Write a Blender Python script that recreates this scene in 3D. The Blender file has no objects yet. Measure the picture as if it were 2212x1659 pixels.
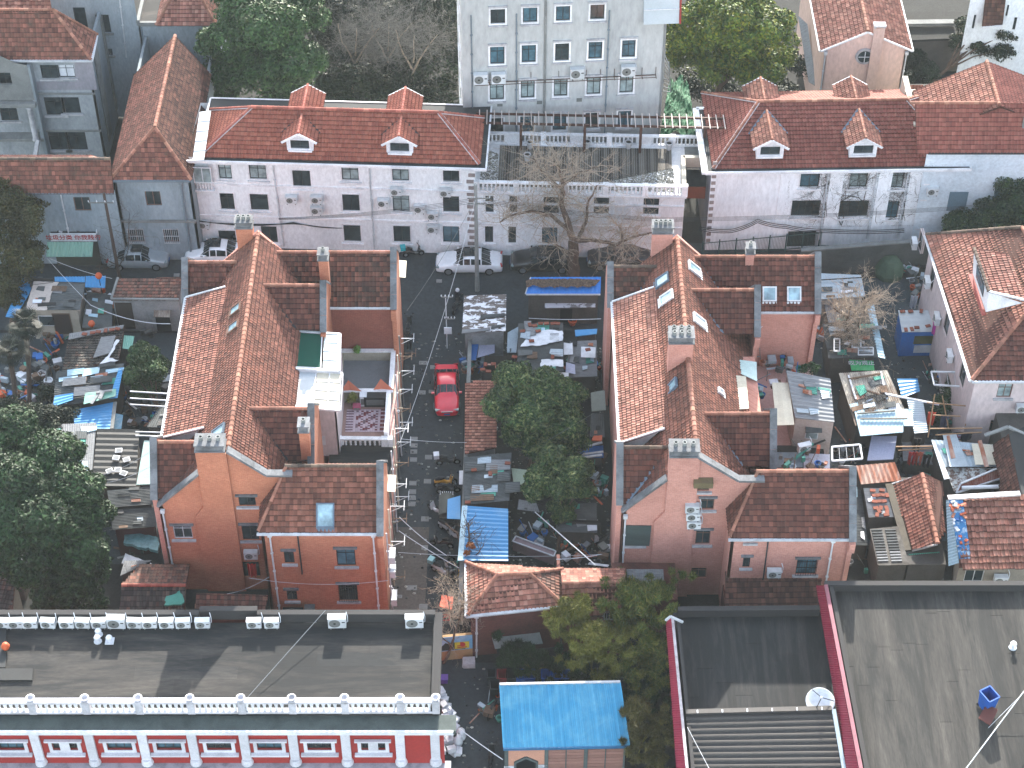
import bpy,math,random
import numpy as np
from mathutils import Vector as V3,Matrix
R=math.radians
random.seed(7);rng=np.random.default_rng(7)
SC=bpy.context.scene
COL=SC.collection
# ---------------------------------------------------------------- camera, sky, sun, exposure
F,CX,CY,TH,CH=4301.0,1106.0,829.5,R(44.8),100.0
cam=bpy.data.objects.new('camera',bpy.data.cameras.new('camera'));COL.objects.link(cam)
cam.data.sensor_width=36.0;cam.data.lens=F/2212.0*36.0
cam.data.clip_start=1.0;cam.data.clip_end=2000.0
cam.location=(0,0,CH);cam.rotation_euler=(math.pi/2-TH,0,0)
SC.camera=cam
SUN_EL,SUN_AZ=R(23),R(5)
w=bpy.data.worlds.new('World');SC.world=w;w.use_nodes=True
nt=w.node_tree;bg=nt.nodes['Background'];sky=nt.nodes.new('ShaderNodeTexSky')
sky.sky_type='NISHITA';sky.sun_disc=False;sky.sun_elevation=SUN_EL;sky.sun_rotation=SUN_AZ
sky.air_density=1.0;sky.dust_density=1.2;sky.ozone_density=0.25
hs_=nt.nodes.new('ShaderNodeHueSaturation');hs_.inputs['Saturation'].default_value=.62;nt.links.new(sky.outputs[0],hs_.inputs['Color']);nt.links.new(hs_.outputs[0],bg.inputs[0]);bg.inputs[1].default_value=0.15
sun=bpy.data.objects.new('sun',bpy.data.lights.new('sun','SUN'));COL.objects.link(sun)
sun.data.energy=3.3;sun.data.angle=R(0.6);sun.data.color=(1.0,0.93,0.84)
sd=V3((math.sin(SUN_AZ)*math.cos(SUN_EL),math.cos(SUN_AZ)*math.cos(SUN_EL),math.sin(SUN_EL)))
sun.rotation_euler=sd.to_track_quat('Z','Y').to_euler()
SC.view_settings.view_transform='Standard';SC.view_settings.look='None'
SC.view_settings.gamma=1;SC.view_settings.use_curve_mapping=False
SC.view_settings.exposure=2.4
SC.cycles.max_bounces=6;SC.cycles.transparent_max_bounces=8
# ---------------------------------------------------------------- measuring the photograph: rays from the camera
K=0.26869
TX={'1':0.0,'2':534.9,'3':1069.8,'4':1617.7}
TY={'A':0.0,'B':416.0,'C':832.0,'D':1213.6}
def V(t,x,y):return(TX[t[1]]+K*x,TY[t[0]]+K*y)
def ray(u,v):
 a,b=(u-CX)/F,(CY-v)/F
 f=V3((0,math.cos(TH),-math.sin(TH)));up=V3((0,math.sin(TH),math.cos(TH)))
 return f+V3((a,0,0))+up*b
def P(u,v,z=0.0):
 r=ray(u,v);t=(z-CH)/r.z
 return V3((r.x*t,r.y*t,z))
def Q(t,x,y,z=0.0):return P(*V(t,x,y),z)
def onY(u,v,y):
 r=ray(u,v);k=y/r.y
 return V3((r.x*k,y,CH+r.z*k))
def QY(t,x,y,yy):return onY(*V(t,x,y),yy)
def onplane(u,v,p,n):
 r=ray(u,v);o=V3((0,0,CH));k=(p-o).dot(n)/r.dot(n)
 return o+r*k
# ---------------------------------------------------------------- materials
MATS={}
def nodes(name):
 m=bpy.data.materials.new(name);m.use_nodes=True;t=m.node_tree
 return m,t,t.nodes['Principled BSDF'],t.nodes.new,t.links.new
def lin(c):
 if isinstance(c,str):
  c=[int(c[i:i+2],16)/255 for i in(0,2,4)]
  c=[x/12.92 if x<=.04045 else((x+.055)/1.055)**2.4 for x in c]
 return(c[0],c[1],c[2],1.0)
def desat(c,k):
 g=.3*c[0]+.6*c[1]+.1*c[2];return tuple(x*(1-k)+g*k for x in c)
def noise(t,scale,detail=4,rough=.6,vec=None,dist=0):
 n=t.nodes.new('ShaderNodeTexNoise');n.inputs['Scale'].default_value=scale
 n.inputs['Detail'].default_value=detail;n.inputs['Roughness'].default_value=rough
 n.inputs['Distortion'].default_value=dist
 if vec is not None:t.links.new(vec,n.inputs['Vector'])
 return n
def ramp(t,fac,stops):
 r=t.nodes.new('ShaderNodeValToRGB');e=r.color_ramp.elements
 e[0].position,e[0].color=stops[0][0],lin(stops[0][1]) if not isinstance(stops[0][1],float) else(stops[0][1],)*3+(1,)
 e[1].position,e[1].color=stops[-1][0],lin(stops[-1][1]) if not isinstance(stops[-1][1],float) else(stops[-1][1],)*3+(1,)
 for p,c in stops[1:-1]:
  x=e.new(p);x.color=lin(c) if not isinstance(c,float) else(c,)*3+(1,)
 t.links.new(fac,r.inputs[0]);return r
def mix(t,fac,a,b,mode='MIX'):
 m=t.nodes.new('ShaderNodeMix');m.data_type='RGBA';m.blend_type=mode
 for s,v in((0,fac),(6,a),(7,b)):
  if isinstance(v,bpy.types.NodeSocket):t.links.new(v,m.inputs[s])
  elif s==0:m.inputs[0].default_value=v
  else:m.inputs[s].default_value=lin(v)
 return m.outputs[2]
def coords(t,scale=(1,1,1)):
 g=t.nodes.new('ShaderNodeTexCoord');mp=t.nodes.new('ShaderNodeMapping');mp.inputs['Scale'].default_value=scale
 t.links.new(g.outputs['Object'],mp.inputs[0]);return mp.outputs[0]
def bump(t,bs,h,strength=.3,dist=.02):
 b=t.nodes.new('ShaderNodeBump');b.inputs['Strength'].default_value=strength;b.inputs['Distance'].default_value=dist
 t.links.new(h,b.inputs['Height']);t.links.new(b.outputs[0],bs.inputs['Normal'])
def mat(name,col,rough=.8,dirt=None,amt=.5,scale=1.2,stretch=(1,1,1),grain=.12,metal=0,lo=.42,hi=.72,spec=.35,bmp=.15,ov=.12):
 """a surface of one colour with dirt patches (dirt colour) and fine grain"""
 if name in MATS:return MATS[name]
 m,t,bs,N,L=nodes(name)
 vec=coords(t,stretch)
 base=lin(col)
 if dirt is None:dirt=tuple(x*.55 for x in base[:3])
 n1=noise(t,scale,6,.65,vec,.4);f1=ramp(t,n1.outputs[0],[(lo,0.0),(hi,1.0)])
 mu=N('ShaderNodeMath');mu.operation='MULTIPLY';mu.inputs[1].default_value=amt;L(f1.outputs[0],mu.inputs[0])
 c=mix(t,mu.outputs[0],base[:3],dirt)
 n2=noise(t,scale*14,3,.7,vec);f2=ramp(t,n2.outputs[0],[(.3,1-grain*2),(.7,1+0.0)])
 c=mix(t,1.0,c,f2.outputs[0],'MULTIPLY')
 oi=N('ShaderNodeObjectInfo');f3=ramp(t,oi.outputs['Random'],[(0,1-ov),(1,1+ov)]);c=mix(t,1.0,c,f3.outputs[0],'MULTIPLY')
 L(c,bs.inputs['Base Color']);bs.inputs['Roughness'].default_value=rough;bs.inputs['Metallic'].default_value=metal
 bs.inputs['Specular IOR Level'].default_value=spec
 if bmp:bump(t,bs,n2.outputs[0],bmp,.02)
 MATS[name]=m;return m
def tilemat(name,cols,stain='2b2320',amt=.55,scale=.55,rough=.85,lo=.45,hi=.75,moss=None,lap=None,var=1.0):
 """every tile takes its own colour from cols; weather stains over several tiles"""
 if name in MATS:return MATS[name]
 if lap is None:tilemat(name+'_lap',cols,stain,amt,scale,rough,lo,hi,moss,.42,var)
 m,t,bs,N,L=nodes(name)
 g=N('ShaderNodeNewGeometry');oi=N('ShaderNodeObjectInfo')
 a=N('ShaderNodeMath');a.operation='ADD';L(g.outputs['Random Per Island'],a.inputs[0]);L(oi.outputs['Random'],a.inputs[1])
 fr=N('ShaderNodeMath');fr.operation='FRACT';L(a.outputs[0],fr.inputs[0])
 cols=[tuple(x*k for x,k in zip(desat(lin(c)[:3],.27),(.84,.85,.77))) for c in cols]
 r=ramp(t,fr.outputs[0],[(i/max(1,len(cols)-1),c) for i,c in enumerate(cols)])
 gp=g.outputs['Position'];m5=N('ShaderNodeMath');m5.operation='MULTIPLY';m5.inputs[1].default_value=17.3;L(fr.outputs[0],m5.inputs[0]);m6=N('ShaderNodeMath');m6.operation='FRACT';L(m5.outputs[0],m6.inputs[0])
 vr=ramp(t,m6.outputs[0],[(0,1-.32*var),(.5,1.0),(1,1+.34*var)]);rr=mix(t,1.0,r.outputs[0],vr.outputs[0],'MULTIPLY')
 if lap:rr=mix(t,1.0,rr,(lap,)*3,'MULTIPLY')  # lower edge strip darkened: shade under the courses and dirt put into the colour
 n1=noise(t,scale,7,.68,gp,.6);f1=ramp(t,n1.outputs[0],[(lo,0.0),(hi,1.0)])
 mu=N('ShaderNodeMath');mu.operation='MULTIPLY';mu.inputs[1].default_value=amt;L(f1.outputs[0],mu.inputs[0])
 c=mix(t,mu.outputs[0],rr,stain)
 if moss:
  n3=noise(t,scale*3.1,6,.7,gp,.3);f3=ramp(t,n3.outputs[0],[(.52,0.0),(.68,.75)])
  c=mix(t,f3.outputs[0],c,moss)
 n2=noise(t,22,3,.7,gp);f2=ramp(t,n2.outputs[0],[(.3,.72),(.7,1.05)])
 c=mix(t,1.0,c,f2.outputs[0],'MULTIPLY')
 L(c,bs.inputs['Base Color']);bs.inputs['Roughness'].default_value=rough;bs.inputs['Specular IOR Level'].default_value=.3
 bump(t,bs,n2.outputs[0],.3,.02)
 MATS[name]=m;return m
def brickmat(name,a,b,mortar,stain='5a3a30',amt=.4,bw=.24,bh=.075,horiz='X'):
 if name in MATS:return MATS[name]
 m,t,bs,N,L=nodes(name)
 g=N('ShaderNodeNewGeometry');sp=N('ShaderNodeSeparateXYZ');L(g.outputs['Position'],sp.inputs[0])
 ad=N('ShaderNodeMath');ad.operation='ADD';L(sp.outputs[0],ad.inputs[0]);L(sp.outputs[1],ad.inputs[1])
 cb=N('ShaderNodeCombineXYZ');L(ad.outputs[0],cb.inputs[0]);L(sp.outputs[2],cb.inputs[1])
 br=N('ShaderNodeTexBrick');L(cb.outputs[0],br.inputs['Vector'])
 for q_,c_ in(('Color1',a),('Color2',b),('Mortar',mortar)):br.inputs[q_].default_value=tuple(x*k for x,k in zip(desat(lin(c_)[:3],.05),(.78,.78,.78)))+(1,)
 br.inputs['Scale'].default_value=1;br.inputs['Brick Width'].default_value=bw;br.inputs['Row Height'].default_value=bh
 br.inputs['Mortar Size'].default_value=.009;br.inputs['Mortar Smooth'].default_value=.2
 n1=noise(t,.5,7,.7,g.outputs['Position'],.5);f1=ramp(t,n1.outputs[0],[(.42,0.0),(.75,1.0)])
 mu=N('ShaderNodeMath');mu.operation='MULTIPLY';mu.inputs[1].default_value=amt;L(f1.outputs[0],mu.inputs[0])
 c=mix(t,mu.outputs[0],br.outputs[0],stain)
 n2=noise(t,9,4,.7,g.outputs['Position']);f2=ramp(t,n2.outputs[0],[(.3,.8),(.7,1.08)])
 c=mix(t,1.0,c,f2.outputs[0],'MULTIPLY')
 L(c,bs.inputs['Base Color']);bs.inputs['Roughness'].default_value=.85
 bump(t,bs,br.outputs[1],-.3,.01)
 MATS[name]=m;return m
def glass(name,col='1c2a30',rough=.12):
 if name in MATS:return MATS[name]
 m,t,bs,N,L=nodes(name)
 n=noise(t,1.3,3,.6,coords(t));r=ramp(t,n.outputs[0],[(.35,tuple(x*.6 for x in lin(col)[:3])),(.7,tuple(x*1.5 for x in lin(col)[:3]))])
 L(r.outputs[0],bs.inputs['Base Color']);bs.inputs['Roughness'].default_value=rough
 bs.inputs['Specular IOR Level'].default_value=.6;MATS[name]=m;return m
def paint(name,col,rough=.3,coat=.6,metal=0.0):
 if name in MATS:return MATS[name]
 m,t,bs,N,L=nodes(name)
 n=noise(t,3,5,.7,coords(t));r=ramp(t,n.outputs[0],[(.3,tuple(x*.88 for x in lin(col)[:3])),(.7,tuple(min(1,x*1.04) for x in lin(col)[:3]))])
 L(r.outputs[0],bs.inputs['Base Color']);bs.inputs['Roughness'].default_value=rough;bs.inputs['Metallic'].default_value=metal
 bs.inputs['Coat Weight'].default_value=coat;bs.inputs['Coat Roughness'].default_value=.08
 MATS[name]=m;return m
# ---------------------------------------------------------------- objects
OFF={}
def tag(o,label=None,cat=None,group=None,kind=None):
 if label:o['label']=label
 if cat:o['category']=cat
 if group:o['group']=group
 if kind:o['kind']=kind
 return o
def thing(name,label,cat,loc=(0,0,0),group=None,rz=0):
 o=bpy.data.objects.new(name,None);COL.objects.link(o);o.location=loc;o.rotation_euler=(0,0,rz)
 o.empty_display_size=.2;OFF[o.name]=V3(loc);return tag(o,label,cat,group)
def link(name,me,parent=None,mtx=None):
 o=bpy.data.objects.new(name,me);COL.objects.link(o)
 if parent is not None:o.parent=parent
 if mtx is not None:o.matrix_local=mtx
 return o
class MB:
 def __init__(s):s.v=[];s.f=[];s.m=[];s.n=0
 def add(s,vs,fs,mi=0):
  k=len(s.v);s.v.extend([tuple(p) for p in vs]);s.f.extend([tuple(i+k for i in f) for f in fs]);s.m.extend([mi]*len(fs));return s
 def poly(s,ps,mi=0):return s.add(ps,[tuple(range(len(ps)))],mi)
 def box(s,c,d,rz=0,mi=0,M=None):
  hx,hy,hz=d[0]/2,d[1]/2,d[2]/2;ca,sa=math.cos(rz),math.sin(rz);vs=[]
  for z in(-hz,hz):
   for x,y in((-hx,-hy),(hx,-hy),(hx,hy),(-hx,hy)):
    vs.append(V3((c[0]+x*ca-y*sa,c[1]+x*sa+y*ca,c[2]+z)))
  if M is not None:vs=[M@q for q in vs]
  return s.add(vs,[(3,2,1,0),(4,5,6,7),(0,1,5,4),(1,2,6,5),(2,3,7,6),(3,0,4,7)],mi)
 def prism(s,ps,d,mi=0):
  """polygon ps (3D) thickened by vector d"""
  n=len(ps);ps=[V3(p) for p in ps];d=V3(d);vs=ps+[p+d for p in ps]
  fs=[tuple(reversed(range(n))),tuple(range(n,2*n))]+[(i,(i+1)%n,n+(i+1)%n,n+i) for i in range(n)]
  return s.add(vs,fs,mi)
 def beam(s,p,q,w,h,mi=0,up=V3((0,0,1))):
  p,q=V3(p),V3(q);d=(q-p)
  if d.length<1e-4:return s
  d.normalize();a=d.cross(up)
  if a.length<1e-3:a=d.cross(V3((0,1,0)))
  a.normalize();b=a.cross(d).normalized()
  r=[a*sx*w/2+b*sz*h/2 for sx,sz in((-1,-1),(1,-1),(1,1),(-1,1))]
  return s.add([p+x for x in r]+[q+x for x in r],[(3,2,1,0),(4,5,6,7),(0,1,5,4),(1,2,6,5),(2,3,7,6),(3,0,4,7)],mi)
 def tube(s,ps,r,n=6,mi=0,cap=True):
  ps=[V3(p) for p in ps];k=len(ps);rr=r if isinstance(r,(list,tuple)) else[r]*k
  vs=[];fs=[];a=None
  for i in range(k):
   d=(ps[min(i+1,k-1)]-ps[max(i-1,0)])
   if d.length<1e-6:d=V3((0,0,1))
   d.normalize()
   if a is None:
    a=d.cross(V3((.13,.2,.97)));
    if a.length<.05:a=d.cross(V3((1,0,0)))
   a=(a-d*a.dot(d)).normalized();b=d.cross(a)
   for j in range(n):
    t=2*math.pi*j/n;vs.append(ps[i]+(a*math.cos(t)+b*math.sin(t))*rr[i])
  for i in range(k-1):
   for j in range(n):fs.append((i*n+j,i*n+(j+1)%n,(i+1)*n+(j+1)%n,(i+1)*n+j))
  if cap:fs+=[tuple(reversed(range(n))),tuple((k-1)*n+j for j in range(n))]
  return s.add(vs,fs,mi)
 def lathe(s,c,prof,n=10,mi=0,M=None):
  vs=[];fs=[]
  for r,z in prof:
   for j in range(n):
    t=2*math.pi*j/n;q=V3((c[0]+r*math.cos(t),c[1]+r*math.sin(t),c[2]+z));vs.append(M@q if M is not None else q)
  for i in range(len(prof)-1):
   for j in range(n):fs.append((i*n+j,i*n+(j+1)%n,(i+1)*n+(j+1)%n,(i+1)*n+j))
  fs+=[tuple(reversed(range(n))),tuple((len(prof)-1)*n+j for j in range(n))]
  return s.add(vs,fs,mi)
 def mesh(s,name,mats,off=None,smooth=False):
  me=bpy.data.meshes.new(name);vs=s.v
  if off is not None:vs=[(p[0]-off[0],p[1]-off[1],p[2]-off[2]) for p in vs]
  me.from_pydata(vs,[],s.f)
  for m in(mats if isinstance(mats,(list,tuple)) else[mats]):me.materials.append(m)
  me.polygons.foreach_set('material_index',s.m)
  if smooth:me.polygons.foreach_set('use_smooth',[True]*len(s.f))
  me.update();return me
 def build(s,name,mats,parent=None,off=None,smooth=False,kind=None,label=None):
  """vertices in world space; parent's location is subtracted"""
  if off is None and parent is not None:off=OFF.get(parent.name,V3((0,0,0)))
  o=link(name,s.mesh(name,mats,off,smooth),parent)
  if parent is not None:OFF[o.name]=off
  if kind:o['kind']=kind
  if label:o['label']=label
  return o
def root_off(o):return OFF.get(o.name,V3((0,0,0)))
def copy_tree(o,parent=None,name=None):
 c=o.copy();COL.objects.link(c);c.parent=parent
 for ch in o.children:copy_tree(ch,c)
 return c
def place(proto,loc,rz=0,label=None,group=None,first=set()):
 """the first call moves the prototype itself, later calls copy it with its parts"""
 if proto.name not in first:first.add(proto.name);c=proto
 else:c=copy_tree(proto)
 c.location=loc;c.rotation_euler=(0,0,rz)
 if label:c['label']=label
 if group:c['group']=group
 return c
# ---------------------------------------------------------------- polygons
def clip(poly,a,b,c):
 """keep a*x+b*y<=c"""
 out=[]
 for i in range(len(poly)):
  p,q=poly[i],poly[(i+1)%len(poly)];dp=a*p[0]+b*p[1]-c;dq=a*q[0]+b*q[1]-c
  if dp<=0:out.append(p)
  if(dp<0<dq) or(dq<0<dp):
   t=dp/(dp-dq);out.append((p[0]+(q[0]-p[0])*t,p[1]+(q[1]-p[1])*t))
 return out
class Wall:
 """vertical wall through ground points A->B; outside is to the right of A->B when seen from above (towards the camera for left-to-right)"""
 def __init__(s,A,B,z0=0.0):
  s.A=V3((A[0],A[1],0));B=V3((B[0],B[1],0));s.d=(B-s.A).normalized();s.len=(B-s.A).length
  s.n=V3((s.d.y,-s.d.x,0));s.z0=z0;s.B=B
 def pt(s,a,z,out=0.0):return s.A+s.d*a+s.n*out+V3((0,0,z))
 def px(s,u,v):
  p=onplane(u,v,s.A,s.n);return((p-s.A).dot(s.d),p.z)
 def q(s,t,x,y):return s.px(*V(t,x,y))
 def face(s,parent,m,holes=(),top=None,shape=None,name='wall',th=.22,z1=None,mb=None):
  """wall polygon (s,z) with rectangular holes (s0,z0,s1,z1) and reveals"""
  poly=shape or[(0,s.z0),(s.len,s.z0),(s.len,z1),(0,z1)]
  M_=mb or MB();xs=sorted({min(p[0] for p in poly),max(p[0] for p in poly)}|{h[i] for h in holes for i in(0,2)})
  for a,b in zip(xs[:-1],xs[1:]):
   if b-a<1e-4:continue
   mid=(a+b)/2;hs=sorted([h for h in holes if h[0]<=mid<=h[2]],key=lambda h:h[1])
   col=clip(clip(poly,1,0,b),-1,0,-a);lo=-1e3
   segs=[]
   for h in hs:segs.append((lo,h[1]));lo=h[3]
   segs.append((lo,1e3))
   for z0,z1_ in segs:
    if z1_-z0<1e-4:continue
    c=clip(clip(col,0,1,z1_),0,-1,-z0)
    if len(c)>=3:M_.poly([s.pt(p[0],p[1]) for p in c])
  for h in holes:
   a,z0,b,z1_=h
   for(p,q_) in(((a,z0),(b,z0)),((b,z0),(b,z1_)),((b,z1_),(a,z1_)),((a,z1_),(a,z0))):
    M_.poly([s.pt(*p),s.pt(*q_),s.pt(*q_,-th),s.pt(*p,-th)])
  if mb is None:return M_.build(name,m,parent)
 def window(s,parent,h,frame,pane,sill=None,lintel=None,mull=(1,1),fw=.06,trim=None,th=.14,tw=.12,bars=None):
  a,z0,b,z1=h;W_,H_=b-a,z1-z0
  mb=MB()
  def bar(p0,q0,p1,q1,o0,o1):
   mb.prism([s.pt(p0,q0,o0),s.pt(p1,q0,o0),s.pt(p1,q1,o0),s.pt(p0,q1,o0)],s.n*(o1-o0))
  o0,o1=-th+.002,-th+.06
  bar(a,z0,a+fw,z1,o0,o1);bar(b-fw,z0,b,z1,o0,o1)
  bar(a+fw,z0,b-fw,z0+fw,o0,o1);bar(a+fw,z1-fw,b-fw,z1,o0,o1)
  for i in range(1,mull[0]):
   x=a+W_*i/mull[0];bar(x-fw*.4,z0+fw,x+fw*.4,z1-fw,o0,o1-.01)
  if mull[1]>1:
   z=z0+H_*(.7 if mull[1]==2 else.5);bar(a+fw,z-fw*.4,b-fw,z+fw*.4,o0,o1-.013)
  wo=mb.build('window',frame,parent)
  p=MB();p.poly([s.pt(a+.01,z0+.01,-th+.02),s.pt(b-.01,z0+.01,-th+.02),s.pt(b-.01,z1-.01,-th+.02),s.pt(a+.01,z1-.01,-th+.02)]);p.build('pane',pane,wo)
  if trim:
   mb=MB();o0,o1=.002,.045
   bar(a-tw,z0-tw,a,z1+tw,o0,o1);bar(b,z0-tw,b+tw,z1+tw,o0,o1)
   bar(a,z1,b,z1+tw,o0,o1);bar(a,z0-tw,b,z0,o0,o1);mb.build('surround',trim,wo)
  if sill:
   mb=MB();bar(a-.18,z0-.16-(tw if trim else 0),b+.18,z0-(tw if trim else 0)-.02,.003,.16);mb.build('sill',sill,wo)
  if lintel:
   mb=MB();bar(a-.16,z1+.02+(tw if trim else 0),b+.16,z1+.16+(tw if trim else 0),.003,.14);mb.build('lintel',lintel,wo)
  if bars:
   mb=MB();n=max(3,int(W_/.14))
   for i in range(n+1):x=a+W_*i/n;mb.beam(s.pt(x,z0-.05,.09),s.pt(x,z1+.05,.09),.022,.022)
   for z in(z0-.03,z1+.03,(z0+z1)/2):mb.beam(s.pt(a-.03,z,.09),s.pt(b+.03,z,.09),.03,.03)
   mb.build('security_bars',bars,wo)
  return wo
# ---------------------------------------------------------------- tiled roofs
TILE_COUNT={}
def rootof(o):
 while o.parent is not None:o=o.parent
 return o
def tile_roof(parent,pts,m,w=.24,c=.33,t=.045,rib=.03,stagger=False,base=None,nind=60,name='roof',thick=.10,off=.0,jit=.012,hang=.06,missing=0.0,smooth=False):
 """a roof plane (polygon of 3D points) with every tile modelled; returns the roof part"""
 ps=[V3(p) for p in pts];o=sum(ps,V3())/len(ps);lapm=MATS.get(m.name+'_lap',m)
 n=V3((0,0,0))
 for i in range(len(ps)):n+=(ps[i]-o).cross(ps[(i+1)%len(ps)]-o)
 n.normalize()
 if n.z<0:n=-n
 h=V3((0,0,1)).cross(n).normalized() if n.z<.9999 else V3((1,0,0));s=n.cross(h)
 mb=MB();mb.prism([p-n*(thick+.002) for p in ps],n*thick)
 roof=mb.build(name,base or MATS['roof_under'],parent);root=rootof(parent);offv=root_off(roof)
 P2=np.array([((p-o).dot(h),(p-o).dot(s)) for p in ps]);smin,smax=P2[:,1].min(),P2[:,1].max()
 prof=np.array([(0,rib),(.22,0.0),(.72,0.0),(.86,rib*.9),(1,rib)]) if not smooth else np.array([(0,rib),(.25,.15*rib),(.5,0),(.75,.15*rib),(1,rib)])
 np_=len(prof);rects=[]
 k=0
 while smin-hang+k*c<smax:
  s0=smin-(hang if k==0 else 0)+(k*c);s0=smin-hang+k*c;s1=s0+c;sm=min(max(s0+c*.5,smin+.01),smax-.01)
  xs=[]
  for i in range(len(P2)):
   a,b=P2[i],P2[(i+1)%len(P2)]
   if(a[1]<=sm)!=(b[1]<=sm):xs.append(a[0]+(b[0]-a[0])*(sm-a[1])/(b[1]-a[1]))
  xs.sort()
  for a,b in zip(xs[::2],xs[1::2]):
   ph=(.5*w if stagger and k%2 else 0.0);j0=math.floor((a-ph)/w);j1=math.ceil((b-ph)/w)
   for j in range(j0,j1):
    x0=max(a,ph+j*w);x1=min(b,ph+(j+1)*w)
    if x1-x0>.04:rects.append((x0,x1,s0,min(s1,smax+.05),1.0 if(x1-x0>w*.99 and s1<smax) else 0.0))
  k+=1
 if not rects:return roof
 A=np.array(rects);nA=len(A)
 jt=rng.uniform(-jit,jit,(nA,4));keep=rng.random(nA)>=missing
 used=TILE_COUNT.get(root.name,0);nind=min(nind,290-used)
 full=np.where((A[:,4]>.5)&keep)[0]
 if nind>0 and len(full):
  if len(full)>nind:st=(len(full)-nind)//2;idx=full[st:st+nind] if False else full[:nind]
  else:idx=full
  TILE_COUNT[root.name]=used+len(idx)
  me=bpy.data.meshes.new('tile');vs=[];fs=[]
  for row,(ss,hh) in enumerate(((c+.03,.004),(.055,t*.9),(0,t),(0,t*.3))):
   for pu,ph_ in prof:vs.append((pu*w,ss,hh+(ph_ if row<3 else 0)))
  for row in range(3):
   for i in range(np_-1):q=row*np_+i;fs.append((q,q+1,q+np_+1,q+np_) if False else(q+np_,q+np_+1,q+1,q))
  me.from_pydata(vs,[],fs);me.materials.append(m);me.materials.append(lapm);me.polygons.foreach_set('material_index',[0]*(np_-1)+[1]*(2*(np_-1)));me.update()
  for i in idx:
   x0,x1,s0,s1,_=A[i];j=jt[i]
   hh=(h+s*j[0]*2.2).normalized();s_=n.cross(hh);loc=o+h*x0+s*(s0+j[1])+n*(off+abs(j[2]))-offv
   M=Matrix(((hh.x,s_.x,n.x,loc.x),(hh.y,s_.y,n.y,loc.y),(hh.z,s_.z,n.z,loc.z),(0,0,0,1)))
   ob=bpy.data.objects.new('tile',me);COL.objects.link(ob);ob.parent=roof;ob.matrix_local=M
  keep[idx]=False
 A=A[keep];jt=jt[keep];nA=len(A)
 if nA:
  W_=(A[:,1]-A[:,0])[:,None];X=A[:,0][:,None]+W_*prof[None,:,0]
  H=prof[None,:,1]+np.abs(jt[:,2])[:,None]+off
  S0=(A[:,2]+jt[:,1])[:,None]+jt[:,0][:,None]*2.2*(prof[None,:,0]*W_)/w*.3+X*0;S1=A[:,3][:,None]+.03+X*0
  rows=[(X,S1,H*0+prof[None,:,1]+.004+off),(X,np.minimum(S0+.055,S1),H+t*.9),(X,S0,H+t),(X,S0,H*0+t*.3+off)]
  hv,sv,nv,ov=(np.array(q) for q in(h,s,n,o-offv))
  VV=np.stack([x[...,None]*hv+y[...,None]*sv+z[...,None]*nv+ov for x,y,z in rows],1)
  VV=VV.reshape(-1,3);basei=(np.arange(nA)*4*np_)[:,None,None,None]
  r_=np.arange(3)[None,:,None,None]*np_;i_=np.arange(np_-1)[None,None,:,None]
  FF=(basei+r_+i_+np.array([np_,np_+1,1,0])[None,None,None,:]).reshape(-1,4)
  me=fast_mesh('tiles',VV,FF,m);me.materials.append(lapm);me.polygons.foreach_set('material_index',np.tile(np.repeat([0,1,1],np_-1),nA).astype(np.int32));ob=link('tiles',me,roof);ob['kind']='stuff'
 return roof
def fast_mesh(name,VV,FF,m):
 me=bpy.data.meshes.new(name);k=FF.shape[1]
 me.vertices.add(len(VV));me.vertices.foreach_set('co',np.ascontiguousarray(VV,dtype=np.float32).ravel())
 me.loops.add(FF.size);me.loops.foreach_set('vertex_index',np.ascontiguousarray(FF,dtype=np.int32).ravel())
 me.polygons.add(len(FF));me.polygons.foreach_set('loop_start',np.arange(0,FF.size,k,dtype=np.int32))
 me.polygons.foreach_set('loop_total',np.full(len(FF),k,dtype=np.int32))
 me.materials.append(m);me.update(calc_edges=True);return me
RIDGE={}
def ridge(parent,p,q,m,r=.13,L=.36,name='ridge_tile',lift=.03,mortar=None):
 """a row of half-round ridge tiles from p to q, each one an object"""
 p,q=V3(p),V3(q);d=q-p;n=max(1,round(d.length/L));l=d.length/n;d.normalize()
 key=(m.name,round(l,2),r)
 if key not in RIDGE:
  vs=[];fs=[];N_=6
  for x,rr in((0,r*1.16),(.07,r*1.16),(.075,r),(l*1.02,r*.96)):
   for j in range(N_+1):
    a=math.pi*(j/N_*1.1-.05);vs.append((x,rr*math.cos(a),rr*math.sin(a)))
  for i in range(3):
   for j in range(N_):k=i*(N_+1)+j;fs.append((k,k+1,k+N_+2,k+N_+1))
  fs.append(tuple(reversed(range(N_+1))))
  me=bpy.data.meshes.new('ridge_tile');me.from_pydata(vs,[],fs);me.materials.append(m);me.update();RIDGE[key]=me
 me=RIDGE[key];off=root_off(parent);side=d.cross(V3((0,0,1))).normalized();up=side.cross(d)
 for i in range(n):
  loc=p+d*(l*i)+up*lift-off
  jj=random.uniform(-.02,.02);sd_=(side+d*jj).normalized();u2=sd_.cross(d).normalized()
  M=Matrix(((d.x,sd_.x,u2.x,loc.x),(d.y,sd_.y,u2.y,loc.y),(d.z,sd_.z,u2.z,loc.z),(0,0,0,1)))
  ob=bpy.data.objects.new(name,me);COL.objects.link(ob);ob.parent=parent;ob.matrix_local=M
 if mortar:
  mb=MB();mb.beam(p+up*.0,q+up*.0,r*2.9,.06,up=up);mb.build('ridge_mortar',mortar,parent)
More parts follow.
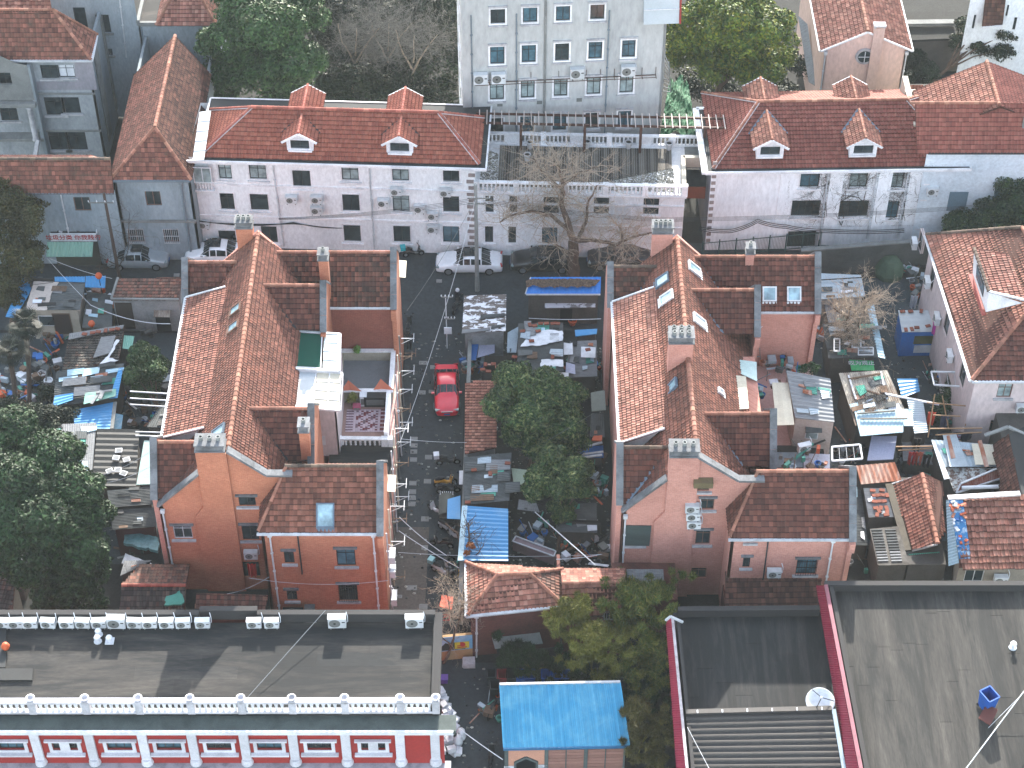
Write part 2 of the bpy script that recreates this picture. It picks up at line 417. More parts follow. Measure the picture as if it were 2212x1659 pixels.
def corr(parent,c4,m,pitch=.12,amp=.018,name='roof_sheet',along=0,seg=3,th=.02,sag=.0,kind=None,label=None,trap=False):
 """corrugated sheet over quad c4 = near-left, near-right, far-right, far-left (3D); ribs run near->far (along=0) or left->right (1)"""
 a,b,c,d=[V3(p) for p in(c4 if along==0 else(c4[3],c4[0],c4[1],c4[2]))]
 L=((b-a).length+(c-d).length)/2;n=max(2,int(L/pitch));per=4
 nrm=(b-a).cross(d-a).normalized()
 if nrm.z<0:nrm=-nrm
 vs=[];N_=n*per+1
 for j in range(seg+1):
  v=j/seg
  for i in range(N_):
   u=i/(N_-1);ph=(i%per)
   hgt=(amp*(1,1,-1,-1)[ph]) if trap else amp*math.cos(2*math.pi*i/per)
   if trap==2:hgt=amp*(1,-1,-1,1)[ph]
   p=(a*(1-u)+b*u)*(1-v)+(d*(1-u)+c*u)*v
   vs.append(p+nrm*(hgt+amp+th)+V3((0,0,-sag*math.sin(math.pi*v))))
 fs=[(j*N_+i,j*N_+i+1,(j+1)*N_+i+1,(j+1)*N_+i) for j in range(seg) for i in range(N_-1)]
 k=len(vs);vs+=[a+nrm*0,b,c,d];fs.append((k+3,k+2,k+1,k))
 vs2=MB();vs2.add(vs,fs)
 vs2.poly([a,b,b+nrm*(amp+th),a+nrm*(amp+th)]);vs2.poly([b,c,c+nrm*(amp+th),b+nrm*(amp+th)]);vs2.poly([d,a,a+nrm*(amp+th),d+nrm*(amp+th)])
 if trap==False and pitch<.2:pass
 return vs2.build(name,m,parent,kind=kind,label=label)
# ---------------------------------------------------------------- the palette
under=mat('roof_under','4a2d24',.9)
T_old=tilemat('old_tile',['7a4034','8d4d3e','9a5644','6e3a2f','94503f','7f4436'],'33241f',.6,.5,moss='4a4036')
T_dark=tilemat('dark_tile',['5e352b','6e3f33','7a4638','523026','6a3c30','80503f'],'2a211d',.65,.45)
T_mainw=tilemat('weathered_tile',['8a4b3a','9d5845','a4604c','7d4335','935040','6b3a2e'],'4a342b',.45,.35)
T_main=tilemat('brown_red_tile',['7b402f','8c4a37','85452f','713a2b','96533f','7f4231'],'3b2822',.5,.4)
T_wing=tilemat('dark_red_tile',['6a3529','75392a','7c3f30','5f3026','6f372a'],'33221d',.5,.5)
T_mix=tilemat('mottled_tile',['7e3a26','5e3328','8f4630','4e2e25','743c2b','9c5a44'],'2c2421',.75,.5,lo=.38,moss='3b342b')
T_red=tilemat('bright_red_tile',['a84e36','b3583c','a04631','bd6246','9a4634'],'6a3027',.35,.4,var=.3)
T_red2=tilemat('deep_red_tile',['93443a','a04d3f','8b3e34','aa5848','8f4438'],'5a2a25',.35,.4,var=.35)
T_rose=tilemat('rose_tile',['a9604d','b56c57','9d5644','c07c68','8d4d3e','a8674f'],'5a3a30',.45,.5)
T_pale=tilemat('pale_rose_tile',['9a5546','a66151','b87766','8a4a3d','a05a49'],'54362d',.4,.5)
T_grey=tilemat('grey_tile',['3f3b39','4a4644','55504d','383433','5f5752','6b4a3f'],'232323',.5,.6)
T_brick=tilemat('stacked_tile',['8b4a3a','9d5d4a','6d4a40','7c5b50','a36a55'],'3a2f2b',.65,.6,lo=.35)
M_ridge=tilemat('ridge_tile_clay',['a3604c','b06c57','97553f','b8795f'],'54382e',.4,.9)
M_ridge_red=tilemat('ridge_tile_red',['ab4b3b','b65745','a34536','c06a55'],'6d3228',.3,.9)
M_ridge_dark=tilemat('ridge_tile_dark',['5e4a42','6a544b','77604f','51413b'],'2b2522',.6,.9)
B_red=brickmat('red_brick','d08058','c06c48','c8947c','86503a',.5)
B_pink=brickmat('pink_brick','d99682','cc8670','d6aba2','8a584c',.45)
B_dark=brickmat('dark_brick','5e3028','6f3a2f','6a4a42','30201c',.6)
W_white=mat('white_render','eef2f4',.75,'a3adb3',.45,.35,(1,1,.5),lo=.5,hi=.85)
W_white2=mat('white_render_aged','ebeff2',.75,'a3abb1',.5,.3,(1,1,.35),lo=.48,hi=.8)
W_tall=mat('tall_render','b6b9b8',.8,'80868a',.6,.22,(1,1,.3),lo=.45,hi=.8)
W_grey=mat('grey_render','8e989d',.85,'5c676d',.6,.4,(1,1,.4))
W_grey2=mat('grey_mauve_render','88858b',.85,'5a6066',.6,.35,(1,1,.5))
W_pink=mat('cream_pink_render','c9ada1',.8,'8b7a72',.35,.3,(1,1,.4))
W_rb=mat('pale_pink_render','cfc0be',.8,'8f8788',.4,.3,(1,1,.4))
W_red=mat('crimson_render','9c2f2b',.7,'6b2724',.4,.4)
W_trim=mat('white_trim','e6e7e9',.7,'8d9096',.5,.8)
W_shack=mat('shack_render','8c8f90',.9,'4f5454',.7,.6)
W_shackd=mat('dark_shack_wall','4d4a46',.9,'2c2c2a',.7,.6)
S_stone=mat('grey_stone','74777a',.85,'35383a',.8,1.4,lo=.38)
S_conc=mat('concrete','7f8280',.9,'4b4e4d',.6,.8)
S_sill=mat('pale_stone','b4b4b6',.8,'5f6266',.6,2)
M_lead=mat('lead_flashing','5f7080',.55,'3c464f',.5,2)
M_gut=mat('white_gutter','c4c8cc',.6,'6d7174',.5,1.5)
M_pipe=mat('white_pipe','cfd2d4',.55,'7f8386',.4,2)
M_pipeg=mat('grey_pipe','6f7d86',.6)
M_dark=mat('black_gutter','2a2f31',.8,'15191a',.5,1)
M_frame=mat('dark_window_frame','22282a',.5)
M_framew=mat('white_window_frame','d2d5d8',.5)
M_framebr=mat('brown_window_frame','6b5044',.6)
G_dark=glass('dark_glass','2a3538')
G_mid=glass('curtained_glass','7d8c8d',.25)
G_teal=glass('teal_glass','3c5a66',.2)
G_sky=glass('skylight_glass','7f9aa4',.15)
M_asph=mat('asphalt','353c3f',.9,'23282b',.6,.25,grain=.2)
M_pave=mat('sunlit_old_pavement','57524d',.9,'37342f',.6,.4,grain=.2)
M_yard=mat('yard_concrete','353e42',.85,'1f2629',.6,.5,grain=.2)
M_earth=mat('dark_earth','2c2e2c',.95,'1b1c1b',.6,.6,grain=.3)
M_tar=mat('tar_roof','1a1d1e',.85,'47433e',.9,.45,(.3,1.6,1),ov=.22,grain=.2,lo=.45,hi=.7)
M_tar2=mat('bitumen_roof','121617',.85,'343433',.8,.5,(2.2,.25,1),ov=.25,grain=.22,lo=.45,hi=.7)
M_tarv=mat('bitumen_roof_grey','191b1a',.85,'484540',.9,.45,(2.0,.22,1),ov=.2,grain=.25,lo=.42,hi=.72)
M_par=mat('parapet_grey','302f2f',.85,'2f3031',.5,1)
M_blue=mat('blue_sheet','3a82b4',.5,'7fa3b6',.5,.5,grain=.06,lo=.5,hi=.8)
M_blued=mat('deep_blue_sheet','1f62a8',.5,'27465f',.4,.6)
M_cyan=mat('sky_blue_sheet','3a8fb4',.5,'6fb0c6',.8,.5,grain=.05,lo=.45,hi=.7)
M_pblue=mat('pale_blue_sheet','9dbccb',.55,'6f8a97',.5,.8,lo=.42)
M_teal=mat('teal_sheet','3f8f7d',.5,'2d5f55',.5,.8)
M_green=mat('green_awning','7aa595',.6,'4d6b60',.4,1)
M_gcan=mat('dark_green_panel','0a4236',.8,'08352b',.4,.8,grain=.04,spec=.1)
M_wsheet=mat('white_sheet','aab2b6',.5,'7a8488',.3,.6,grain=.05)
M_glassr=glass('frosted_roof','aab6b4',.3)
M_tarp=mat('white_tarp','c9cdd2',.6,'7f858b',.5,1.5,grain=.05)
M_asb=mat('fibre_cement','565a5a',.9,'2b2f2f',.7,.8,lo=.38)
M_asbl=mat('light_fibre_cement','85888a',.9,'4a4d4e',.6,2.5,(1,6,1),lo=.42)
M_black=mat('black_sheet','202425',.7,'101213',.5,.8)
M_rust=mat('rusty_sheet','8d5238',.8,'b5a093',.7,1.2,(1.5,.5,1),lo=.42,hi=.6)
M_rustw=mat('rust_stained_white_sheet','aaa69b',.8,'5c4638',.75,.9,(1.6,.4,1),lo=.42,hi=.62)
M_zinc=mat('zinc_sheet','a2b1ba',.45,'6c7a82',.5,.9)
M_char=mat('charcoal_sheet','3d3a37',.6,'2a2826',.5,.8)
M_mar=mat('maroon_sheet','8e2a40',.55,'6d2436',.5,.8,grain=.05)
M_wood=mat('old_wood','6b5747',.9,'3d322a',.6,3)
M_deck=mat('deck_boards','45423e',.9,'6b6660',.6,1,(6,.6,1))
M_bark=mat('bark','5a4a3e',.95,'362d27',.6,3)
M_twig=mat('twigs','a0917f',.95,'6d6052',.5,3)
M_twigd=mat('dark_twigs','40382f',.95,'2a2622',.5,3)
M_ac=mat('ac_white','c5c9cb',.5,'85898b',.35,2,grain=.03)
M_grille=mat('ac_grille','6c6f6c',.6)
M_blk=mat('black_plastic','15181a',.5)
M_rub=mat('rubber','121314',.8)
M_chrome=mat('alloy','b5b9bc',.3,metal=.8)
M_red=mat('red_cloth','b52a2a',.8)
M_orange=mat('orange_plastic','b5512a',.6)
M_cream=mat('cream_sheet','c9c2ae',.7,'9a9586',.4,1.2)
M_skin=mat('skin','b98a70',.6)
M_hoarf=mat('pink_panel','b98878',.8,'8f6a5e',.4,1)
M_green2=paint('green_box','5f8f7d',.5,.2)
M_brown=mat('brown_sheet','5b2d26',.7)
M_yel=mat('yellow_sign','d2c53a',.6)
M_gnet=mat('green_netting','0d5a38',.8,'08301f',.6,1.2,grain=.2,bmp=.6)
M_lilac=mat('lilac_panel','9fa3b8',.7,'82869a',.3,.8)
# ---------------------------------------------------------------- ground, lane, yards
def sheet(name,pts,m,z=0.0,label=None):
 mb=MB();mb.poly([(p[0],p[1],z) for p in pts]);o=mb.build(name,m);o['kind']='structure';return o
sheet('ground',[(-118,0),(118,0),(118,228),(-118,228)],M_earth,-.06)
sheet('street',[(-46,106.3),(22,106.3),(24,116),(-46,116.5)],M_asph,-.004)
sheet('lane',[(-8.2,60),(-2.8,60),(-2.9,106.3),(-7.7,106.3)],M_asph,0)
sheet('sunlit_paving',[(-8.1,78),(-5.6,78),(-5.5,87.2),(-8.0,87.2)],M_pave,.004)  # paler sheet over the lane, its patch of sunlight put into the colour
sheet('yard',[(20.8,86),(36,86),(36,112),(20.8,112)],M_yard,0)
sheet('courtyard',[(-40,84),(-22,84),(-22,106),(-40,106)],M_yard,.001)
sheet('front_yard',[(-8.3,58),(6.5,58),(6.5,76),(-8.3,76)],M_asph,.006)
sheet('middle_yard',[(-3.4,78),(7,78),(7,106),(-3.4,106)],M_earth,.003)
# drain covers in the lane: every one a slab with a frame
dr=[('B2',1540,712,24),('B2',1412,1370,34),('B2',1493,1405,26),('C2',1405,60,26),('C2',1478,52,22),('C2',1340,434,27),('C2',1338,487,27),('C2',1336,536,27),
  ('C2',1334,600,27),('C2',1455,580,28),('C2',1446,774,28),('C2',1328,790,28),('C2',1326,858,28),('C2',1324,906,28),('C2',1321,956,28),('C2',1426,1077,29),('C2',1424,1306,24),
  ('C2',1320,1630,38),('D2',1222,280,18),('D2',1413,362,30),('B1',1420,664,25)]
M_drain=mat('drain_slab','7d7f7e',.9,'5a5c5b',.5,3)
names_dr=['behind the white sedan','wide pale one up the lane from the red car','touching the tail of the red car','beside the bonnet of the red car, left','under the edge of the red car','topmost of the upper row of four','second of the upper row of four','third of the upper row of four','lowest of the upper row of four','near the black scooter with the white box','above the yellow scooter, middle of the lane','standing alone above the lower row of three','topmost of the lower row of three','middle of the lower row of three','lowest of the lower row of three','left of the green tricycle roof','with four holes near the red scooter','wide, in the sunlit end of the lane','small, against the wall in the sunlit end','beside the brown roof parapet at the lane end','in the street beside the silver car']
for i,(t,x,y,hw) in enumerate(dr):
 p=Q(t,x,y);W_=hw*K*2*140/F;d=.62*W_ if hw>30 else.85*W_
 o=thing('drain_cover','grey concrete drain cover '+names_dr[i],'drain cover',(p.x,p.y,0),'drain covers in the lane',0)
 o.rotation_euler[2]=random.uniform(-.03,.03)
 mb=MB()
 for a,b,c_,e in((-W_/2,-d/2,W_/2,-d/2+.05),(-W_/2,d/2-.05,W_/2,d/2),(-W_/2,-d/2+.05,-W_/2+.05,d/2-.05),(W_/2-.05,-d/2+.05,W_/2,d/2-.05)):
  mb.box(((a+c_)/2,(b+e)/2,.012),(c_-a,e-b,.03))
 mb.build('rim',S_conc,o,off=(0,0,0))
 mb=MB();mb.box((0,0,.008),(W_-.11,d-.11,.022))
 for k in range(5):mb.box((-W_*.3+k*W_*.15,0,.021),(.03,d*.5,.006))
 mb.build('slab',M_drain,o,off=(0,0,0))
# ---------------------------------------------------------------- the two brick gabled houses
def coping(parent,p,q,w=.42,h=.16,m=None,name='coping',wall=None,wm=None,wd=.9):
 """stone coping along a rake, cut into stones, over a brick upstand"""
 p,q=V3(p),V3(q);m=m or S_stone
 d=q-p;n=max(1,round(d.length/1.1))
 up=V3((0,0,1))
 for i in range(n):
  a=p+d*(i/n);b=p+d*((i+.985)/n);mb=MB();mb.beam(a,b,w,h,up=up);mb.build(name,m,parent)
def slab_wall(parent,pts,d,m,name='wall'):
 mb=MB();mb.prism(pts,d);return mb.build(name,m,parent)
def skylight(parent,c,n,up,w=.7,l=1.15,glassm=None,framem=None,tilt=0.0):
 """roof window: frame standing proud of the tiles, pane inside"""
 n=n.normalized();up=(up-n*up.dot(n)).normalized();h=up.cross(n)
 if tilt:n2=(n*math.cos(tilt)-up*math.sin(tilt));up=(up*math.cos(tilt)+n*math.sin(tilt));n=n2
 M_=Matrix(((h.x,up.x,n.x,c.x),(h.y,up.y,n.y,c.y),(h.z,up.z,n.z,c.z),(0,0,0,1)))
 mb=MB();f=.09
 mb.box((-w/2+f/2,0,.09),(f,l,.18),M=M_);mb.box((w/2-f/2,0,.09),(f,l,.18),M=M_)
 mb.box((0,-l/2+f/2,.085),(w-2*f,f,.17),M=M_);mb.box((0,l/2-f/2,.085),(w-2*f,f,.17),M=M_)
 mb.box((0,-l/2-.13,.03),(w,.22,.05),M=M_)
 o=mb.build('roof_window',framem or M_lead,parent)
 mb=MB();mb.box((0,0,.11),(w-2*f,l-2*f,.02),M=M_);mb.build('pane',glassm or G_sky,o)
 return o
def chimney(parent,c,w,d,z0,z1,pots=3,m=None,capm=None,cap_w=.14,rows=1,open_top=False):
 m=m or B_red;mb=MB();mb.box((c[0],c[1],(z0+z1-.55)/2),(w,d,z1-.55-z0));o=mb.build('chimney',m,parent)
 mb=MB();mb.box((c[0],c[1],z1-.5),(w+cap_w,d+cap_w,.1));mb.box((c[0],c[1],z1-.25),(w-.06,d-.06,.4));mb.box((c[0],c[1],z1-.02),(w+cap_w,d+cap_w,.09));mb.build('chimney_cap',capm or S_stone,o)
 for r_ in range(rows):
  for i in range(pots):
   x=c[0]+(i-(pots-1)/2)*(w/pots)*.92;y=c[1]+(r_-(rows-1)/2)*.45
   mb=MB();mb.lathe((x,y,z1+.02),[(.13,0),(.11,.2),(.15,.22),(.15,.28),(.09,.28),(.08,.05)],10);mb.build('chimney_pot',S_conc,o)
 return o
def downpipe(parent,p,q,m=None,r=.055,hopper=True,name='downpipe'):
 mb=MB();mb.tube([p,q],r,8)
 if hopper:mb.box((p[0],p[1],p[2]),(.26,.2,.26))
 L=(V3(q)-V3(p)).length
 for k in range(1,int(L/1.7)+1):
  c=V3(p).lerp(V3(q),min(.98,k*1.7/L));mb.box(c,(.17,.14,.07))
 return mb.build(name,m or M_pipe,parent)
def gutter(parent,p,q,m=None,r=.08,name='gutter'):
 mb=MB();mb.beam(p,q,r*2,r*1.5);mb.beam(V3(p)+V3((0,0,r*.7)),V3(q)+V3((0,0,r*.7)),r*2.4,.03);return mb.build(name,m or M_gut,parent)
def house(dx,dy,rx,label,second):
 h=thing('brick_house',label,'house',(dx-15,dy+90,0))
 def L(x,y,z):return V3((x+dx,y+dy,z))
 zr,yg,yf=12.7,81.9,102.4
 xw=-21.75
 br=B_pink if second else B_red
 W_=Wall(L(xw,yg,0),L(-13.4,yg,0));s0=xw+dx
 def S(x):return x-xw
 shape=[(0,0),(S(-13.4),0),(S(-13.4),10.9),(S(-14.9),10.9),(S(rx),zr+.25),(0,8.15)]
 if not second:
  wins=[W_.q('C1',1925,970)+W_.q('C1',2050,890),W_.q('C1',1955,1245)+W_.q('C1',2070,1120),W_.q('C1',1405,1235)+W_.q('C1',1535,1125),W_.q('C1',1960,1540)+W_.q('C1',2080,1420)]
 else:
  wins=[W_.q('C3',1605,850)+W_.q('C3',1725,790),W_.q('C3',1645,1000)+W_.q('C3',1765,905),W_.q('C3',1605,1280)+W_.q('C3',1735,1160),W_.q('C3',1570,1550)+W_.q('C3',1700,1470)]
 W_.face(h,br,wins,shape=shape,name='gable_wall')
 for k,hh in enumerate(wins):
  W_.window(h,hh,(M_framew if k==2 and not second else M_frame) if not second else M_framebr,G_dark,sill=S_sill if k<3 else None,lintel=S_stone if k<3 else None,mull=(2,2),fw=.05)
 if second:
  a=W_.q('C3',1020,1280);b=W_.q('C3',1250,1125)
  mb=MB();mb.prism([W_.pt(a[0],a[1],.04),W_.pt(b[0],a[1]-.05,.04),W_.pt(b[0]+.04,b[1],.04),W_.pt(a[0]+.08,b[1]+.03,.04)],W_.n*.05);mb.build('boarded_window',mat('green_boards','3c4a48',.8,'27302f',.6,1,(1,1,3)),h)
  mb=MB();mb.beam(W_.pt(a[0]+.15,a[1]-.16,.09),W_.pt(b[0]-.2,a[1]-.16,.09),.14,.12);mb.build('sill',S_sill,h)
  W_.window(h,(W_.q('C3',1600,780)[0],W_.q('C3',1600,780)[1]-.02,W_.q('C3',1750,780)[0],W_.q('C3',1600,780)[1]),M_frame,G_dark) if False else None
  mb=MB();p=W_.q('C3',1590,780);q=W_.q('C3',1750,740);mb.prism([W_.pt(p[0],p[1],.02),W_.pt(q[0],p[1],.02),W_.pt(q[0],q[1],.02),W_.pt(p[0],q[1],.02)],W_.n*.5);mb.build('window_hood',mat('olive_hood','6d6248',.7),h)
 cx=-18.1 if not second else-18.3
 bw=.95
 mb=MB();zb=12.9
 pr=[(cx-bw-.9+.75,0),(cx+bw,0),(cx+bw,zb),(cx-bw+.05,zb),(cx-bw+.05,8.2),(cx-bw-.55,7.2),(cx-bw-.55,0)]
 pr=[(cx-bw-.55,0),(cx+bw,0),(cx+bw,zb),(cx-bw+.05,zb),(cx-bw+.05,8.2),(cx-bw-.55,7.2)]
 mb.prism([L(x,yg-.005,z) for x,z in pr],(0,-.16,0));mb.build('chimney_breast',br,h)
 chimney(h,(cx+dx,yg+.3+dy),1.7,.95,9.5,13.65,3,br)
 coping(h,L(cx+bw+.05,yg,zr+.2-(rx-cx-bw)*.6),L(rx,yg,zr+.45),.5,.16) if rx-cx-bw>.3 else None
 coping(h,L(rx+.02,yg,zr+.45),L(-14.9,yg,11.05),.5,.16);coping(h,L(-14.9,yg,11.03),L(-13.3,yg,11.03),.5,.16)
 coping(h,L(cx-bw,yg,8.3+(cx-bw-xw)*(zr+.2-8.15)/(rx-xw)+.05),L(xw-.1,yg,8.2),.5,.16)
 slab_wall(h,[L(xw,yg,0),L(xw,yf,0),L(xw,yf,8.1),L(xw,yg,8.1)],(.2,0,0),B_pink)
 slab_wall(h,[L(xw,yf,0),L(-13,yf,0),L(-13,yf,8.1),L(rx,yf,zr+.25),L(xw,yf,8.1)],(0,-.2,0),B_pink)
 xe=-12.6;ze=zr-(xe-rx)
 ux=-19.25;uz=zr-(rx-ux)*.96
 tile_roof(h,[L(rx,yg+.15,zr),L(rx,yf-.15,zr),L(ux,yf-.15,uz),L(ux,yg+.15,uz)],T_main,.23,.31,nind=70)
 tile_roof(h,[L(ux,yg+.15,uz),L(ux,85.9,uz),L(xw-.1,85.9,8.05),L(xw-.1,yg+.15,8.05)],T_wing,.23,.31,nind=0)
 tile_roof(h,[L(ux,99.0,uz),L(ux,yf-.15,uz),L(xw-.1,yf-.15,8.05),L(xw-.1,99.0,8.05)],T_main,.23,.31,nind=0)
 tile_roof(h,[L(rx,yg+.15,zr),L(xe,yg+.15,ze),L(xe,yf-.15,ze),L(rx,yf-.15,zr)],T_main,.23,.31,nind=60)
 ridge(h,L(rx,yg+.2,zr+.02),L(rx,yf-.1,zr+.02),M_ridge,.15,.42)
 y0,y1=85.9,98.95;dz=9.9;xd=-21.7
 tile_roof(h,[L(xd-.15,y0,dz),L(xd-.15,y1,dz),L(ux+.1,y1,uz+.22),L(ux+.1,y0,uz+.22)],T_rose if second else T_mainw,.22,.30,nind=60,name='dormer_roof')
 slab_wall(h,[L(xd,y0+.1,7.6),L(xd,y1-.1,7.6),L(xd,y1-.1,dz-.1),L(xd,y0+.1,dz-.1)],(.15,0,0),W_white2,'dormer_wall')
 slab_wall(h,[L(xd,y0+.15,7.9),L(xd,y0+.15,dz-.1),L(ux,y0+.15,uz+.1)],(0,.1,0),W_white2,'dormer_wall')
 for yy in(y0,y1):mb=MB();mb.beam(L(xd-.2,yy,dz+.05),L(ux+.1,yy,uz+.27),.1,.12);mb.build('verge_board',W_trim,h)
 gutter(h,L(xd-.22,y0,dz-.02),L(xd-.22,y1,dz-.02))
 for(yr,zq,yfr,zfr) in((84.3,11.2,yg+.2,8.6),(100.9,11.3,99.1,9.4)):
  xr=rx-(zr-zq);xq=rx-(zr-zfr)*1.0
  T_=T_wing if not second or yr<90 else T_mix
  tile_roof(h,[L(xw-.2,yfr,zfr),L(max(xq,xw+.1),yfr,zfr),L(xr,yr,zq),L(xw-.2,yr,zq)],T_,.24,.34,t=.06,nind=20,off=.02,name='wing_roof')
  tile_roof(h,[L(xw-.2,yr,zq),L(xr,yr,zq),L(max(xq,xw+.1),yr+2.1,zq-2),L(xw-.2,yr+2.1,zq-2)],T_,.24,.34,nind=0,name='wing_roof')
  ridge(h,L(xw,yr,zq+.03),L(xr,yr,zq+.03),M_ridge if(not second) else M_ridge_dark,.13,.4)
  slab_wall(h,[L(xw-.1,yfr-.1,0),L(xw-.1,yr+2.1,0),L(xw-.1,yr+2.1,zq-1.7),L(xw-.1,yr,zq+.35),L(xw-.1,yfr-.1,zfr+.05)],(-.3,0,0),B_pink,'parapet_wall')
  coping(h,L(xw-.25,yr,zq+.45),L(xw-.25,yfr-.3,zfr+.1),.44,.12);coping(h,L(xw-.25,yr,zq+.45),L(xw-.25,yr+2.1,zq-1.6),.44,.12)
  mb=MB();mb.beam(L(xr+.1,yr,zq+.05),L(max(xq,xw+.1),yfr,zfr+.06),.28,.05);mb.build('valley_flashing',M_lead if second else M_dark,h)
 def wing(xl,xrg,yr,zq,ye,ze_,T_,nind,par=True,wall_z=0,zb=None):
  xm=rx+(zr-zq);xb=rx+(zr-ze_)
  tile_roof(h,[L(xb,ye,ze_),L(xrg,ye,ze_),L(xrg,yr,zq),L(xm,yr,zq)],T_,.24,.34,t=.06,nind=nind,off=.02,name='wing_roof',base=None)
  tile_roof(h,[L(xm,yr,zq),L(xrg,yr,zq),L(xrg,yr+2.4,zq-2.35),L(xb,yr+2.4,zq-2.35)],T_,.24,.34,nind=0,off=.02,name='wing_roof')
  ridge(h,L(xm-.1,yr,zq+.04),L(xrg,yr,zq+.04),M_ridge,.12,.4)
  slab_wall(h,[L(xrg,ye+.1,wall_z),L(xrg,yr+2.4,wall_z),L(xrg,yr+2.4,zq-2.1),L(xrg,yr,zq+.35),L(xrg,ye-.1,ze_+.05)],(.3,0,0),br,'parapet_wall')
  coping(h,L(xrg+.15,yr,zq+.45),L(xrg+.15,ye-.35,ze_-.02),.44,.13);coping(h,L(xrg+.15,yr,zq+.45),L(xrg+.15,yr+2.4,zq-2),.44,.13)
  mb=MB();mb.box(L(xrg+.15,ye-.3,ze_-.45),(.34,.45,.8));mb.build('kneeler',br,h)
  mb=MB();mb.beam(L(xm-.1,yr,zq+.05),L(xb+.05,ye,ze_+.06),.3,.05);mb.build('valley_flashing',M_lead if second else M_dark,h)
 wing(0,-8.15,101.8,11.4,99.24,8.86,T_mix if not second else T_wing,30)
 wing(0,-12.6,97.9,11.9,95.9,9.9,T_wing,20,wall_z=3)
 wing(0,-12.6,86.6,11.8,84.35,9.55,T_wing,20,wall_z=3)
 tile_roof(h,[L(-15.4,79.5,8.4),L(-8.15,79.5,8.4),L(-8.15,82.3,11.2),L(-13.7,82.3,11.2)],T_wing if second else T_main,.24,.34,t=.06,nind=70,name='wing_roof')
 tile_roof(h,[L(-15.4,82.2,8.4),L(-15.4,79.5,8.4),L(-13.7,82.3,11.2)],T_wing,.24,.34,nind=0,name='wing_roof')
 tile_roof(h,[L(-8.15,85.1,8.4),L(-13.9,85.1,8.4),L(-13.7,82.3,11.2),L(-8.15,82.3,11.2)],T_wing,.24,.34,nind=0,name='wing_roof')
 ridge(h,L(-13.8,82.3,11.24),L(-8.2,82.3,11.24),M_ridge if second else M_ridge_dark,.12,.4);ridge(h,L(-15.4,79.5,8.48),L(-13.7,82.3,11.26),M_ridge,.1,.4)
 slab_wall(h,[L(-8.15,79.6,0),L(-8.15,85.1,0),L(-8.15,85.1,8.5),L(-8.15,82.3,11.5),L(-8.15,79.4,8.5)],(.3,0,0),br,'parapet_wall')
 coping(h,L(-8.0,82.3,11.65),L(-8.0,79.1,8.4),.44,.13);coping(h,L(-8.0,82.3,11.65),L(-8.0,85.1,8.7),.44,.13)
 mb=MB();mb.box(L(-8.0,79.2,7.95),(.34,.5,.8));mb.build('kneeler',br,h)
 FW=Wall(L(-15.3,79.62,0),L(-7.9,79.62,0))
 if not second:
  ws=[FW.q('C2',300,1432)+FW.q('C2',368,1328),FW.q('C2',722,1452)+FW.q('C2',860,1312),FW.q('D2',320,310)+FW.q('D2',392,220),FW.q('D2',742,312)+FW.q('D2',878,175)]
 else:
  ws=[FW.q('C3',1985,1465)+FW.q('C3',2055,1375),FW.q('C4',372,1520)+FW.q('C4',555,1392),FW.q('C3',2015,1262)+FW.q('C3',2090,1228)]
 FW.face(h,br,ws,z1=8.35,name='front_wall')
 for k,hh in enumerate(ws):
  FW.window(h,hh,M_frame if k!=2 or not second else M_framew,G_dark if k!=1 else G_teal,sill=S_sill,lintel=S_stone,mull=(2,2) if hh[2]-hh[0]>.8 else(2,2),fw=.05,bars=M_blk if(k==1 and second) or(k==3) else None)
 slab_wall(h,[L(-15.3,79.62,0),L(-15.3,82,0),L(-15.3,82,8.4),L(-15.3,79.62,8.4)],(.2,0,0),br)
 gutter(h,L(-15.5,79.35,8.33),L(-8.0,79.35,8.33))
 for x in((-14.75,-8.45) if not second else(-9.1,)):downpipe(h,L(x,79.5,8.1),L(x,79.5,0))
 downpipe(h,L(xw+.15,yg-.12,7.7),L(xw+.15,yg-.12,0));
 mb=MB();x=-13.05;mb.tube([L(x,79.5,8.2),L(x+.02,79.5,4.6),L(x,79.5,4.4)],.05,6);mb.build('drain_pipe',M_dark,h)
 NW=Wall(L(-12.8,99.5,0),L(-7.85,99.5,0));NW.face(h,B_pink if second else brickmat('rose_brick','8e4436','98503f','a0705f','5a2c24',.35),[],z1=8.8,name='rear_wall')
 gutter(h,L(-12.9,99.1,8.8),L(-7.9,99.1,8.8))
 slab_wall(h,[L(-7.85,99.5,0),L(-7.85,104.2,0),L(-7.85,104.2,9.0),L(-7.85,99.5,9.0)],(.01,0,0),br)
 mb=MB();mb.box(L(-13.9,90.3,4.3),(2.6,9.5,8.6));mb.box(L(-10.0,92.2,1.8),(4.3,14.2,3.6));mb.build('rear_block',B_pink,h)
 mb=MB();mb.box(L(-10,88.4,3.68),(4.2,6.4,.1));mb.build('flat_roof',M_tar,h)
 return h,L
H1,L1=house(0,0,-17.1,'red brick gabled house left of the lane with green roof canopy over its terrace',False)
H2,L2=house(28.6,-.45,-17.5,'rose brick gabled house right of the lane with the dark boarded window in its gable',True)
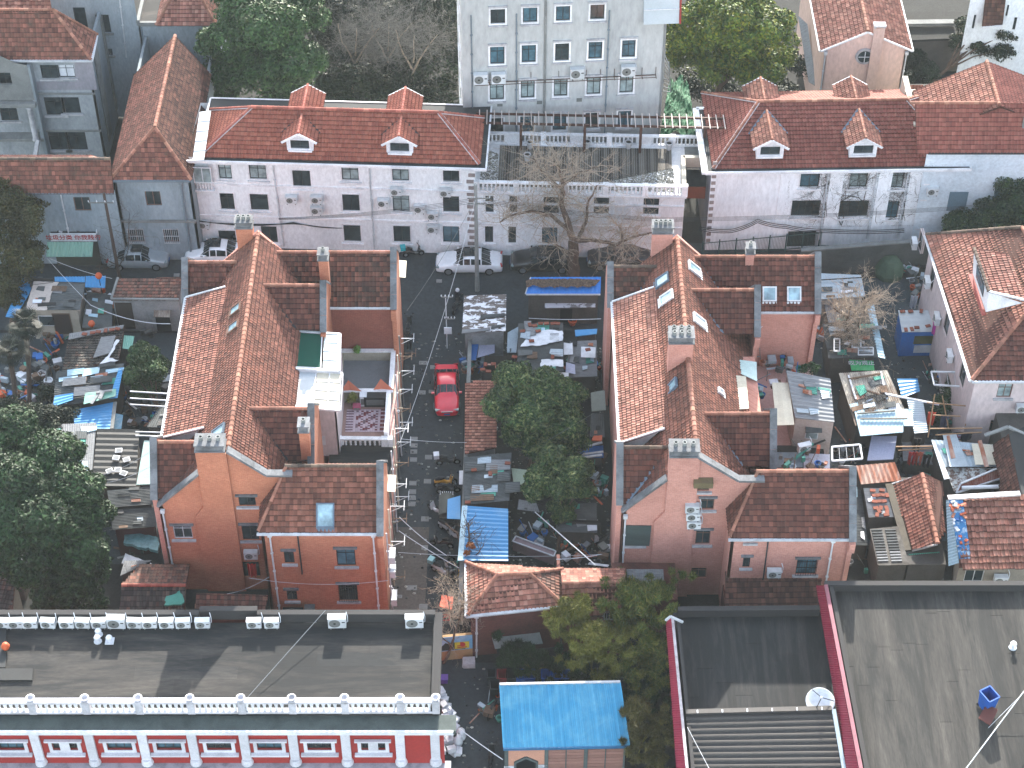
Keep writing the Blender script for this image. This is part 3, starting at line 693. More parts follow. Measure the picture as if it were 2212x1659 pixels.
# chimneys and roof windows of each house
def onroof(u,v,a,b,c):
 n=(b-a).cross(c-a).normalized()
 if n.z<0:n=-n
 return onplane(u,v,a,n),n
chimney(H1,(-18.0,102.5),1.1,.75,9,13.8,3);chimney(H2,(10.1,102.0),1.35,.8,9,13.8,4,B_pink)
chimney(H1,(-12.55,99.9),.62,.7,7.5,13.2,1);chimney(H1,(-12.75,84.7),.6,.75,5.5,12.6,1)
chimney(H2,(10.6,90.6),1.5,1.0,10.2,14.6,3,B_pink,rows=2);chimney(H2,(16.0,101.2),.55,.6,8,12.6,1,B_pink)
def rooflight(h,L,t,x,y,side,second,**k):
 rx=-17.5 if second else-17.1;zr=12.7
 if side=='W':a,b,c=L(rx,84,zr),L(rx,100,zr),L(-19.25,84,zr-(rx+19.25)*.96)
 elif side=='E':a,b,c=L(rx,84,zr),L(rx,100,zr),L(-12.6,84,zr-(-12.6-rx))
 elif side=='NE':a,b,c=L(-8,101.8,11.4),L(-12,101.8,11.4),L(-8,99.24,8.86)
 elif side=='SE':a,b,c=L(-8,82.3,11.2),L(-12,82.3,11.2),L(-8,79.5,8.4)
 p,n=onroof(*V(t,x,y),a,b,c);return skylight(h,p,n,V3((0,0,1)),**k)
rooflight(H1,L1,'B1',1900,945,'W',False,w=.8,l=1.0,framem=M_framebr);rooflight(H1,L1,'B1',1882,1085,'W',False,w=.8,l=1.0,framem=M_framebr)
rooflight(H1,L1,'C1',1760,385,'W',False,w=.9,l=1.2);rooflight(H1,L1,'C2',625,1045,'SE',False,w=1.1,l=1.5)
rooflight(H2,L2,'B3',1350,710,'W',True,w=.9,l=1.1);rooflight(H2,L2,'B3',1385,850,'W',True,w=.9,l=1.1,framem=M_framew)
rooflight(H2,L2,'B3',1432,1560,'W',True,w=.8,l=1.0,tilt=.3);rooflight(H2,L2,'B3',1595,620,'E',True,w=.9,l=1.2,framem=M_framew)
rooflight(H2,L2,'B3',1635,1040,'E',True,w=.9,l=1.2,framem=M_framew,glassm=M_wsheet);rooflight(H2,L2,'B3',1805,1605,'E',True,w=.5,l=.5,framem=M_framew,glassm=M_wsheet)
rooflight(H2,L2,'B4',165,815,'NE',True,w=.95,l=1.0,framem=M_framew);rooflight(H2,L2,'B4',362,815,'NE',True,w=.95,l=1.0,framem=M_framew)
# roof terrace of the first house
zt=3.75
mb=MB();mb.box((-9.95,97.4,zt),(3.5,3.9,.1));mb.build('terrace_floor',mat('terrace_tiles','777c80',.8,'5a5f63',.5,1),H1)
mb=MB()
for c,d in(((-9.95,99.3,4.15),(3.6,.22,.9)),((-9.95,95.4,4.1),(3.6,.22,1.0)),((-8.2,97.35,4.15),(.25,3.68,.9)),((-11.75,97.35,4.15),(.2,3.68,.9))):mb.box(c,d)
mb.build('terrace_parapet',mat('cream_parapet','a8a192',.8,'77705f',.5,.8),H1)
mb=MB()
for c,d in(((-9.95,99.28,4.66),(3.8,.3,.1)),((-9.95,95.38,4.66),(3.8,.32,.1)),((-8.2,97.35,4.655),(.32,3.5,.1))):mb.box(c,d)
mb.build('parapet_coping',W_trim,H1)
mb=MB();mb.box((-9.9,93.4,zt-.01),(3.4,3.4,.08));mb.build('terrace_floor',mat('pink_terrace','9a7c72',.8),H1)
# patterned tile carpet, each tile a piece
M_tw=mat('white_floor_tile','b9a6ad',.6);M_tr=mat('maroon_floor_tile','6b2a32',.6);M_tg=mat('grey_floor_tile','6f5560',.6)
x0,x1=Q('C2',790,300,zt).x,Q('C2',1125,300,zt).x;ya,yb=Q('C2',900,380,zt).y,Q('C2',900,200,zt).y
pat=thing('tiled_carpet','pattern of small white, grey and maroon tiles on the roof terrace behind the balustrade','floor tiles',((x0+x1)/2,(ya+yb)/2,zt+.05))
n1,n2=17,17
tm={}
for k_,m_ in(('w',M_tw),('r',M_tr),('g',M_tg)):
 b_=MB();b_.box((0,0,.01),((x1-x0)/n1*.93,(yb-ya)/n2*.93,.02));tm[k_]=b_.mesh('floor_tile',m_)
for i in range(n1):
 for j in range(n2):
  fx=i/n1
  if fx>.82:k_='r' if(i+j)%2 else 'w';k_='r' if(i*3+j)%3 else 'w'
  elif fx<.17:k_='wg'[(i*2+j)%2]
  elif i in(3,13) or j in(0,16):k_='w'
  else:k_='wgwr'[(i*5+j*3+(i*j)%3)%4]
  link('floor_tile',tm[k_],pat,Matrix.Translation(((x0-x1)/2+(i+.5)*(x1-x0)/n1,(ya-yb)/2+(j+.5)*(yb-ya)/n2,0)))
mb=MB();mb.lathe((0,0,0),[(.05,0),(.075,.1),(.05,.25),(.08,.4),(.05,.55),(.06,.65)],8);BAL=mb.mesh('baluster',W_trim,smooth=True)
def balustrade(name,label,p,q,h=.85,step=.32,m=None,posts=(),base=.12,rail=.12,w=.24,bal=None,cat='balustrade',postcap=False,skip=(),group=None):
 """rail, plinth, posts and every baluster; p,q at foot level"""
 p,q=V3(p),V3(q);m=m or W_trim;o=thing(name,label,cat,((p+q)/2)[:],group);d=q-p;L_=d.length;d.normalize()
 up=V3((0,0,1))
 mb=MB();mb.beam(p+up*base/2,q+up*base/2,w,base);mb.build('plinth',m,o)
 mb=MB();mb.beam(p+up*(h-rail/2),q+up*(h-rail/2),w+.06,rail);mb.build('rail',m,o)
 off=root_off(o);sc=(h-base-rail)/.65;ang=math.atan2(d.y,d.x)
 pos=[t*L_ for t in posts]
 n=int(L_/step)
 for i in range(n):
  s=(i+.5)*L_/n
  if any(abs(s-x)<.26 for x in pos) or any(a*L_<s<b*L_ for a,b in skip):continue
  c=p+d*s+up*base-off
  link('baluster',bal or BAL,o,Matrix.Translation(c)@Matrix.Scale(sc,4,(0,0,1)))
 for s in pos:
  c=p+d*s;mb=MB();mb.box((c.x,c.y,c.z+(h+.04)/2),(.42,.36,h+.04),ang);po=mb.build('post',m,o)
  if postcap:mb=MB();mb.lathe((c.x,c.y,c.z+h+.04),[(.16,0),(.18,.06),(.24,.12),(.27,.22),(.18,.22),(.14,.1)],14);mb.build('urn',m,po,smooth=True)
 for a,b in skip:
  mb=MB();mb.beam(p+d*a*L_+up*(base+(h-base-rail)/2),p+d*b*L_+up*(base+(h-base-rail)/2),.1,h-base-rail);mb.build('infill_panel',m,o)
 return o
a,b=Q('C2',735,500,zt-.3),Q('C2',1160,505,zt-.3)
balustrade('terrace_balustrade','white balustrade at the front of the patterned terrace on the left brick house',a,b,.95,.3,W_trim,(0,.87,1),skip=((.0,.1),))
mb=MB();mb.box((-8.35,93.4,4.25),(.3,3.9,.9));mb.build('terrace_parapet',W_trim,H1)
# canopies over the rooms of the first house
def canopy(parent,c4,frame,panels,th=.08,name='canopy'):
 a,b,c,d=[V3(p) for p in c4]
 mb=MB()
 for p,q in((a,b),(b,c),(c,d),(d,a)):mb.beam(p,q,.14,.16)
 o=mb.build(name,frame,parent)
 for(u0,v0,u1,v1,m_) in panels:
  def pt(u,v):return(a*(1-u)+b*u)*(1-v)+(d*(1-u)+c*u)*v
  mb=MB();mb.prism([pt(u0,v0),pt(u1,v0),pt(u1,v1),pt(u0,v1)],(0,0,.03));mb.build('roof_panel',m_,o)
  mb=MB();mb.beam(pt(u1,v0)+V3((0,0,.05)),pt(u1,v1)+V3((0,0,.05)),.07,.06);mb.beam(pt(u0,v0)+V3((0,0,.05)),pt(u1,v0)+V3((0,0,.05)),.06,.05);mb.build('glazing_bar',frame,o)
 return o
zc=9.6
c4=[Q('B2',318,1415,zc),Q('B2',738,1435,zc),Q('B2',745,1140,zc),Q('B2',342,1112,zc)]
canopy(H1,c4,W_trim,[(.04,.04,.64,.96,M_gcan)]+[(.68,.04+.235*k,.97,.04+.235*(k+1),M_glassr) for k in range(4)])
c4=[Q('C2',278,163,zc-.2),Q('C2',742,205,zc-.2),Q('B2',760,1455,zc-.2),Q('B2',308,1432,zc-.2)]
canopy(H1,c4,W_trim,[(.02,.02,.54,.98,M_wsheet)]+[(.56+.22*i,.02+.24*j,.56+.22*(i+1),.02+.24*(j+1),M_cream) for i in range(2) for j in range(4)])
slab_wall(H1,[V3((-11.4,90.3,3.6)),V3((-11.4,95.9,3.6)),V3((-11.4,95.9,9.2)),V3((-11.4,90.3,9.2))],(-.1,0,0),W_rb,'lightwell_wall')
slab_wall(H1,[V3((-14.6,90.3,3.6)),V3((-11.4,90.3,3.6)),V3((-11.4,90.3,9.2)),V3((-14.6,90.3,9.2))],(0,.1,0),W_rb,'lightwell_wall')
# additions of the second house
c4=[Q('C3',1855,205,9.3),Q('C3',2040,190,9.3),Q('B3',2015,1480,9.3),Q('B3',1845,1465,9.3)]
corr(H2,c4,M_cream,.5,.01,'cream_roof_sheet',1)
c4=[Q('B3',1900,1425,9.0),Q('B3',2105,1520,8.7),Q('B3',2100,1365,8.7),Q('B3',1875,1335,9.0)]
corr(H2,c4,mat('pale_green_sheet','a9bdb9',.5),.6,.01,'pale_roof_sheet',1)
slab_wall(H2,[Q('B3',1815,1180,8.5),Q('B3',1860,1200,8.5),Q('B3',1870,1400,8.5),Q('B3',1830,1420,8.5)],(0,0,.06),mat('teal_panel','5d8f92',.5),'teal_roof_panel')
# ---------------------------------------------------------------- row of white buildings along the street
def windows(b,W_,lst,frame=None,**k):
 """lst of (tile, x0, y0, x1, y1, glass, mull)"""
 hs=[]
 for e in lst:
  t,x0,y0,x1,y1=e[:5];p=W_.q(t,x0,y1);q=W_.q(t,x1,y0);hs.append((p[0],p[1],q[0],q[1]))
 return hs
def dress(b,W_,hs,lst,frame,**k):
 for h_,e in zip(hs,lst):W_.window(b,h_,frame,e[5] if len(e)>5 else G_dark,mull=e[6] if len(e)>6 else(2,2),**k)
def gable_dormer(b,t,apex,left,right,foot,zslope,mt,front=True,ridgem=None,z=None,rear=False):
 pass
LW=thing('white_building','white building with bright red hipped roof and two dormers, left of the roof deck','building',(-18,116,0))
A_=Q('B1',1612,440);B_=Q('B2',1838,500)
A_=V3((P(431,531).x,P(431,531).y,0));B_=V3((P(1029,549).x,P(1029,549).y,0))
WL=Wall(A_,B_)
ze=WL.q('A2',1000,1300)[1]
lw=[('A1',1765,1325,1855,1435,G_mid),('A1',2010,1325,2135,1438,G_mid),('A2',370,1370,500,1508,G_dark,(2,1)),('A2',760,1335,888,1447,G_mid),('A2',1165,1340,1293,1450,G_mid),('A2',1573,1343,1700,1458,G_dark,(2,1)),
  ('B1',1780,5,1875,133,G_dark),('B1',2020,12,2150,138,G_dark,(1,2)),('B2',768,15,895,145,G_dark),('B2',1170,22,1298,148,G_mid),('B2',1573,28,1700,153,G_dark,(1,2)),
  ('B2',778,262,905,390,G_dark,(1,1)),('B2',1177,268,1305,395,G_dark,(2,1)),('B2',1573,270,1700,398,G_teal,(2,1)),('B2',120,270,232,400,G_dark,(2,1)),('B1',1770,305,1890,430,G_dark,(1,1))]
hs=windows(LW,WL,lw);WL.face(LW,W_white,hs,z1=ze-.05,name='front_wall')
dress(LW,WL,hs,lw,M_frame,trim=W_trim,tw=.1,sill=W_trim)
d_=WL.d;nn=-WL.n
depth=6.6
def lwp(s,t,z):return WL.A+d_*s+nn*t+V3((0,0,z))
mb=MB();S_=WL.len
mb.prism([lwp(.0,.2,0),lwp(S_,.2,0),lwp(S_,depth,0),lwp(0,depth,0)],(0,0,ze-.1));
o_=MB();o_.poly([lwp(0,.0,0),lwp(0,depth,0),lwp(0,depth,ze-.05),lwp(0,0,ze-.05)]);o_.poly([lwp(S_,.0,0),lwp(S_,depth,0),lwp(S_,depth,ze-.05),lwp(S_,0,ze-.05)]);o_.poly([lwp(0,depth,0),lwp(S_,depth,0),lwp(S_,depth,ze-.05),lwp(0,depth,ze-.05)]);o_.build('side_walls',W_white,LW)
mb=MB();mb.prism([lwp(.75,-.5,ze-.1),lwp(S_+.8,-.5,ze-.1),lwp(S_+.8,depth+.5,ze-.1),lwp(.75,depth+.5,ze-.1)],(0,0,.14));mb.build('eaves_gutter',M_dark,LW)
mb=MB();
for(a,b) in(((.1,-.55),(S_+.85,-.55)),((S_+.85,-.55),(S_+.85,depth+.5)),((.7,depth+.5),(S_+.85,depth+.5)),((.7,-.5),(.7,depth+.5))):mb.beam(lwp(*a,ze-.02),lwp(*b,ze-.02),.12,.22)
mb.build('eaves_edge',W_trim,LW)
for zz in(3.1,6.15):
 mb=MB();mb.beam(lwp(0,-.04,zz),lwp(S_,-.04,zz),.1,.14);mb.build('string_course',W_trim,LW)
mb=MB();mb.beam(lwp(S_-.35,-.03,ze/2),lwp(S_-.34,-.03,ze/2),.1,ze-.3)
for k in range(14):mb=MB();mb.box(lwp(S_-.25-(.07 if k%2 else 0),-.03,.5+k*.6),(.5+(.14 if k%2 else 0),.08,.3),math.atan2(d_.y,d_.x));mb.build('quoin',mat('brown_quoin','8f8582',.8),LW)
# hipped roof
def hip(b,e,ridge_l,ridge_r,m,mr,**k):
 """e = four eave corners near-left, near-right, far-right, far-left"""
 a,b_,c,d=e
 tile_roof(b,[a,b_,ridge_r,ridge_l],m,nind=k.get('nind',90),w=k.get('w',.24),c=k.get('c',.33),rib=.075,t=.06)
 tile_roof(b,[b_,c,ridge_r],m,nind=0,w=.24,rib=.045);tile_roof(b,[d,a,ridge_l],m,nind=0,w=.24,rib=.045)
 tile_roof(b,[c,d,ridge_l,ridge_r],m,nind=0,w=.24,rib=.045)
 up=V3((0,0,.05))
 ridge(b,ridge_l+up,ridge_r+up,mr,.13,.4)
 for x,y in((a,ridge_l),(b_,ridge_r),(d,ridge_l),(c,ridge_r)):ridge(b,x+up,y+up,mr,.11,.4,mortar=k.get('mortar'))
zr_=ze+.1
M_mort=mat('roof_mortar','b9b3b4',.9,'77706f',.5,3)
f_=lambda s,t,z=0:lwp(s,t,zr_+z)
sl=WL.q('A1',1697,1250)[0];sr=WL.q('A2',1865,1265)[0]
rl=P(543,233,zr_+2.45);rr=P(949,236,zr_+2.45)
tr=(rl-WL.A).dot(nn);sL=(rl-WL.A).dot(d_);sR=(rr-WL.A).dot(d_)
hip(LW,[f_(.95,-.1),f_(S_+.35,-.1),f_(S_+.35,2*tr+.1),f_(.95,2*tr+.1)],f_(sL,tr,2.45),f_(sR,tr,2.45),T_red,M_ridge_red,mortar=M_mort,nind=180)
def dormer(b,base,d,n,uc,w,zf,zap,slope,mt,mr,back=2.6,front_t=0,lead=M_dark,both=True):
 """gabled dormer: base(s,t,z)->world, centre s=uc, face at t=front_t, sill z zf, apex z zap"""
 hw=w/2;eh=zap-.62*hw
 f=front_t
 Wd=Wall(base(uc-hw,f,0),base(uc+hw,f,0),zf)
 s0=0;hole=(.28,zf+.35,w-.28,zf+.35+(eh-zf-.45))
 Wd.face(b,W_trim,[hole],shape=[(0,zf),(w,zf),(w,eh),(w/2,zap),(0,eh)],name='dormer_face')
 Wd.window(b,hole,M_frame,G_dark,mull=(2,1),fw=.05,trim=W_trim,tw=.06,sill=W_trim)
 mb=MB();tb=f+back
 for sgn in(-1,1):mb.poly([base(uc+sgn*hw,f,zf),base(uc+sgn*hw,f,eh),base(uc+sgn*hw,tb,eh)])
 mb.build('dormer_cheek',W_trim,b)
 ov=.28;dl=zap-.62*(hw+ov)
 for sgn in(-1,1):
  pts=[base(uc,f-ov,zap+.05),base(uc+sgn*(hw+ov),f-ov,dl+.05),base(uc+sgn*(hw+ov),f+(dl-zf)/slope-.25,dl+.05),base(uc,f+(zap-zf)/slope-.1,zap+.05)]
  tile_roof(b,pts,mt,.22,.3,nind=0,rib=.045,name='dormer_roof')
  mb=MB();mb.beam(base(uc,f-ov,zap+.02),base(uc+sgn*(hw+ov+.04),f-ov,dl+.0),.08,.16);mb.build('barge_board',W_trim,b)
  mb=MB();mb.beam(pts[2]+(pts[2]-pts[3])*.06,pts[3],.3,.05);mb.build('valley_flashing',lead,b)
 ridge(b,base(uc,f-ov,zap+.1),base(uc,f+(zap-zf)/slope-.1,zap+.1),mr,.1,.36)
 if both:
  rt=f+(zap-zf)/slope;
  for sgn in(-1,1):
   pts=[base(uc,tr_far-.3,zap+.05),base(uc+sgn*(hw+ov),tr_far-.3,dl+.05),base(uc+sgn*(hw+ov),tr_far+3.3,dl+.05),base(uc,tr_far+3.3,zap+.05)]
   tile_roof(b,pts,mt,.22,.3,nind=0,rib=.045,name='dormer_roof')
   mb=MB();mb.beam(base(uc,tr_far+3.3,zap+.02),base(uc+sgn*(hw+ov+.04),tr_far+3.3,dl),.1,.18);mb.build('barge_board',W_trim,b)
  ridge(b,base(uc,tr_far-.2,zap+.1),base(uc,tr_far+3.3,zap+.1),mr,.1,.36)
tr_far=tr
for(x,y) in((420,1215),(1225,1215)):
 p=Q('A2',x,y,zr_+.6);uc=(p-WL.A).dot(d_)
 dormer(LW,lwp,d_,nn,uc,1.95,zr_+.3,zr_+2.15,2.45/(tr+.1),T_red,M_ridge_red,front_t=.35)
# glazed balcony at its left end with white sloped lid
gb=[Q('A1',1548,1295,9.3),Q('A1',1640,1290,9.3),Q('A1',1697,895,9.9),Q('A1',1605,905,9.9)]
mb=MB();mb.prism(gb,(0,0,.06));mb.build('balcony_roof',mat('white_lid','c9cdcf',.5,'8f999d',.3),LW)
for k in range(1,5):mb=MB();mb.beam(gb[0].lerp(gb[3],k/5)+V3((0,0,.08)),gb[1].lerp(gb[2],k/5)+V3((0,0,.08)),.05,.05);mb.build('batten',W_trim,LW)
bw0,bz0=WL.q('A1',1570,1430);bw1,bz1=WL.q('A1',1700,1312)
WL.window(LW,(bw0,bz0,bw1,bz1),M_framew,G_mid,mull=(2,1),th=-.5)
mb=MB();mb.prism([lwp(bw0-.05,-.45,bz0-1.0),lwp(bw1+.05,-.45,bz0-1.0),lwp(bw1+.05,-.45,bz0-.85),lwp(bw0-.05,-.45,bz0-.85)],nn*.45);mb.prism([lwp(bw0-.05,-.44,bz0-.12),lwp(bw1+.05,-.44,bz0-.12),lwp(bw1+.05,-.44,bz0),lwp(bw0-.05,-.44,bz0)],nn*.3);mb.build('balcony_ledge',W_trim,LW)
for k in range(6):link('baluster',BAL,LW,Matrix.Translation(lwp(bw0+.15+k*(bw1-bw0-.3)/5,-.3,bz0-.82)-root_off(LW))@Matrix.Scale(1.0,4))
for(t,x,yt,yb) in(('A2',210,1300,1659),):downpipe(LW,lwp(WL.q(t,x,1400)[0],-.08,ze-.2),lwp(WL.q(t,x,1400)[0]+.2,-.08,.3),M_gut,hopper=False)
for x in(985,):downpipe(LW,lwp(WL.q('A2',x,1450)[0],-.08,ze-.2),lwp(WL.q('A2',x,1450)[0],-.08,.3),M_gut,hopper=False)
# ---------------------------------------------------------------- terrace building
TB_=thing('terrace_building','white two storey building with a balustraded timber roof deck between the two red roofed blocks','building',(3,117,0))
WT=Wall(P(1029.5,550),P(1469,560));zt2=6.25
tw=[('B2',1913,28,1977,158),('B2',2105,30,2167,160),('B3',387,37,512,165),('B3',790,42,917,170,G_dark,(1,2)),('B3',1187,48,1320,175),('B2',1910,272,1973,400),('B2',2097,275,2158,405),('B3',375,282,500,408,G_teal)]
hs=windows(TB_,WT,tw);WT.face(TB_,W_white2,hs,z1=zt2+.02,name='front_wall');dress(TB_,WT,hs,tw,M_frame,sill=W_trim)
dt,nt_=WT.d,-WT.n
def twp(s,t,z):return WT.A+dt*s+nt_*t+V3((0,0,z))
TL=WT.len;TD=5.9
mb=MB();mb.poly([twp(0,0,0),twp(0,TD,0),twp(0,TD,zt2),twp(0,0,zt2)]);mb.poly([twp(TL,0,0),twp(TL,TD,0),twp(TL,TD,zt2),twp(TL,0,zt2)]);mb.build('side_walls',W_white2,TB_)
mb=MB();mb.prism([twp(0,-.25,zt2-.12),twp(TL+.1,-.25,zt2-.12),twp(TL+.1,TD,zt2-.12),twp(0,TD,zt2-.12)],(0,0,.14));mb.build('roof_slab',W_trim,TB_)
for zz in(3.1,5.2):mb=MB();mb.beam(twp(0,-.05,zz),twp(TL,-.05,zz),.12,.16);mb.build('string_course',W_trim,TB_)
# deck boards one by one
nb=74;x_a,x_b=1.6,14.6
bm_=MB();bm_.box((0,0,0),((x_b-x_a)/nb*.93,1,.05));bme=[bm_.mesh('deck_board',mat('deck_board_'+k_,c_,.9,'26241f',.6,2,(1,.3,1),grain=.2)) for k_,c_ in(('a','4d4943'),('b','3d3a36'),('c','5c5850'),('d','6e6a62'))]
ya,yb=.55,TD-.5
for i in range(nb):
 s=x_a+(i+.5)*(x_b-x_a)/nb;y_end=yb
 fr=(s-x_a)/(x_b-x_a);y_st=ya if fr<.45 else ya+(fr-.45)*4.6
 c=twp(s,(y_st+y_end)/2,zt2+.05+random.uniform(0,.012))-root_off(TB_)
 link('deck_board',bme[i*7%4 if i%5 else 3],TB_,Matrix.Translation(c)@Matrix.Rotation(math.atan2(dt.y,dt.x),4,'Z')@Matrix.Scale(y_end-y_st,4,(0,1,0)))
def pebbles(parent,poly,z,n,m,r=(.04,.09),name='gravel'):
 xs=[p[0] for p in poly];ys=[p[1] for p in poly];vs=[];fs=[];k=0
 def inside(x,y):
  c=False
  for i in range(len(poly)):
   a,b=poly[i],poly[i-1]
   if(a[1]>y)!=(b[1]>y) and x<(b[0]-a[0])*(y-a[1])/(b[1]-a[1])+a[0]:c=not c
  return c
 while k<n:
  x,y=random.uniform(min(xs),max(xs)),random.uniform(min(ys),max(ys))
  if not inside(x,y):continue
  rr=random.uniform(*r);h=rr*random.uniform(.5,1);a=random.random()*6;q=len(vs)
  for j in range(5):t=a+j*1.2566;vs.append((x+rr*math.cos(t),y+rr*.8*math.sin(t),z))
  vs.append((x,y,z+h));fs+=[(q+j,q+(j+1)%5,q+5) for j in range(5)];k+=1
 b=MB();b.add(vs,fs);o=b.build(name,m,parent);o['kind']='stuff';return o
M_peb=tilemat('pebble',['b0aca6','6f6c69','8c8883','d0ccc6','4b4947'],'55504a',.3,1)
g1=[twp(6.3,.35,0),twp(14.7,.35,0),twp(14.7,3.2,0),twp(12,2.6,0),twp(9.5,1.5,0)]
pebbles(TB_,[(p.x,p.y) for p in g1],zt2+.03,2600,M_peb);g2=[twp(.3,.4,0),twp(1.6,.4,0),twp(1.5,4.5,0),twp(.3,5,0)];pebbles(TB_,[(p.x,p.y) for p in g2],zt2+.03,900,M_peb)
balustrade('front_balustrade','long white balustrade along the street side of the roof deck, behind the bare tree',twp(.1,-.05,zt2+.02),twp(TL-.05,-.05,zt2+.02),.95,.31,W_trim,(.0,.19,.42,.62,.81,1))
balustrade('back_balustrade','shaded white balustrade at the back of the roof deck under the pergola',twp(-.1,TD-.1,zt2+.02),twp(TL+4.4,TD-.0,zt2+.02),.95,.31,W_trim,(.0,.25,.5,.74,1),skip=((.1,.16),(.35,.4),(.6,.66)))
mb=MB();mb.beam(twp(TL-.1,0,zt2+.45),twp(TL-.1,3.6,zt2+.45),.3,.9);mb.beam(twp(TL-.1,3.5,zt2+.45),twp(TL+4.5,3.6,zt2+.45),.3,.9);mb.build('deck_parapet',mat('cream_wall','b9b3a4',.8,'8a8576',.4),TB_)
mb=MB();mb.prism([twp(TL,3.5,zt2-.2),twp(TL+4.4,3.5,zt2-.2),twp(TL+4.4,6,zt2-.2),twp(TL,6,zt2-.2)],(0,0,.2));mb.build('bridge_slab',S_conc,TB_)
mb=MB();mb.prism([twp(TL+.2,3.4,3.2),twp(TL+3.2,3.4,3.2),twp(TL+3.2,3.4,4.3),twp(TL+.2,3.4,4.3)],(0,.1,0));mb.build('orange_panel',mat('link_orange','8f4f38',.6),TB_)  # flat orange panel below the glazed link
mb=MB();mb.prism([twp(TL+.2,3.4,4.35),twp(TL+3.2,3.4,4.35),twp(TL+3.2,3.4,5.9),twp(TL+.2,3.4,5.9)],(0,.1,0));mb.build('glazed_link',G_dark,TB_)
# pergola
pg=thing('pergola','long timber pergola of pale slats over brown beams at the back of the roof deck','pergola',twp(8,TD-.5,zt2)[:])
M_pgb=mat('brown_beam','4d332a',.7);M_pgs=mat('pale_slat','b9aca4',.7,'7b6f69',.4,3)
zp=zt2+2.55;pa,pb=P(1040,284,zp),P(1504,293,zp);pc,pd_=P(1040,263,zp),P(1504,266,zp)
pa=twp(-.2,TD-1.0,zp);pb=twp(TL+4.3,TD-1.0,zp);pc=twp(-.2,TD+.15,zp);pd_=twp(TL+4.3,TD+.15,zp)
mb=MB();mb.beam(pa,pb,.12,.16);mb.build('beam',M_pgb,pg);mb=MB();mb.beam(pc,pd_,.12,.16);mb.build('beam',M_pgb,pg)
sl_=MB();sl_.box((0,0,0),(.07,1.7,.08));slm=sl_.mesh('slat',M_pgs);n=36
for i in range(n):
 c=pa.lerp(pb,(i+.5)/n).lerp(pc.lerp(pd_,(i+.5)/n),.5)+V3((0,0,.12))-root_off(pg)
 link('slat',slm,pg,Matrix.Translation(c)@Matrix.Rotation(random.uniform(-.03,.03),4,'Z'))
for f in(.0,.17,.41,.62,.86):mb=MB();p=pa.lerp(pb,f);mb.box((p.x,p.y,(zp+zt2)/2),(.2,.2,zp-zt2));mb.build('post',M_pgb,pg)
for(t,x,y,tx) in(('A3',257,1270,'grey bucket on the deck left of the pergola post'),('A3',278,1170,'white pot at the foot of the first pergola post'),('A3',738,1165,'pot at the foot of the second pergola post'),('A3',1070,1170,'pot at the foot of the third pergola post'),('A3',1395,1180,'large pale pot in the sunny strip of the deck')):
 p=Q(t,x,y+20,zt2+.08);o=thing('plant_pot',tx,'pot',p[:],'pots on the roof deck');mb=MB();mb.lathe((0,0,0),[(.18,0),(.26,.55),(.29,.56),(.29,.62),(.22,.62),(.2,.5)],10);mb.build('pot',S_sill,o,off=(0,0,0));mb=MB();mb.lathe((0,0,.5),[(.21,0),(.2,.05)],10);mb.build('soil',M_earth,o,off=(0,0,0))
# ---------------------------------------------------------------- tall building
TW=thing('office_building','tall pale grey building with rows of framed windows and AC units behind the roof deck','building',(4,124,0))
A_=onY(1002,300,121.6);B_=onY(1426,270,122.6);WTall=Wall((A_.x,A_.y),(B_.x,B_.y));HT=19.6
tl=[]
cols={0:[(1953,70,2070,190,'A2'),(222,58,338,180,'A3'),(487,45,603,167,'A3'),(762,33,880,155,'A3')],
  1:[(1950,372,2065,515,'A2'),(212,358,327,502,'A3'),(480,345,595,488,'A3'),(747,332,862,473,'A3'),(1015,318,1130,460,'A3')],
  2:[(1947,662,2060,802,'A2'),(205,648,317,787,'A3'),(470,635,582,773,'A3'),(733,620,848,758,'A3'),(997,607,1112,745,'A3')],
  3:[(1945,945,2055,1065,'A2'),(200,930,310,1060,'A3'),(460,917,572,1048,'A3'),(722,903,834,1032,'A3'),(983,888,1093,1018,'A3')]}
for r_,L_ in cols.items():
 for k,(x0,y0,x1,y1,t) in enumerate(L_):tl.append((t,x0,y0,x1,y1,(G_teal if(r_+k)%3 else G_dark) if r_ in(0,1,3) else G_mid,(2,2) if r_ else(2,1)))
hs=windows(TW,WTall,tl)
w0=hs[0];up_=[(h_[0],h_[1]+3.38*k,h_[2],h_[3]+3.38*k) for k in() for h_ in hs[:4]]
low=[(h_[0],h_[1]-3.3*k,h_[2],h_[3]-3.3*k) for k in(1,) for h_ in hs[-5:]]
WTall.face(TW,W_tall,hs+up_+low,z1=HT,name='front_wall');dress(TW,WTall,hs,tl,M_frame,trim=W_trim,sill=S_sill,lintel=S_sill,tw=.13)
for h_ in up_+low:WTall.window(TW,h_,M_frame,G_dark,trim=W_trim,tw=.13)
SW_=Wall(WTall.pt(0,0,-9)[:2],WTall.A[:2]);so=[(a,z,a+.8,z+1.5) for z in(1,4.4,7.8,11.2,14.6,17.6) for a in(1.6,4.2,6.6)]
SW_.face(TW,W_tall,so,z1=HT,name='side_wall')
for h_ in so:SW_.window(TW,h_,M_frame,G_dark,trim=W_trim,tw=.1)
mb=MB();L_=WTall.len;mb.prism([WTall.pt(L_,0),WTall.pt(L_,0,-9),WTall.pt(L_,HT,-9),WTall.pt(L_,HT)],WTall.d*-.2);mb.prism([WTall.pt(0.2,0,-9),WTall.pt(L_-.21,0,-9),WTall.pt(L_-.21,HT,-9),WTall.pt(.2,HT,-9)],WTall.n*.2);mb.prism([WTall.pt(.0,HT,-.01),WTall.pt(L_,HT,-.01),WTall.pt(L_,HT,-9),WTall.pt(0,HT,-9)],(0,0,.3));mb.build('rear_walls',W_tall,TW)
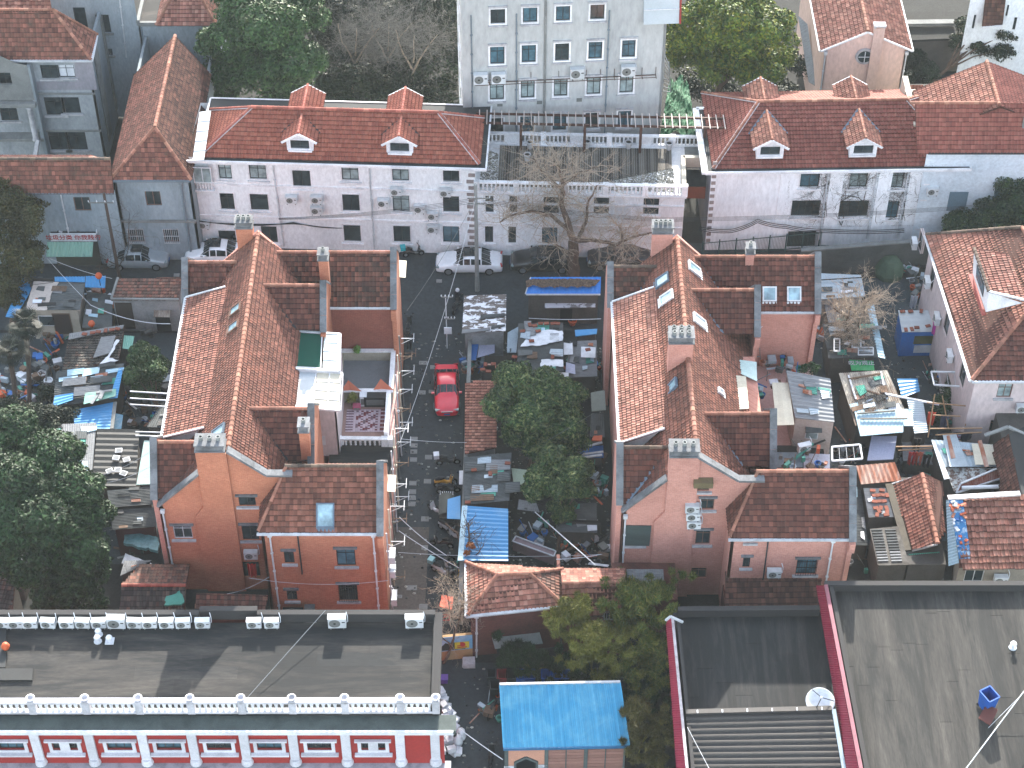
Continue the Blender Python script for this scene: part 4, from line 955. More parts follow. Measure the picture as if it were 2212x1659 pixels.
for(t,x) in(('A2',1800),('A3',170),('A3',400),('A3',905)):
 s=WTall.q(t,x,400)[0];downpipe(TW,WTall.pt(s,HT-.3 if x==400 else 17.0,.07),WTall.pt(s,1,.07),M_pipeg if x!=400 else S_conc,.05 if x!=400 else.09,hopper=False)
mb=MB();s0,z0=WTall.q('A2',1830,660);s1,z1=WTall.q('A3',1290,575)
mb.beam(WTall.pt(s0,z0,.45),WTall.pt(s1,z0+.1,.45),.04,.04);mb.beam(WTall.pt(s0,z0,.12),WTall.pt(s1,z0+.1,.12),.05,.05)
for k in range(14):s=s0+(s1-s0)*k/13;mb.beam(WTall.pt(s,z0+.05,.05),WTall.pt(s,z0+.05,.5),.05,.05);mb.beam(WTall.pt(s,z0+.05,.05),WTall.pt(s,z0+.75,.05),.04,.04)
mb.build('bracket_rail',mat('rusty_iron','57443d',.8),TW)
for(t,x,y) in(('A3',355,822),('A3',675,802),('A2',2028,840)):
 s,z=WTall.q(t,x,y);mb=MB();mb.prism([WTall.pt(s-.2,z-.15,.01),WTall.pt(s+.2,z-.15,.01),WTall.pt(s+.2,z+.15,.01),WTall.pt(s-.2,z+.15,.01)],WTall.n*.04);mb.build('vent_grille',M_grille,TW)
s,z=WTall.q('A3',1185,160);s2,z2=WTall.q('A3',1375,160)
mb=MB();mb.prism([WTall.pt(s,z,.02),WTall.pt(L_+.8,z,.02),WTall.pt(L_+.8,z+5.5,.02-1.5),WTall.pt(s,z+5.5,.02-1.5)],WTall.n*.6);mb.build('lean_to_roof',M_wsheet,TW)
for k in range(1,5):mb=MB();q=k/5;mb.beam(WTall.pt(s,z+5.5*q,.66-1.5*q),WTall.pt(L_+.8,z+5.5*q,.66-1.5*q),.07,.07);mb.build('roof_batten',W_trim,TW)
mb=MB();mb.prism([WTall.pt(L_+.81,z,.6),WTall.pt(L_+.95,z,.6),WTall.pt(L_+.95,z+5.5,-.9),WTall.pt(L_+.81,z+5.5,-.9)],WTall.n*.1);mb.build('roof_edge',W_red,TW)
# green netting on scaffold poles beside it
gn=thing('green_netting','crumpled green tarpaulin over junk in the gap right of the tall grey building','tarpaulin',(14,120,0))
vs=[];fs=[];c00,c10,c11,c01=Q('A3',1325,1090,2.4),Q('A3',1610,1110,2.2),Q('A3',1540,620,2.0),Q('A3',1400,660,2.6)
NN=26
for j in range(NN):
 for i in range(NN):
  u,v=i/(NN-1),j/(NN-1);p=(c00*(1-u)+c10*u)*(1-v)+(c01*(1-u)+c11*u)*v
  vs.append(p+V3((0,0,.3*abs(math.sin(u*4.1+v*2))+.22*math.sin(u*11+v*7)*math.sin(v*9-u*3)+random.uniform(-.08,.08))))
fs=[(j*NN+i,j*NN+i+1,(j+1)*NN+i+1,(j+1)*NN+i) for j in range(NN-1) for i in range(NN-1)]
mb=MB();mb.add(vs,fs);mb.build('tarpaulin',M_gnet,gn)
# ladder-like scaffold against the tall building
sc=thing('scaffold_ladder','white steel ladder frame leaning in the gap above the green tarpaulin','ladder',Q('A3',1370,700,0)[:])
a,b=Q('A3',1345,730,3.5),Q('A3',1410,740,3.5);c,d=Q('A3',1365,400,8.5),Q('A3',1395,495,7.5)
mb=MB();mb.tube([a,c],.05,6);mb.tube([b,d],.05,6);mb.build('rail',M_gut,sc)
for k in range(9):mb=MB();mb.tube([a.lerp(c,k/9),b.lerp(d,k/9)],.035,5);mb.build('rung',M_gut,sc)
# ---------------------------------------------------------------- right white building
RW=thing('white_building','ivy clad white building with deep red hipped roof, two dormers, right of the deck','building',(25,116,0))
A_=P(1522,540);B_=P(2035,532);WR=Wall(A_,B_);zer=WR.q('A4',500,1355)[1]
rw=[('A4',405,1372,578,1505,G_teal),('A4',800,1372,965,1505,G_mid),('A4',1130,1375,1258,1510,G_mid),('A4',1425,1375,1515,1457,G_mid),('A4',1395,1530,1482,1585,G_dark,(1,1)),
  ('B4',333,58,582,190,G_dark,(4,1)),('B4',715,60,970,195,G_dark,(3,1)),('B4',1090,65,1215,205,G_teal,(2,1)),('B4',1352,182,1445,270,G_dark),('B4',300,305,545,438,G_dark,(4,1))]
hs=windows(RW,WR,rw);WR.face(RW,W_white2,hs,z1=zer,name='front_wall');dress(RW,WR,hs,rw,M_frame,trim=W_trim,tw=.1,sill=W_trim)
dr_,nr_=WR.d,-WR.n
def rwp(s,t,z):return WR.A+dr_*s+nr_*t+V3((0,0,z))
SR=WR.len;DR=7.0
mb=MB();mb.poly([rwp(0,0,0),rwp(0,DR,0),rwp(0,DR,zer),rwp(0,0,zer)]);mb.poly([rwp(SR,0,0),rwp(SR,DR,0),rwp(SR,DR,zer),rwp(SR,0,zer)]);mb.poly([rwp(0,DR,0),rwp(SR,DR,0),rwp(SR,DR,zer),rwp(0,DR,zer)]);mb.build('side_walls',W_grey2,RW)
mb=MB();mb.prism([rwp(-.3,-.45,zer),rwp(SR+.8,-.45,zer),rwp(SR+.8,DR+.3,zer),rwp(-.3,DR+.3,zer)],(0,0,.14));mb.build('eaves_gutter',M_dark,RW)
mb=MB()
for(a,b) in(((-.5,-.5),(SR+.85,-.5)),((SR+.85,-.5),(SR+.85,DR)),((-.55,-.5),(-.55,DR+.3))):mb.beam(rwp(*a,zer+.08),rwp(*b,zer+.08),.14 if a[0]!=-.55 or b[0]>5 else.45,.22)
mb.beam(rwp(-.5,DR+.3,zer+.08),rwp(SR,DR+.3,zer+.08),.3,.22)
mb.build('eaves_edge',W_trim,RW)
for k,x in enumerate(['A4:250','A4:650','A4:1040','A4:1290']):
 s=WR.q('A4',int(x[3:]),1450)[0];mb=MB();mb.prism([rwp(s,-.002,.4),rwp(s+1.0,-.002,.4),rwp(s+1.0,-.002,zer),rwp(s,-.002,zer)],-nr_*.09);mb.build('pilaster',W_white2,RW)
 if k:downpipe(RW,rwp(s-.2,-.1,zer-.2),rwp(s-.2,-.1,1),M_gut,hopper=False)
for k in range(13):
 for(s,dd) in((.2,0),(SR-.2,0)):mb=MB();mb.box(rwp(s,-.03,1.0+k*.62),(.32,.08,.28),math.atan2(dr_.y,dr_.x));mb.build('quoin',mat('brown_quoin','8f8582',.8),RW)
zrr=zer+.14;rz_=2.55
rlp=P(1638,221,zrr+rz_);rrp=P(1963,227,zrr+rz_);t_r=(rlp-WR.A).dot(nr_);tr_far=t_r
gR=lambda s,t,z=0:rwp(s,t,zrr+z)
hip(RW,[gR(0.1,-.05),gR(SR+.45,-.05),gR(SR+.45,2*t_r+.1),gR(.1,2*t_r+.1)],gR((rlp-WR.A).dot(dr_),t_r,rz_),gR((rrp-WR.A).dot(dr_),t_r,rz_),T_red2,M_ridge,mortar=M_mort,nind=180)
for(x,y) in((160,1215),(908,1215)):
 p=Q('A4',x,y,zrr+.7);uc=(p-WR.A).dot(dr_)
 dormer(RW,rwp,dr_,nr_,uc,2.0,zrr+.45,zrr+2.3,rz_/(t_r+.05),T_rose,M_ridge,front_t=.5,lead=M_lead)
# bare ivy on the facade
iv=thing('climbing_ivy','leafless ivy stems creeping over the right half of the white facade','ivy',rwp(12,-.1,0)[:]);mb=MB()
def creep(p,a,L,r,dep):
 pts=[rwp(p[0],-.06,p[1])]
 for k in range(6):
  a+=random.uniform(-.5,.5);p=(p[0]+math.cos(a)*L/6,min(zer-.2,max(2.2,p[1]+math.sin(a)*L/6)));pts.append(rwp(p[0],-.06-random.uniform(0,.04),p[1]))
  if dep and random.random()<.75:creep(p,a+random.choice((-1,1))*random.uniform(.5,1.1),L*.62,r*.6,dep-1)
 mb.tube(pts,[r*(1-.1*i) for i in range(7)],4,cap=False)
for x,z in((10.2,2.3),(13.0,2.2),(15.0,2.3),(11.6,4.6),(9.0,3),(15.6,4.4)):
 for a in(1.2,1.9):creep((x,z),a,3.4,.03,3)
mb.build('stems',M_twigd,iv)
iv2=thing('dead_creeper','dark dried creeper hanging in a streak beside the lit window','ivy',rwp(5.8,-.1,3)[:]);mb=MB();s,z=WR.q('A4',300,1640);s_,z_=WR.q('A4',315,1440)
for k in range(200):
 q=random.random();w_=.22*(1-q)+.02;x=s+(s_-s)*q+random.uniform(-w_,w_);zz=z-1.2+(z_-z+1.2)*q;mb.poly([rwp(x,-.05,zz),rwp(x+.09,-.1,zz-.02),rwp(x+.04,-.07,zz+.16)])
mb.build('leaves',mat('dried_leaf','4d302a',.9),iv2)
# right extension with its own roof
RE=thing('white_building','bluish white wing with deep red roof running off the right edge','building',(38,121,0))
zE=9.4;Ea,Eb=Q('A4',1330,1235,zE),Q('A4',2212,1230,zE)+V3((4,0,0));Ea.y=Eb.y=(Ea.y+Eb.y)/2
zq=zE+2.9;ra,rb_=Q('A4',1290,830,zq),Q('A4',1935,835,zq)
yE=Ea.y;yR=rb_.y
tile_roof(RE,[Ea+V3((.2,0,0)),Eb,V3((Eb.x,yR,zq)),V3((ra.x+.4,yR,zq))],T_red2,nind=100,rib=.045)
WE=Wall((Ea.x+1,yE+.3),(Eb.x,yE+.3));WE.face(RE,mat('blueish_render','d3dee5',.75,'93a5b0',.4,.3),[],z1=zE,name='front_wall')
gutter(RE,(Ea.x+1,yE,zE),(Eb.x,yE,zE),M_dark)
# cross wing going back
ca,cb,cc,cd=Q('A4',1490,800,zq-.3),Q('A4',1430,480,zE+.6),Q('A4',1940,505,zE+2.9),Q('A4',1985,770,zE+2.9)
yb2=cc.y-1
tile_roof(RE,[V3((ca.x-.6,yR-.5,zE+.3)),V3((cd.x,yR-.5,zq+.1)),V3((cd.x,yb2+1,zq+.1)),V3((ca.x-.6,yb2+1,zE+.3))],T_rose,nind=60,rib=.045,name='rear_roof')
tile_roof(RE,[V3((cd.x,yR-.4,zq+.1)),V3((Eb.x+1,yR-.4,zE)),V3((Eb.x+1,yb2+1,zE)),V3((cd.x,yb2+1,zq+.1))],T_red2,nind=0,rib=.045,name='rear_roof')
ridge(RE,(cd.x,yR-.3,zq+.15),(cd.x,yb2+1,zq+.15),M_ridge);ridge(RE,(ra.x,yR,zq+.05),(cd.x,yR,zq+.05),M_ridge)
mb=MB();mb.box((ca.x-.95,(yR+yb2)/2+2,zE/2),(.4,yb2-yR+2,zE+.5));mb.box((ca.x-.2+3,yb2+1.2,zE/2),(8,.3,zE+.4));mb.build('side_walls',mat('cream_wall','b9b3a4',.8,'8a8576',.4),RE)
for(x,y) in((1680,1600),(2040,1590)):
 s,z=WE.q('A4',x,y);mb=MB();mb.prism([WE.pt(s-.7,z-1.1,.01),WE.pt(s+.7,z-1.1,.01),WE.pt(s+.7,z+.7,.01),WE.pt(s-.7,z+.7,.01)],WE.n*.04);mb.build('blind_panel',mat('bluegrey_panel','5f7886',.7),RE)
# ---------------------------------------------------------------- top left villa
VL=thing('villa','three storey grey villa with weathered hipped roof and porch at the left edge','house',(-38,122,0))
zv=10.3;wv=P(0,0,0)
e0=Q('A1',215,485,zv);e1=Q('A1',715,485,zv);
yv=(e0.y+e1.y)/2
WV=Wall((e0.x-8.5,yv+.4),(e1.x-.1,yv+.4))
vw=[('A1',340,522,465,630,G_dark),('A1',475,522,590,622,M_tarp),('A1',378,782,505,925,G_dark),('A1',508,782,630,910,G_dark,(1,1)),('A1',412,1062,540,1205,G_dark),('A1',550,1062,682,1205,G_dark),('A1',0,585,80,680,G_dark),('A1',15,868,132,970,G_dark)]
hs=windows(VL,WV,vw);WV.face(VL,mat('villa_render','9aa0a3',.85,'566064',.6,.35,(1,1,.5)),hs,z1=zv,name='front_wall');dress(VL,WV,hs,vw,M_frame,sill=S_sill,fw=.05)
p,q=WV.q('A1',215,720),WV.q('A1',740,485)
mb=MB();mb.prism([WV.pt(p[0],p[1],.003),WV.pt(q[0],p[1],.003),WV.pt(q[0],zv,.003),WV.pt(WV.q('A1',590,500)[0]+.1,zv,.003),WV.pt(WV.q('A1',590,600)[0]+.1,hs[0][1]-.3,.003),WV.pt(p[0],hs[0][1]-.3,.003)],WV.n*.03);mb.build('painted_band',W_grey2,VL)
for z in(6.9,3.3):mb=MB();mb.beam(WV.pt(WV.q('A1',220,720)[0],z,.05),WV.pt(WV.len,z,.05),.12,.14);mb.build('string_course',S_conc,VL)
mb=MB();mb.prism([WV.pt(WV.len,0),WV.pt(WV.len,0,-12),WV.pt(WV.len,zv,-12),WV.pt(WV.len,zv)],(-.2,0,0));mb.build('side_wall',W_grey,VL)
SWV=Wall(WV.pt(WV.len,0)[:2],WV.pt(WV.len,0,-12)[:2])
for s in(1.5,5.5):mb=MB();mb.prism([SWV.pt(s,1,.01),SWV.pt(s+1.4,1,.01),SWV.pt(s+1.4,zv-.4,.01),SWV.pt(s,zv-.4,.01)],SWV.n*.1);mb.build('pilaster',S_conc,VL)
apx=Q('A1',420,85,zv+3.6)
bl=V3((e0.x-9,yv,zv));br_=V3((e1.x+.15,yv,zv));
rgt=V3((e1.x-3.9,apx.y,zv+3.6))
yr_=Q('A1',420,85,zv+3.4).y;ap=V3((Q('A1',425,90,zv+3.4).x,yr_,zv+3.4));bk=V3((br_.x,2*yr_-yv,zv))
tile_roof(VL,[bl,br_,ap,V3((bl.x,yr_,zv+3.4))],T_old,.24,.36,t=.06,nind=150)
tile_roof(VL,[br_,bk,ap],T_mainw,nind=0);ridge(VL,br_+V3((0,0,.05)),ap+V3((0,0,.05)),M_ridge,.12);ridge(VL,V3((bl.x,yr_,zv+3.45)),ap+V3((0,0,.05)),M_ridge,.12)
ridge(VL,bk+V3((0,0,.05)),ap+V3((0,0,.05)),M_ridge,.12)
gutter(VL,bl-V3((0,.1,0)),br_+V3((.1,-.1,0)),M_gut);gutter(VL,br_+V3((.1,-.1,0)),bk,M_gut)
tile_roof(VL,[ap,bk,V3((bl.x,bk.y,zv)),V3((bl.x,yr_,zv+3.4))],T_mainw,nind=0)
# porch bay with curved gable, column and balcony
bx=Q('A1',215,560,zv-.3).x;PB_=Wall((bx-6,yv-.5),(bx,yv-.5))
PB_.face(VL,S_conc,[PB_.q('A1',-60,680)+PB_.q('A1',80,585)],z1=zv-.1,shape=[(0,6.9),(6,6.9),(6,zv-.1),(5.2,zv+.1),(3.9,zv+.9),(3,zv+1.3),(0,zv+1.4)],name='porch_wall')
mb=MB();mb.box((bx-3,yv,6.6),(6.2,1.7,.35));mb.box((bx-3,yv+.2,3.0),(6.2,1.4,.25));mb.build('balcony_slab',S_conc,VL)
mb=MB();mb.lathe((bx-.5,yv-.55,3.1),[(.28,0),(.22,.2),(.2,3.0),(.3,3.2)],12);mb.build('column',S_sill,VL,smooth=True)
mb=MB();mb.beam((bx-.9,yv-2.2,.8),(bx-.3,yv-.7,3.2),.35,.2);mb.build('stair_cheek',S_sill,VL)
mb=MB();mb.box((bx+.02,yv,5),(.3,.9,10));mb.build('corner_pier',W_grey,VL)
# roof scrap beyond the villa (other houses further up)
def gabled(name,label,e_left,e_right,ridge_v,zE,slope,m,mr,depthx=8,wallm=W_grey,cat='house'):
 pass
HB=thing('house','red tiled hipped house at the top edge above the villa','house',(-40,134,0))
za=8;a=Q('A1',-260,75,za+1);b=Q('A1',590,105,za)
tile_roof(HB,[V3((a.x,a.y+1,za)),V3((Q('A1',520,90,za).x,a.y+1,za)),V3((Q('A1',330,-120,za+3).x,a.y+4.6,za+3)),V3((a.x,a.y+4.6,za+3))],T_pale,nind=60)
p1=V3((Q('A1',520,90,za).x,a.y+1,za));p2=V3((Q('A1',330,-120,za+3).x,a.y+4.6,za+3));tile_roof(HB,[p1,V3((p1.x,p1.y+7,za)),p2],T_pale,nind=0);ridge(HB,p1+V3((0,0,.05)),p2+V3((0,0,.05)),M_ridge)
mb=MB();mb.box(((a.x+p1.x)/2,a.y+5,za/2-.05),(p1.x-a.x-.4,7.4,za-.1));mb.build('walls',W_grey,HB)
HC=thing('house','blue grey house with a hipped red roof and broken flat roof at the top edge','house',(-28,131,0))
zc_=9.2;c0,c1=Q('A1',1255,205,zc_),Q('A1',1700,210,zc_);apx=Q('A1',1450,0,zc_+2.6);apy=apx.y
WC=Wall((Q('A1',1090,240,zc_).x,c0.y+.3),(c1.x,c0.y+.3))
WC.face(HC,W_grey,[],z1=zc_,name='front_wall')
apl=V3((c0.x+2.2,c0.y+2.8,zc_+2.6));apr=V3((c1.x-2.0,c0.y+2.8,zc_+2.6));apl=V3(((c0.x+c1.x)/2+.2,c0.y+3.3,zc_+3.0));c3=V3((c1.x+.3,c0.y+8,zc_));c4_=V3((c0.x,c0.y+8,zc_));ap2=apl+V3((0,3,0))
c0b=V3((c0.x,c0.y,zc_));c1b=V3((c1.x+.3,c0.y,zc_))
tile_roof(HC,[c0b,c1b,apl],T_pale,nind=40,t=.06);tile_roof(HC,[c1b,c3,ap2,apl],T_old,nind=0);tile_roof(HC,[c4_,c0b,apl,ap2],T_pale,nind=0)
ridge(HC,c0b,apl,M_ridge);ridge(HC,c1b,apl,M_ridge)
mb=MB();mb.box((WC.A.x+1.4,c0.y+2,zc_-.1),(2.7,3.4,.2));mb.build('flat_roof',M_tar,HC);mb=MB();mb.box((WC.A.x+.1,c0.y+2,zc_+.1),(.25,3.6,.5));mb.box((WC.A.x+1.4,c0.y+.4,zc_-.1),(2.7,.25,.35));mb.build('parapet',S_conc,HC)
mb=MB();mb.prism([WC.pt(WC.len,0),WC.pt(WC.len,0,-7),WC.pt(WC.len,zc_,-7),WC.pt(WC.len,zc_)],(-.2,0,0));mb.prism([WC.pt(0,0),WC.pt(0,0,-7),WC.pt(0,zc_-.2,-7),WC.pt(0,zc_-.2)],(.2,0,0));mb.build('side_walls',W_grey,HC)
downpipe(HC,WC.pt(WC.q('A1',1150,300)[0],zc_-.3,.08),WC.pt(WC.q('A1',1150,300)[0],4,.08),M_pipeg,hopper=False)
HD=thing('house','grey house wall with dark windows in the gap between villa and long tiled roof','house',(-34,130,0))
WD_=Wall((Q('A1',580,270,5).x,yv+6.5),(Q('A1',1230,240,5).x,yv+6.5));hd=[WD_.q('A1',790,262)+WD_.q('A1',872,118),WD_.q('A1',620,262)+WD_.q('A1',680,60),WD_.q('A1',825,445)+WD_.q('A1',900,392)]
WD_.face(HD,W_grey,hd,z1=17,name='front_wall')
for h_ in hd:WD_.window(HD,h_,M_frame,G_dark,sill=S_conc)
downpipe(HD,WD_.pt(WD_.q('A1',985,100)[0],12.5,.1),WD_.pt(WD_.q('A1',985,260)[0],6,.1),M_gut,hopper=False)
# ---------------------------------------------------------------- long house with hipped tiled roof
LH=thing('long_house','grey house with a long weathered brown tiled roof hipped towards the street','house',(-30,122,0))
zl=8.0
n0,n1=Q('A1',890,1450,zl),Q('A1',1535,1450,zl);ynl=(n0.y+n1.y)/2
f0,f1=Q('A1',1005,270,zl),Q('A1',1700,450,zl)
zrl=zl+3.6;hp=Q('A1',1245,1030,zrl);hf=Q('A1',1395,290,zrl)
yf_=139
A0=V3((n0.x,ynl,zl));A1_=V3((n1.x,ynl,zl));Hn=V3((hp.x,hp.y,zrl));Hf=V3((hp.x+.1,hf.y,zrl));Bf=V3((A1_.x,hf.y,zl));Af=V3((A0.x,hf.y,zl))
tile_roof(LH,[A0,A1_,Hn],T_old,.24,.36,t=.065,nind=120);tile_roof(LH,[A1_,Bf,Hf,Hn],T_dark,.24,.34,nind=60,t=.055);tile_roof(LH,[Af,A0,Hn,Hf],T_old,.24,.34,nind=60,t=.055)
up=V3((0,0,.06))
ridge(LH,A0+up,Hn+up,M_ridge,.13,.42);ridge(LH,A1_+up,Hn+up,M_ridge,.13,.42);ridge(LH,Hn+up,Hf+up,M_ridge,.13,.42)
WLH=Wall((A0.x+.1,ynl+.35),(A1_.x-.1,ynl+.35));lhw=[('A1',1180,1543,1285,1659,G_dark),('B1',1042,290,1150,398,G_dark),('B1',1325,290,1430,398,G_dark)]
lhw[0]=('B1',1180,-10,1285,105,G_dark)
hs=windows(LH,WLH,lhw);WLH.face(LH,mat('street_grey_render','88959c',.85,'59666d',.6,.35,(1,1,.4)),hs,z1=zl,name='front_wall')
for k,(h_,e) in enumerate(zip(hs,lhw)):WLH.window(LH,h_,M_framebr,G_dark,mull=(2,1),bars=M_gut if k else None)
gutter(LH,A0-V3((0,.1,0)),A1_-V3((0,.1,0)),M_pipeg)
for x in(925,1480):s=WLH.q('B1',x,100)[0];downpipe(LH,WLH.pt(s,zl-.4,.12),WLH.pt(s,.2,.12),M_pipeg,.08)
mb=MB();mb.prism([WLH.pt(0,0),WLH.pt(0,0,-18),WLH.pt(0,zl,-18),WLH.pt(0,zl)],(.2,0,0));mb.prism([WLH.pt(WLH.len,0),WLH.pt(WLH.len,0,-18),WLH.pt(WLH.len,zl,-18),WLH.pt(WLH.len,zl)],(-.2,0,0));mb.build('side_walls',W_grey,LH)
mb=MB();mb.beam(WLH.pt(-8,3.9,.1),WLH.pt(WLH.len,3.9,.1),.2,.15);mb.build('string_course',S_conc,LH)
# low row left of it
LR=thing('row_house','low grey row house with patched brown tile roof joining the long house at left','house',(-40,118,0))
r0,r1=Q('A1',-40,1545,7.2),Q('A1',915,1555,7.2);yr0=(r0.y+r1.y)/2;rq=Q('A1',500,1285,9.7)
tile_roof(LR,[V3((r0.x,yr0,7.2)),V3((r1.x,yr0,7.2)),V3((r1.x,rq.y,9.7)),V3((r0.x,rq.y,9.7))],T_old,.24,.36,t=.065,nind=200)
tile_roof(LR,[V3((r0.x,rq.y,9.7)),V3((r1.x-.5,rq.y,9.7)),V3((r1.x-2,rq.y+2.4,8.2)),V3((r0.x,rq.y+2.4,8.2))],T_pale,nind=0)
ridge(LR,V3((r0.x,rq.y,9.75)),V3((r1.x,rq.y,9.75)),M_ridge_dark,.13,.42)
WLR=Wall((r0.x-1,yr0+.35),(r1.x,yr0+.35));lrw=[('B1',607,37,717,148,G_dark)]
hs=windows(LR,WLR,lrw);WLR.face(LR,MATS['street_grey_render'],hs,z1=7.2,name='front_wall');WLR.window(LR,hs[0],M_framebr,G_dark,mull=(2,1))
gutter(LR,(r0.x,yr0,7.15),(r1.x,yr0,7.15),M_pipeg)
s=WLR.q('B1',500,60)[0];downpipe(LR,WLR.pt(s,7,.1),WLR.pt(s,.2,.1),M_gut,hopper=False)
# ---------------------------------------------------------------- pink gable house at top right
PH=thing('pink_house','cream pink gabled house with a round window and a slim chimney at the top right','house',(22,130,0))
zb_=8.6;g0=Q('A4',605,405,zb_);g1=Q('A4',1285,385,zb_);yg_=(g0.y+g1.y)/2
WP=Wall((g0.x+.1,yg_),(g1.x-.1,yg_));apx_=WP.q('A4',955,262);lenP=WP.len
WP.face(PH,W_pink,[],shape=[(0,0),(lenP,0),(lenP,zb_),(apx_[0],apx_[1]),(0,zb_)],name='gable_wall')
AP=V3((WP.A.x+apx_[0],yg_-.1,apx_[1]+.1));far=14
tile_roof(PH,[V3((g0.x-.2,yg_-.1,zb_-.1)),AP,AP+V3((0,far,0)),V3((g0.x-.2,yg_+far,zb_-.1))],T_pale,nind=60,rib=.05);tile_roof(PH,[V3((g1.x+.2,yg_-.1,zb_-.1)),AP,AP+V3((0,far,0)),V3((g1.x+.2,yg_+far,zb_-.1))],T_rose,nind=60,rib=.05)
ridge(PH,AP+up,AP+up+V3((0,far,0)),M_ridge,.14,.45)
mb=MB();mb.prism([WP.pt(0,0),WP.pt(0,0,-far),WP.pt(0,zb_,-far),WP.pt(0,zb_)],(.2,0,0));mb.prism([WP.pt(lenP,0),WP.pt(lenP,0,-far),WP.pt(lenP,zb_,-far),WP.pt(lenP,zb_)],(-.2,0,0));mb.build('side_walls',W_pink,PH)
for a,b in((V3((g0.x-.2,yg_-.15,zb_-.1)),AP),(AP,V3((g1.x+.25,yg_-.15,zb_-.1)))):mb=MB();mb.beam(a,b,.1,.14);mb.build('verge',W_trim,PH)
gutter(PH,(g0.x-.3,yg_-.1,zb_-.15),(g0.x-.3,yg_+far,zb_-.15));gutter(PH,(g1.x+.3,yg_-.1,zb_-.15),(g1.x+.3,yg_+far,zb_-.15))
cs,cz=WP.q('A4',1050,215);cs0=WP.q('A4',1015,600)[0];cs1=WP.q('A4',1080,600)[0]
mb=MB();mb.box((WP.A.x+cs,yg_+.0,(cz)/2),(.85,.5,cz));mb.build('chimney',W_pink,PH);mb=MB();mb.box((WP.A.x+cs,yg_,cz+.2),(.95,.6,.12));mb.box((WP.A.x+cs-.35,yg_,cz+.06),(.12,.5,.16));mb.box((WP.A.x+cs+.35,yg_,cz+.06),(.12,.5,.16));mb.build('chimney_cap',S_sill,PH)
ws_,wz_=WP.q('A4',930,450);
Mr=Matrix.Translation(WP.pt(ws_,wz_,0))@Matrix.Rotation(math.pi/2,4,'X')
mb=MB();
ring=[(.62,.0),(.78,.0),(.78,.1),(.62,.1)]
for k in range(4):pass
mb.lathe((0,0,0),[(.55,.0),(.55,.13),(.72,.13),(.74,.0)],20,M=Mr);wo=mb.build('round_window',S_sill,PH);mb=MB();mb.lathe((0,0,.01),[(.54,0),(.54,.125)],20,M=Mr);mb.build('pane',G_dark,wo)
mb=MB();mb.box(WP.pt(ws_,wz_,.16),(.06,.03,1.0));mb.box(WP.pt(ws_,wz_,.16),(1.0,.03,.05));mb.build('glazing_bars',M_framew,wo)
downpipe(PH,WP.pt(0.05,zb_-.3,.12),WP.pt(.05,1,.12));downpipe(PH,WP.pt(lenP-.05,zb_-.3,.12),WP.pt(lenP-.1,4,.12))
c4=[Q('A4',595,700,4.0),Q('A4',1235,680,4.0),Q('A4',1215,600,4.6),Q('A4',600,640,4.6)]
mb=MB();mb.prism(c4,(0,0,.06));mb.build('glass_canopy',mat('stained_canopy','8a8262',.4,'c5c4b4',.6,1.5,(3,1,1)),PH)
for k in range(7):mb=MB();mb.beam(c4[0].lerp(c4[1],k/6)-V3((0,0,.05)),c4[3].lerp(c4[2],k/6)-V3((0,0,.05)),.06,.08);mb.build('canopy_rafter',M_gut,PH)
for k in(0,3,6):p=c4[0].lerp(c4[1],k/6);mb=MB();mb.tube([p,V3((p.x,p.y,0))],.06,6);mb.build('canopy_post',M_gut,PH)
# west lean-to on its flank
c4=[Q('A4',480,660,3.2),Q('A4',545,700,3.4),Q('A4',470,200,5.4),Q('A4',395,130,5.4)]
mb=MB();mb.prism(c4,(0,0,.08));mb.build('side_canopy',M_asbl,PH)
# white house in the corner
CH_=thing('white_house','white walled house with narrow windows and brown roof strip in the top right corner','house',(42,138,0))
q0,q1,q2=Q('A4',1725,290,4.5),Q('A4',2150,450,4.5),Q('A4',1790,0,9)
Wc=Wall((q0.x,q0.y),(q0.x+12,q0.y-.5));wl=[('A4',1790,120,1830,260),('A4',1745,240,1780,320)]
c_=[WDD for WDD in(Wc.q('A4',2115,240)+Wc.q('A4',2160,140),Wc.q('A4',2060,130)+Wc.q('A4',2095,40),Wc.q('A4',1790,230)+Wc.q('A4',1830,120))]
Wc.face(CH_,W_white,c_,z1=14,name='front_wall')
for h_ in c_:Wc.window(CH_,h_,M_frame,G_dark)
a_,b_=Wc.q('A4',1865,170),Wc.q('A4',2030,160)
P0,P1_=Wc.pt(a_[0],a_[1],.7),Wc.pt(b_[0],b_[1],.7)
tile_roof(CH_,[P0,P1_,P1_+V3((0,1.4,5.0)),P0+V3((0,1.4,5.0))],T_dark,nind=40)
mb=MB();mb.beam(P0-V3((0,.05,.1)),P1_-V3((0,.05,.1)),.15,.2);mb.build('eaves_board',W_trim,CH_)
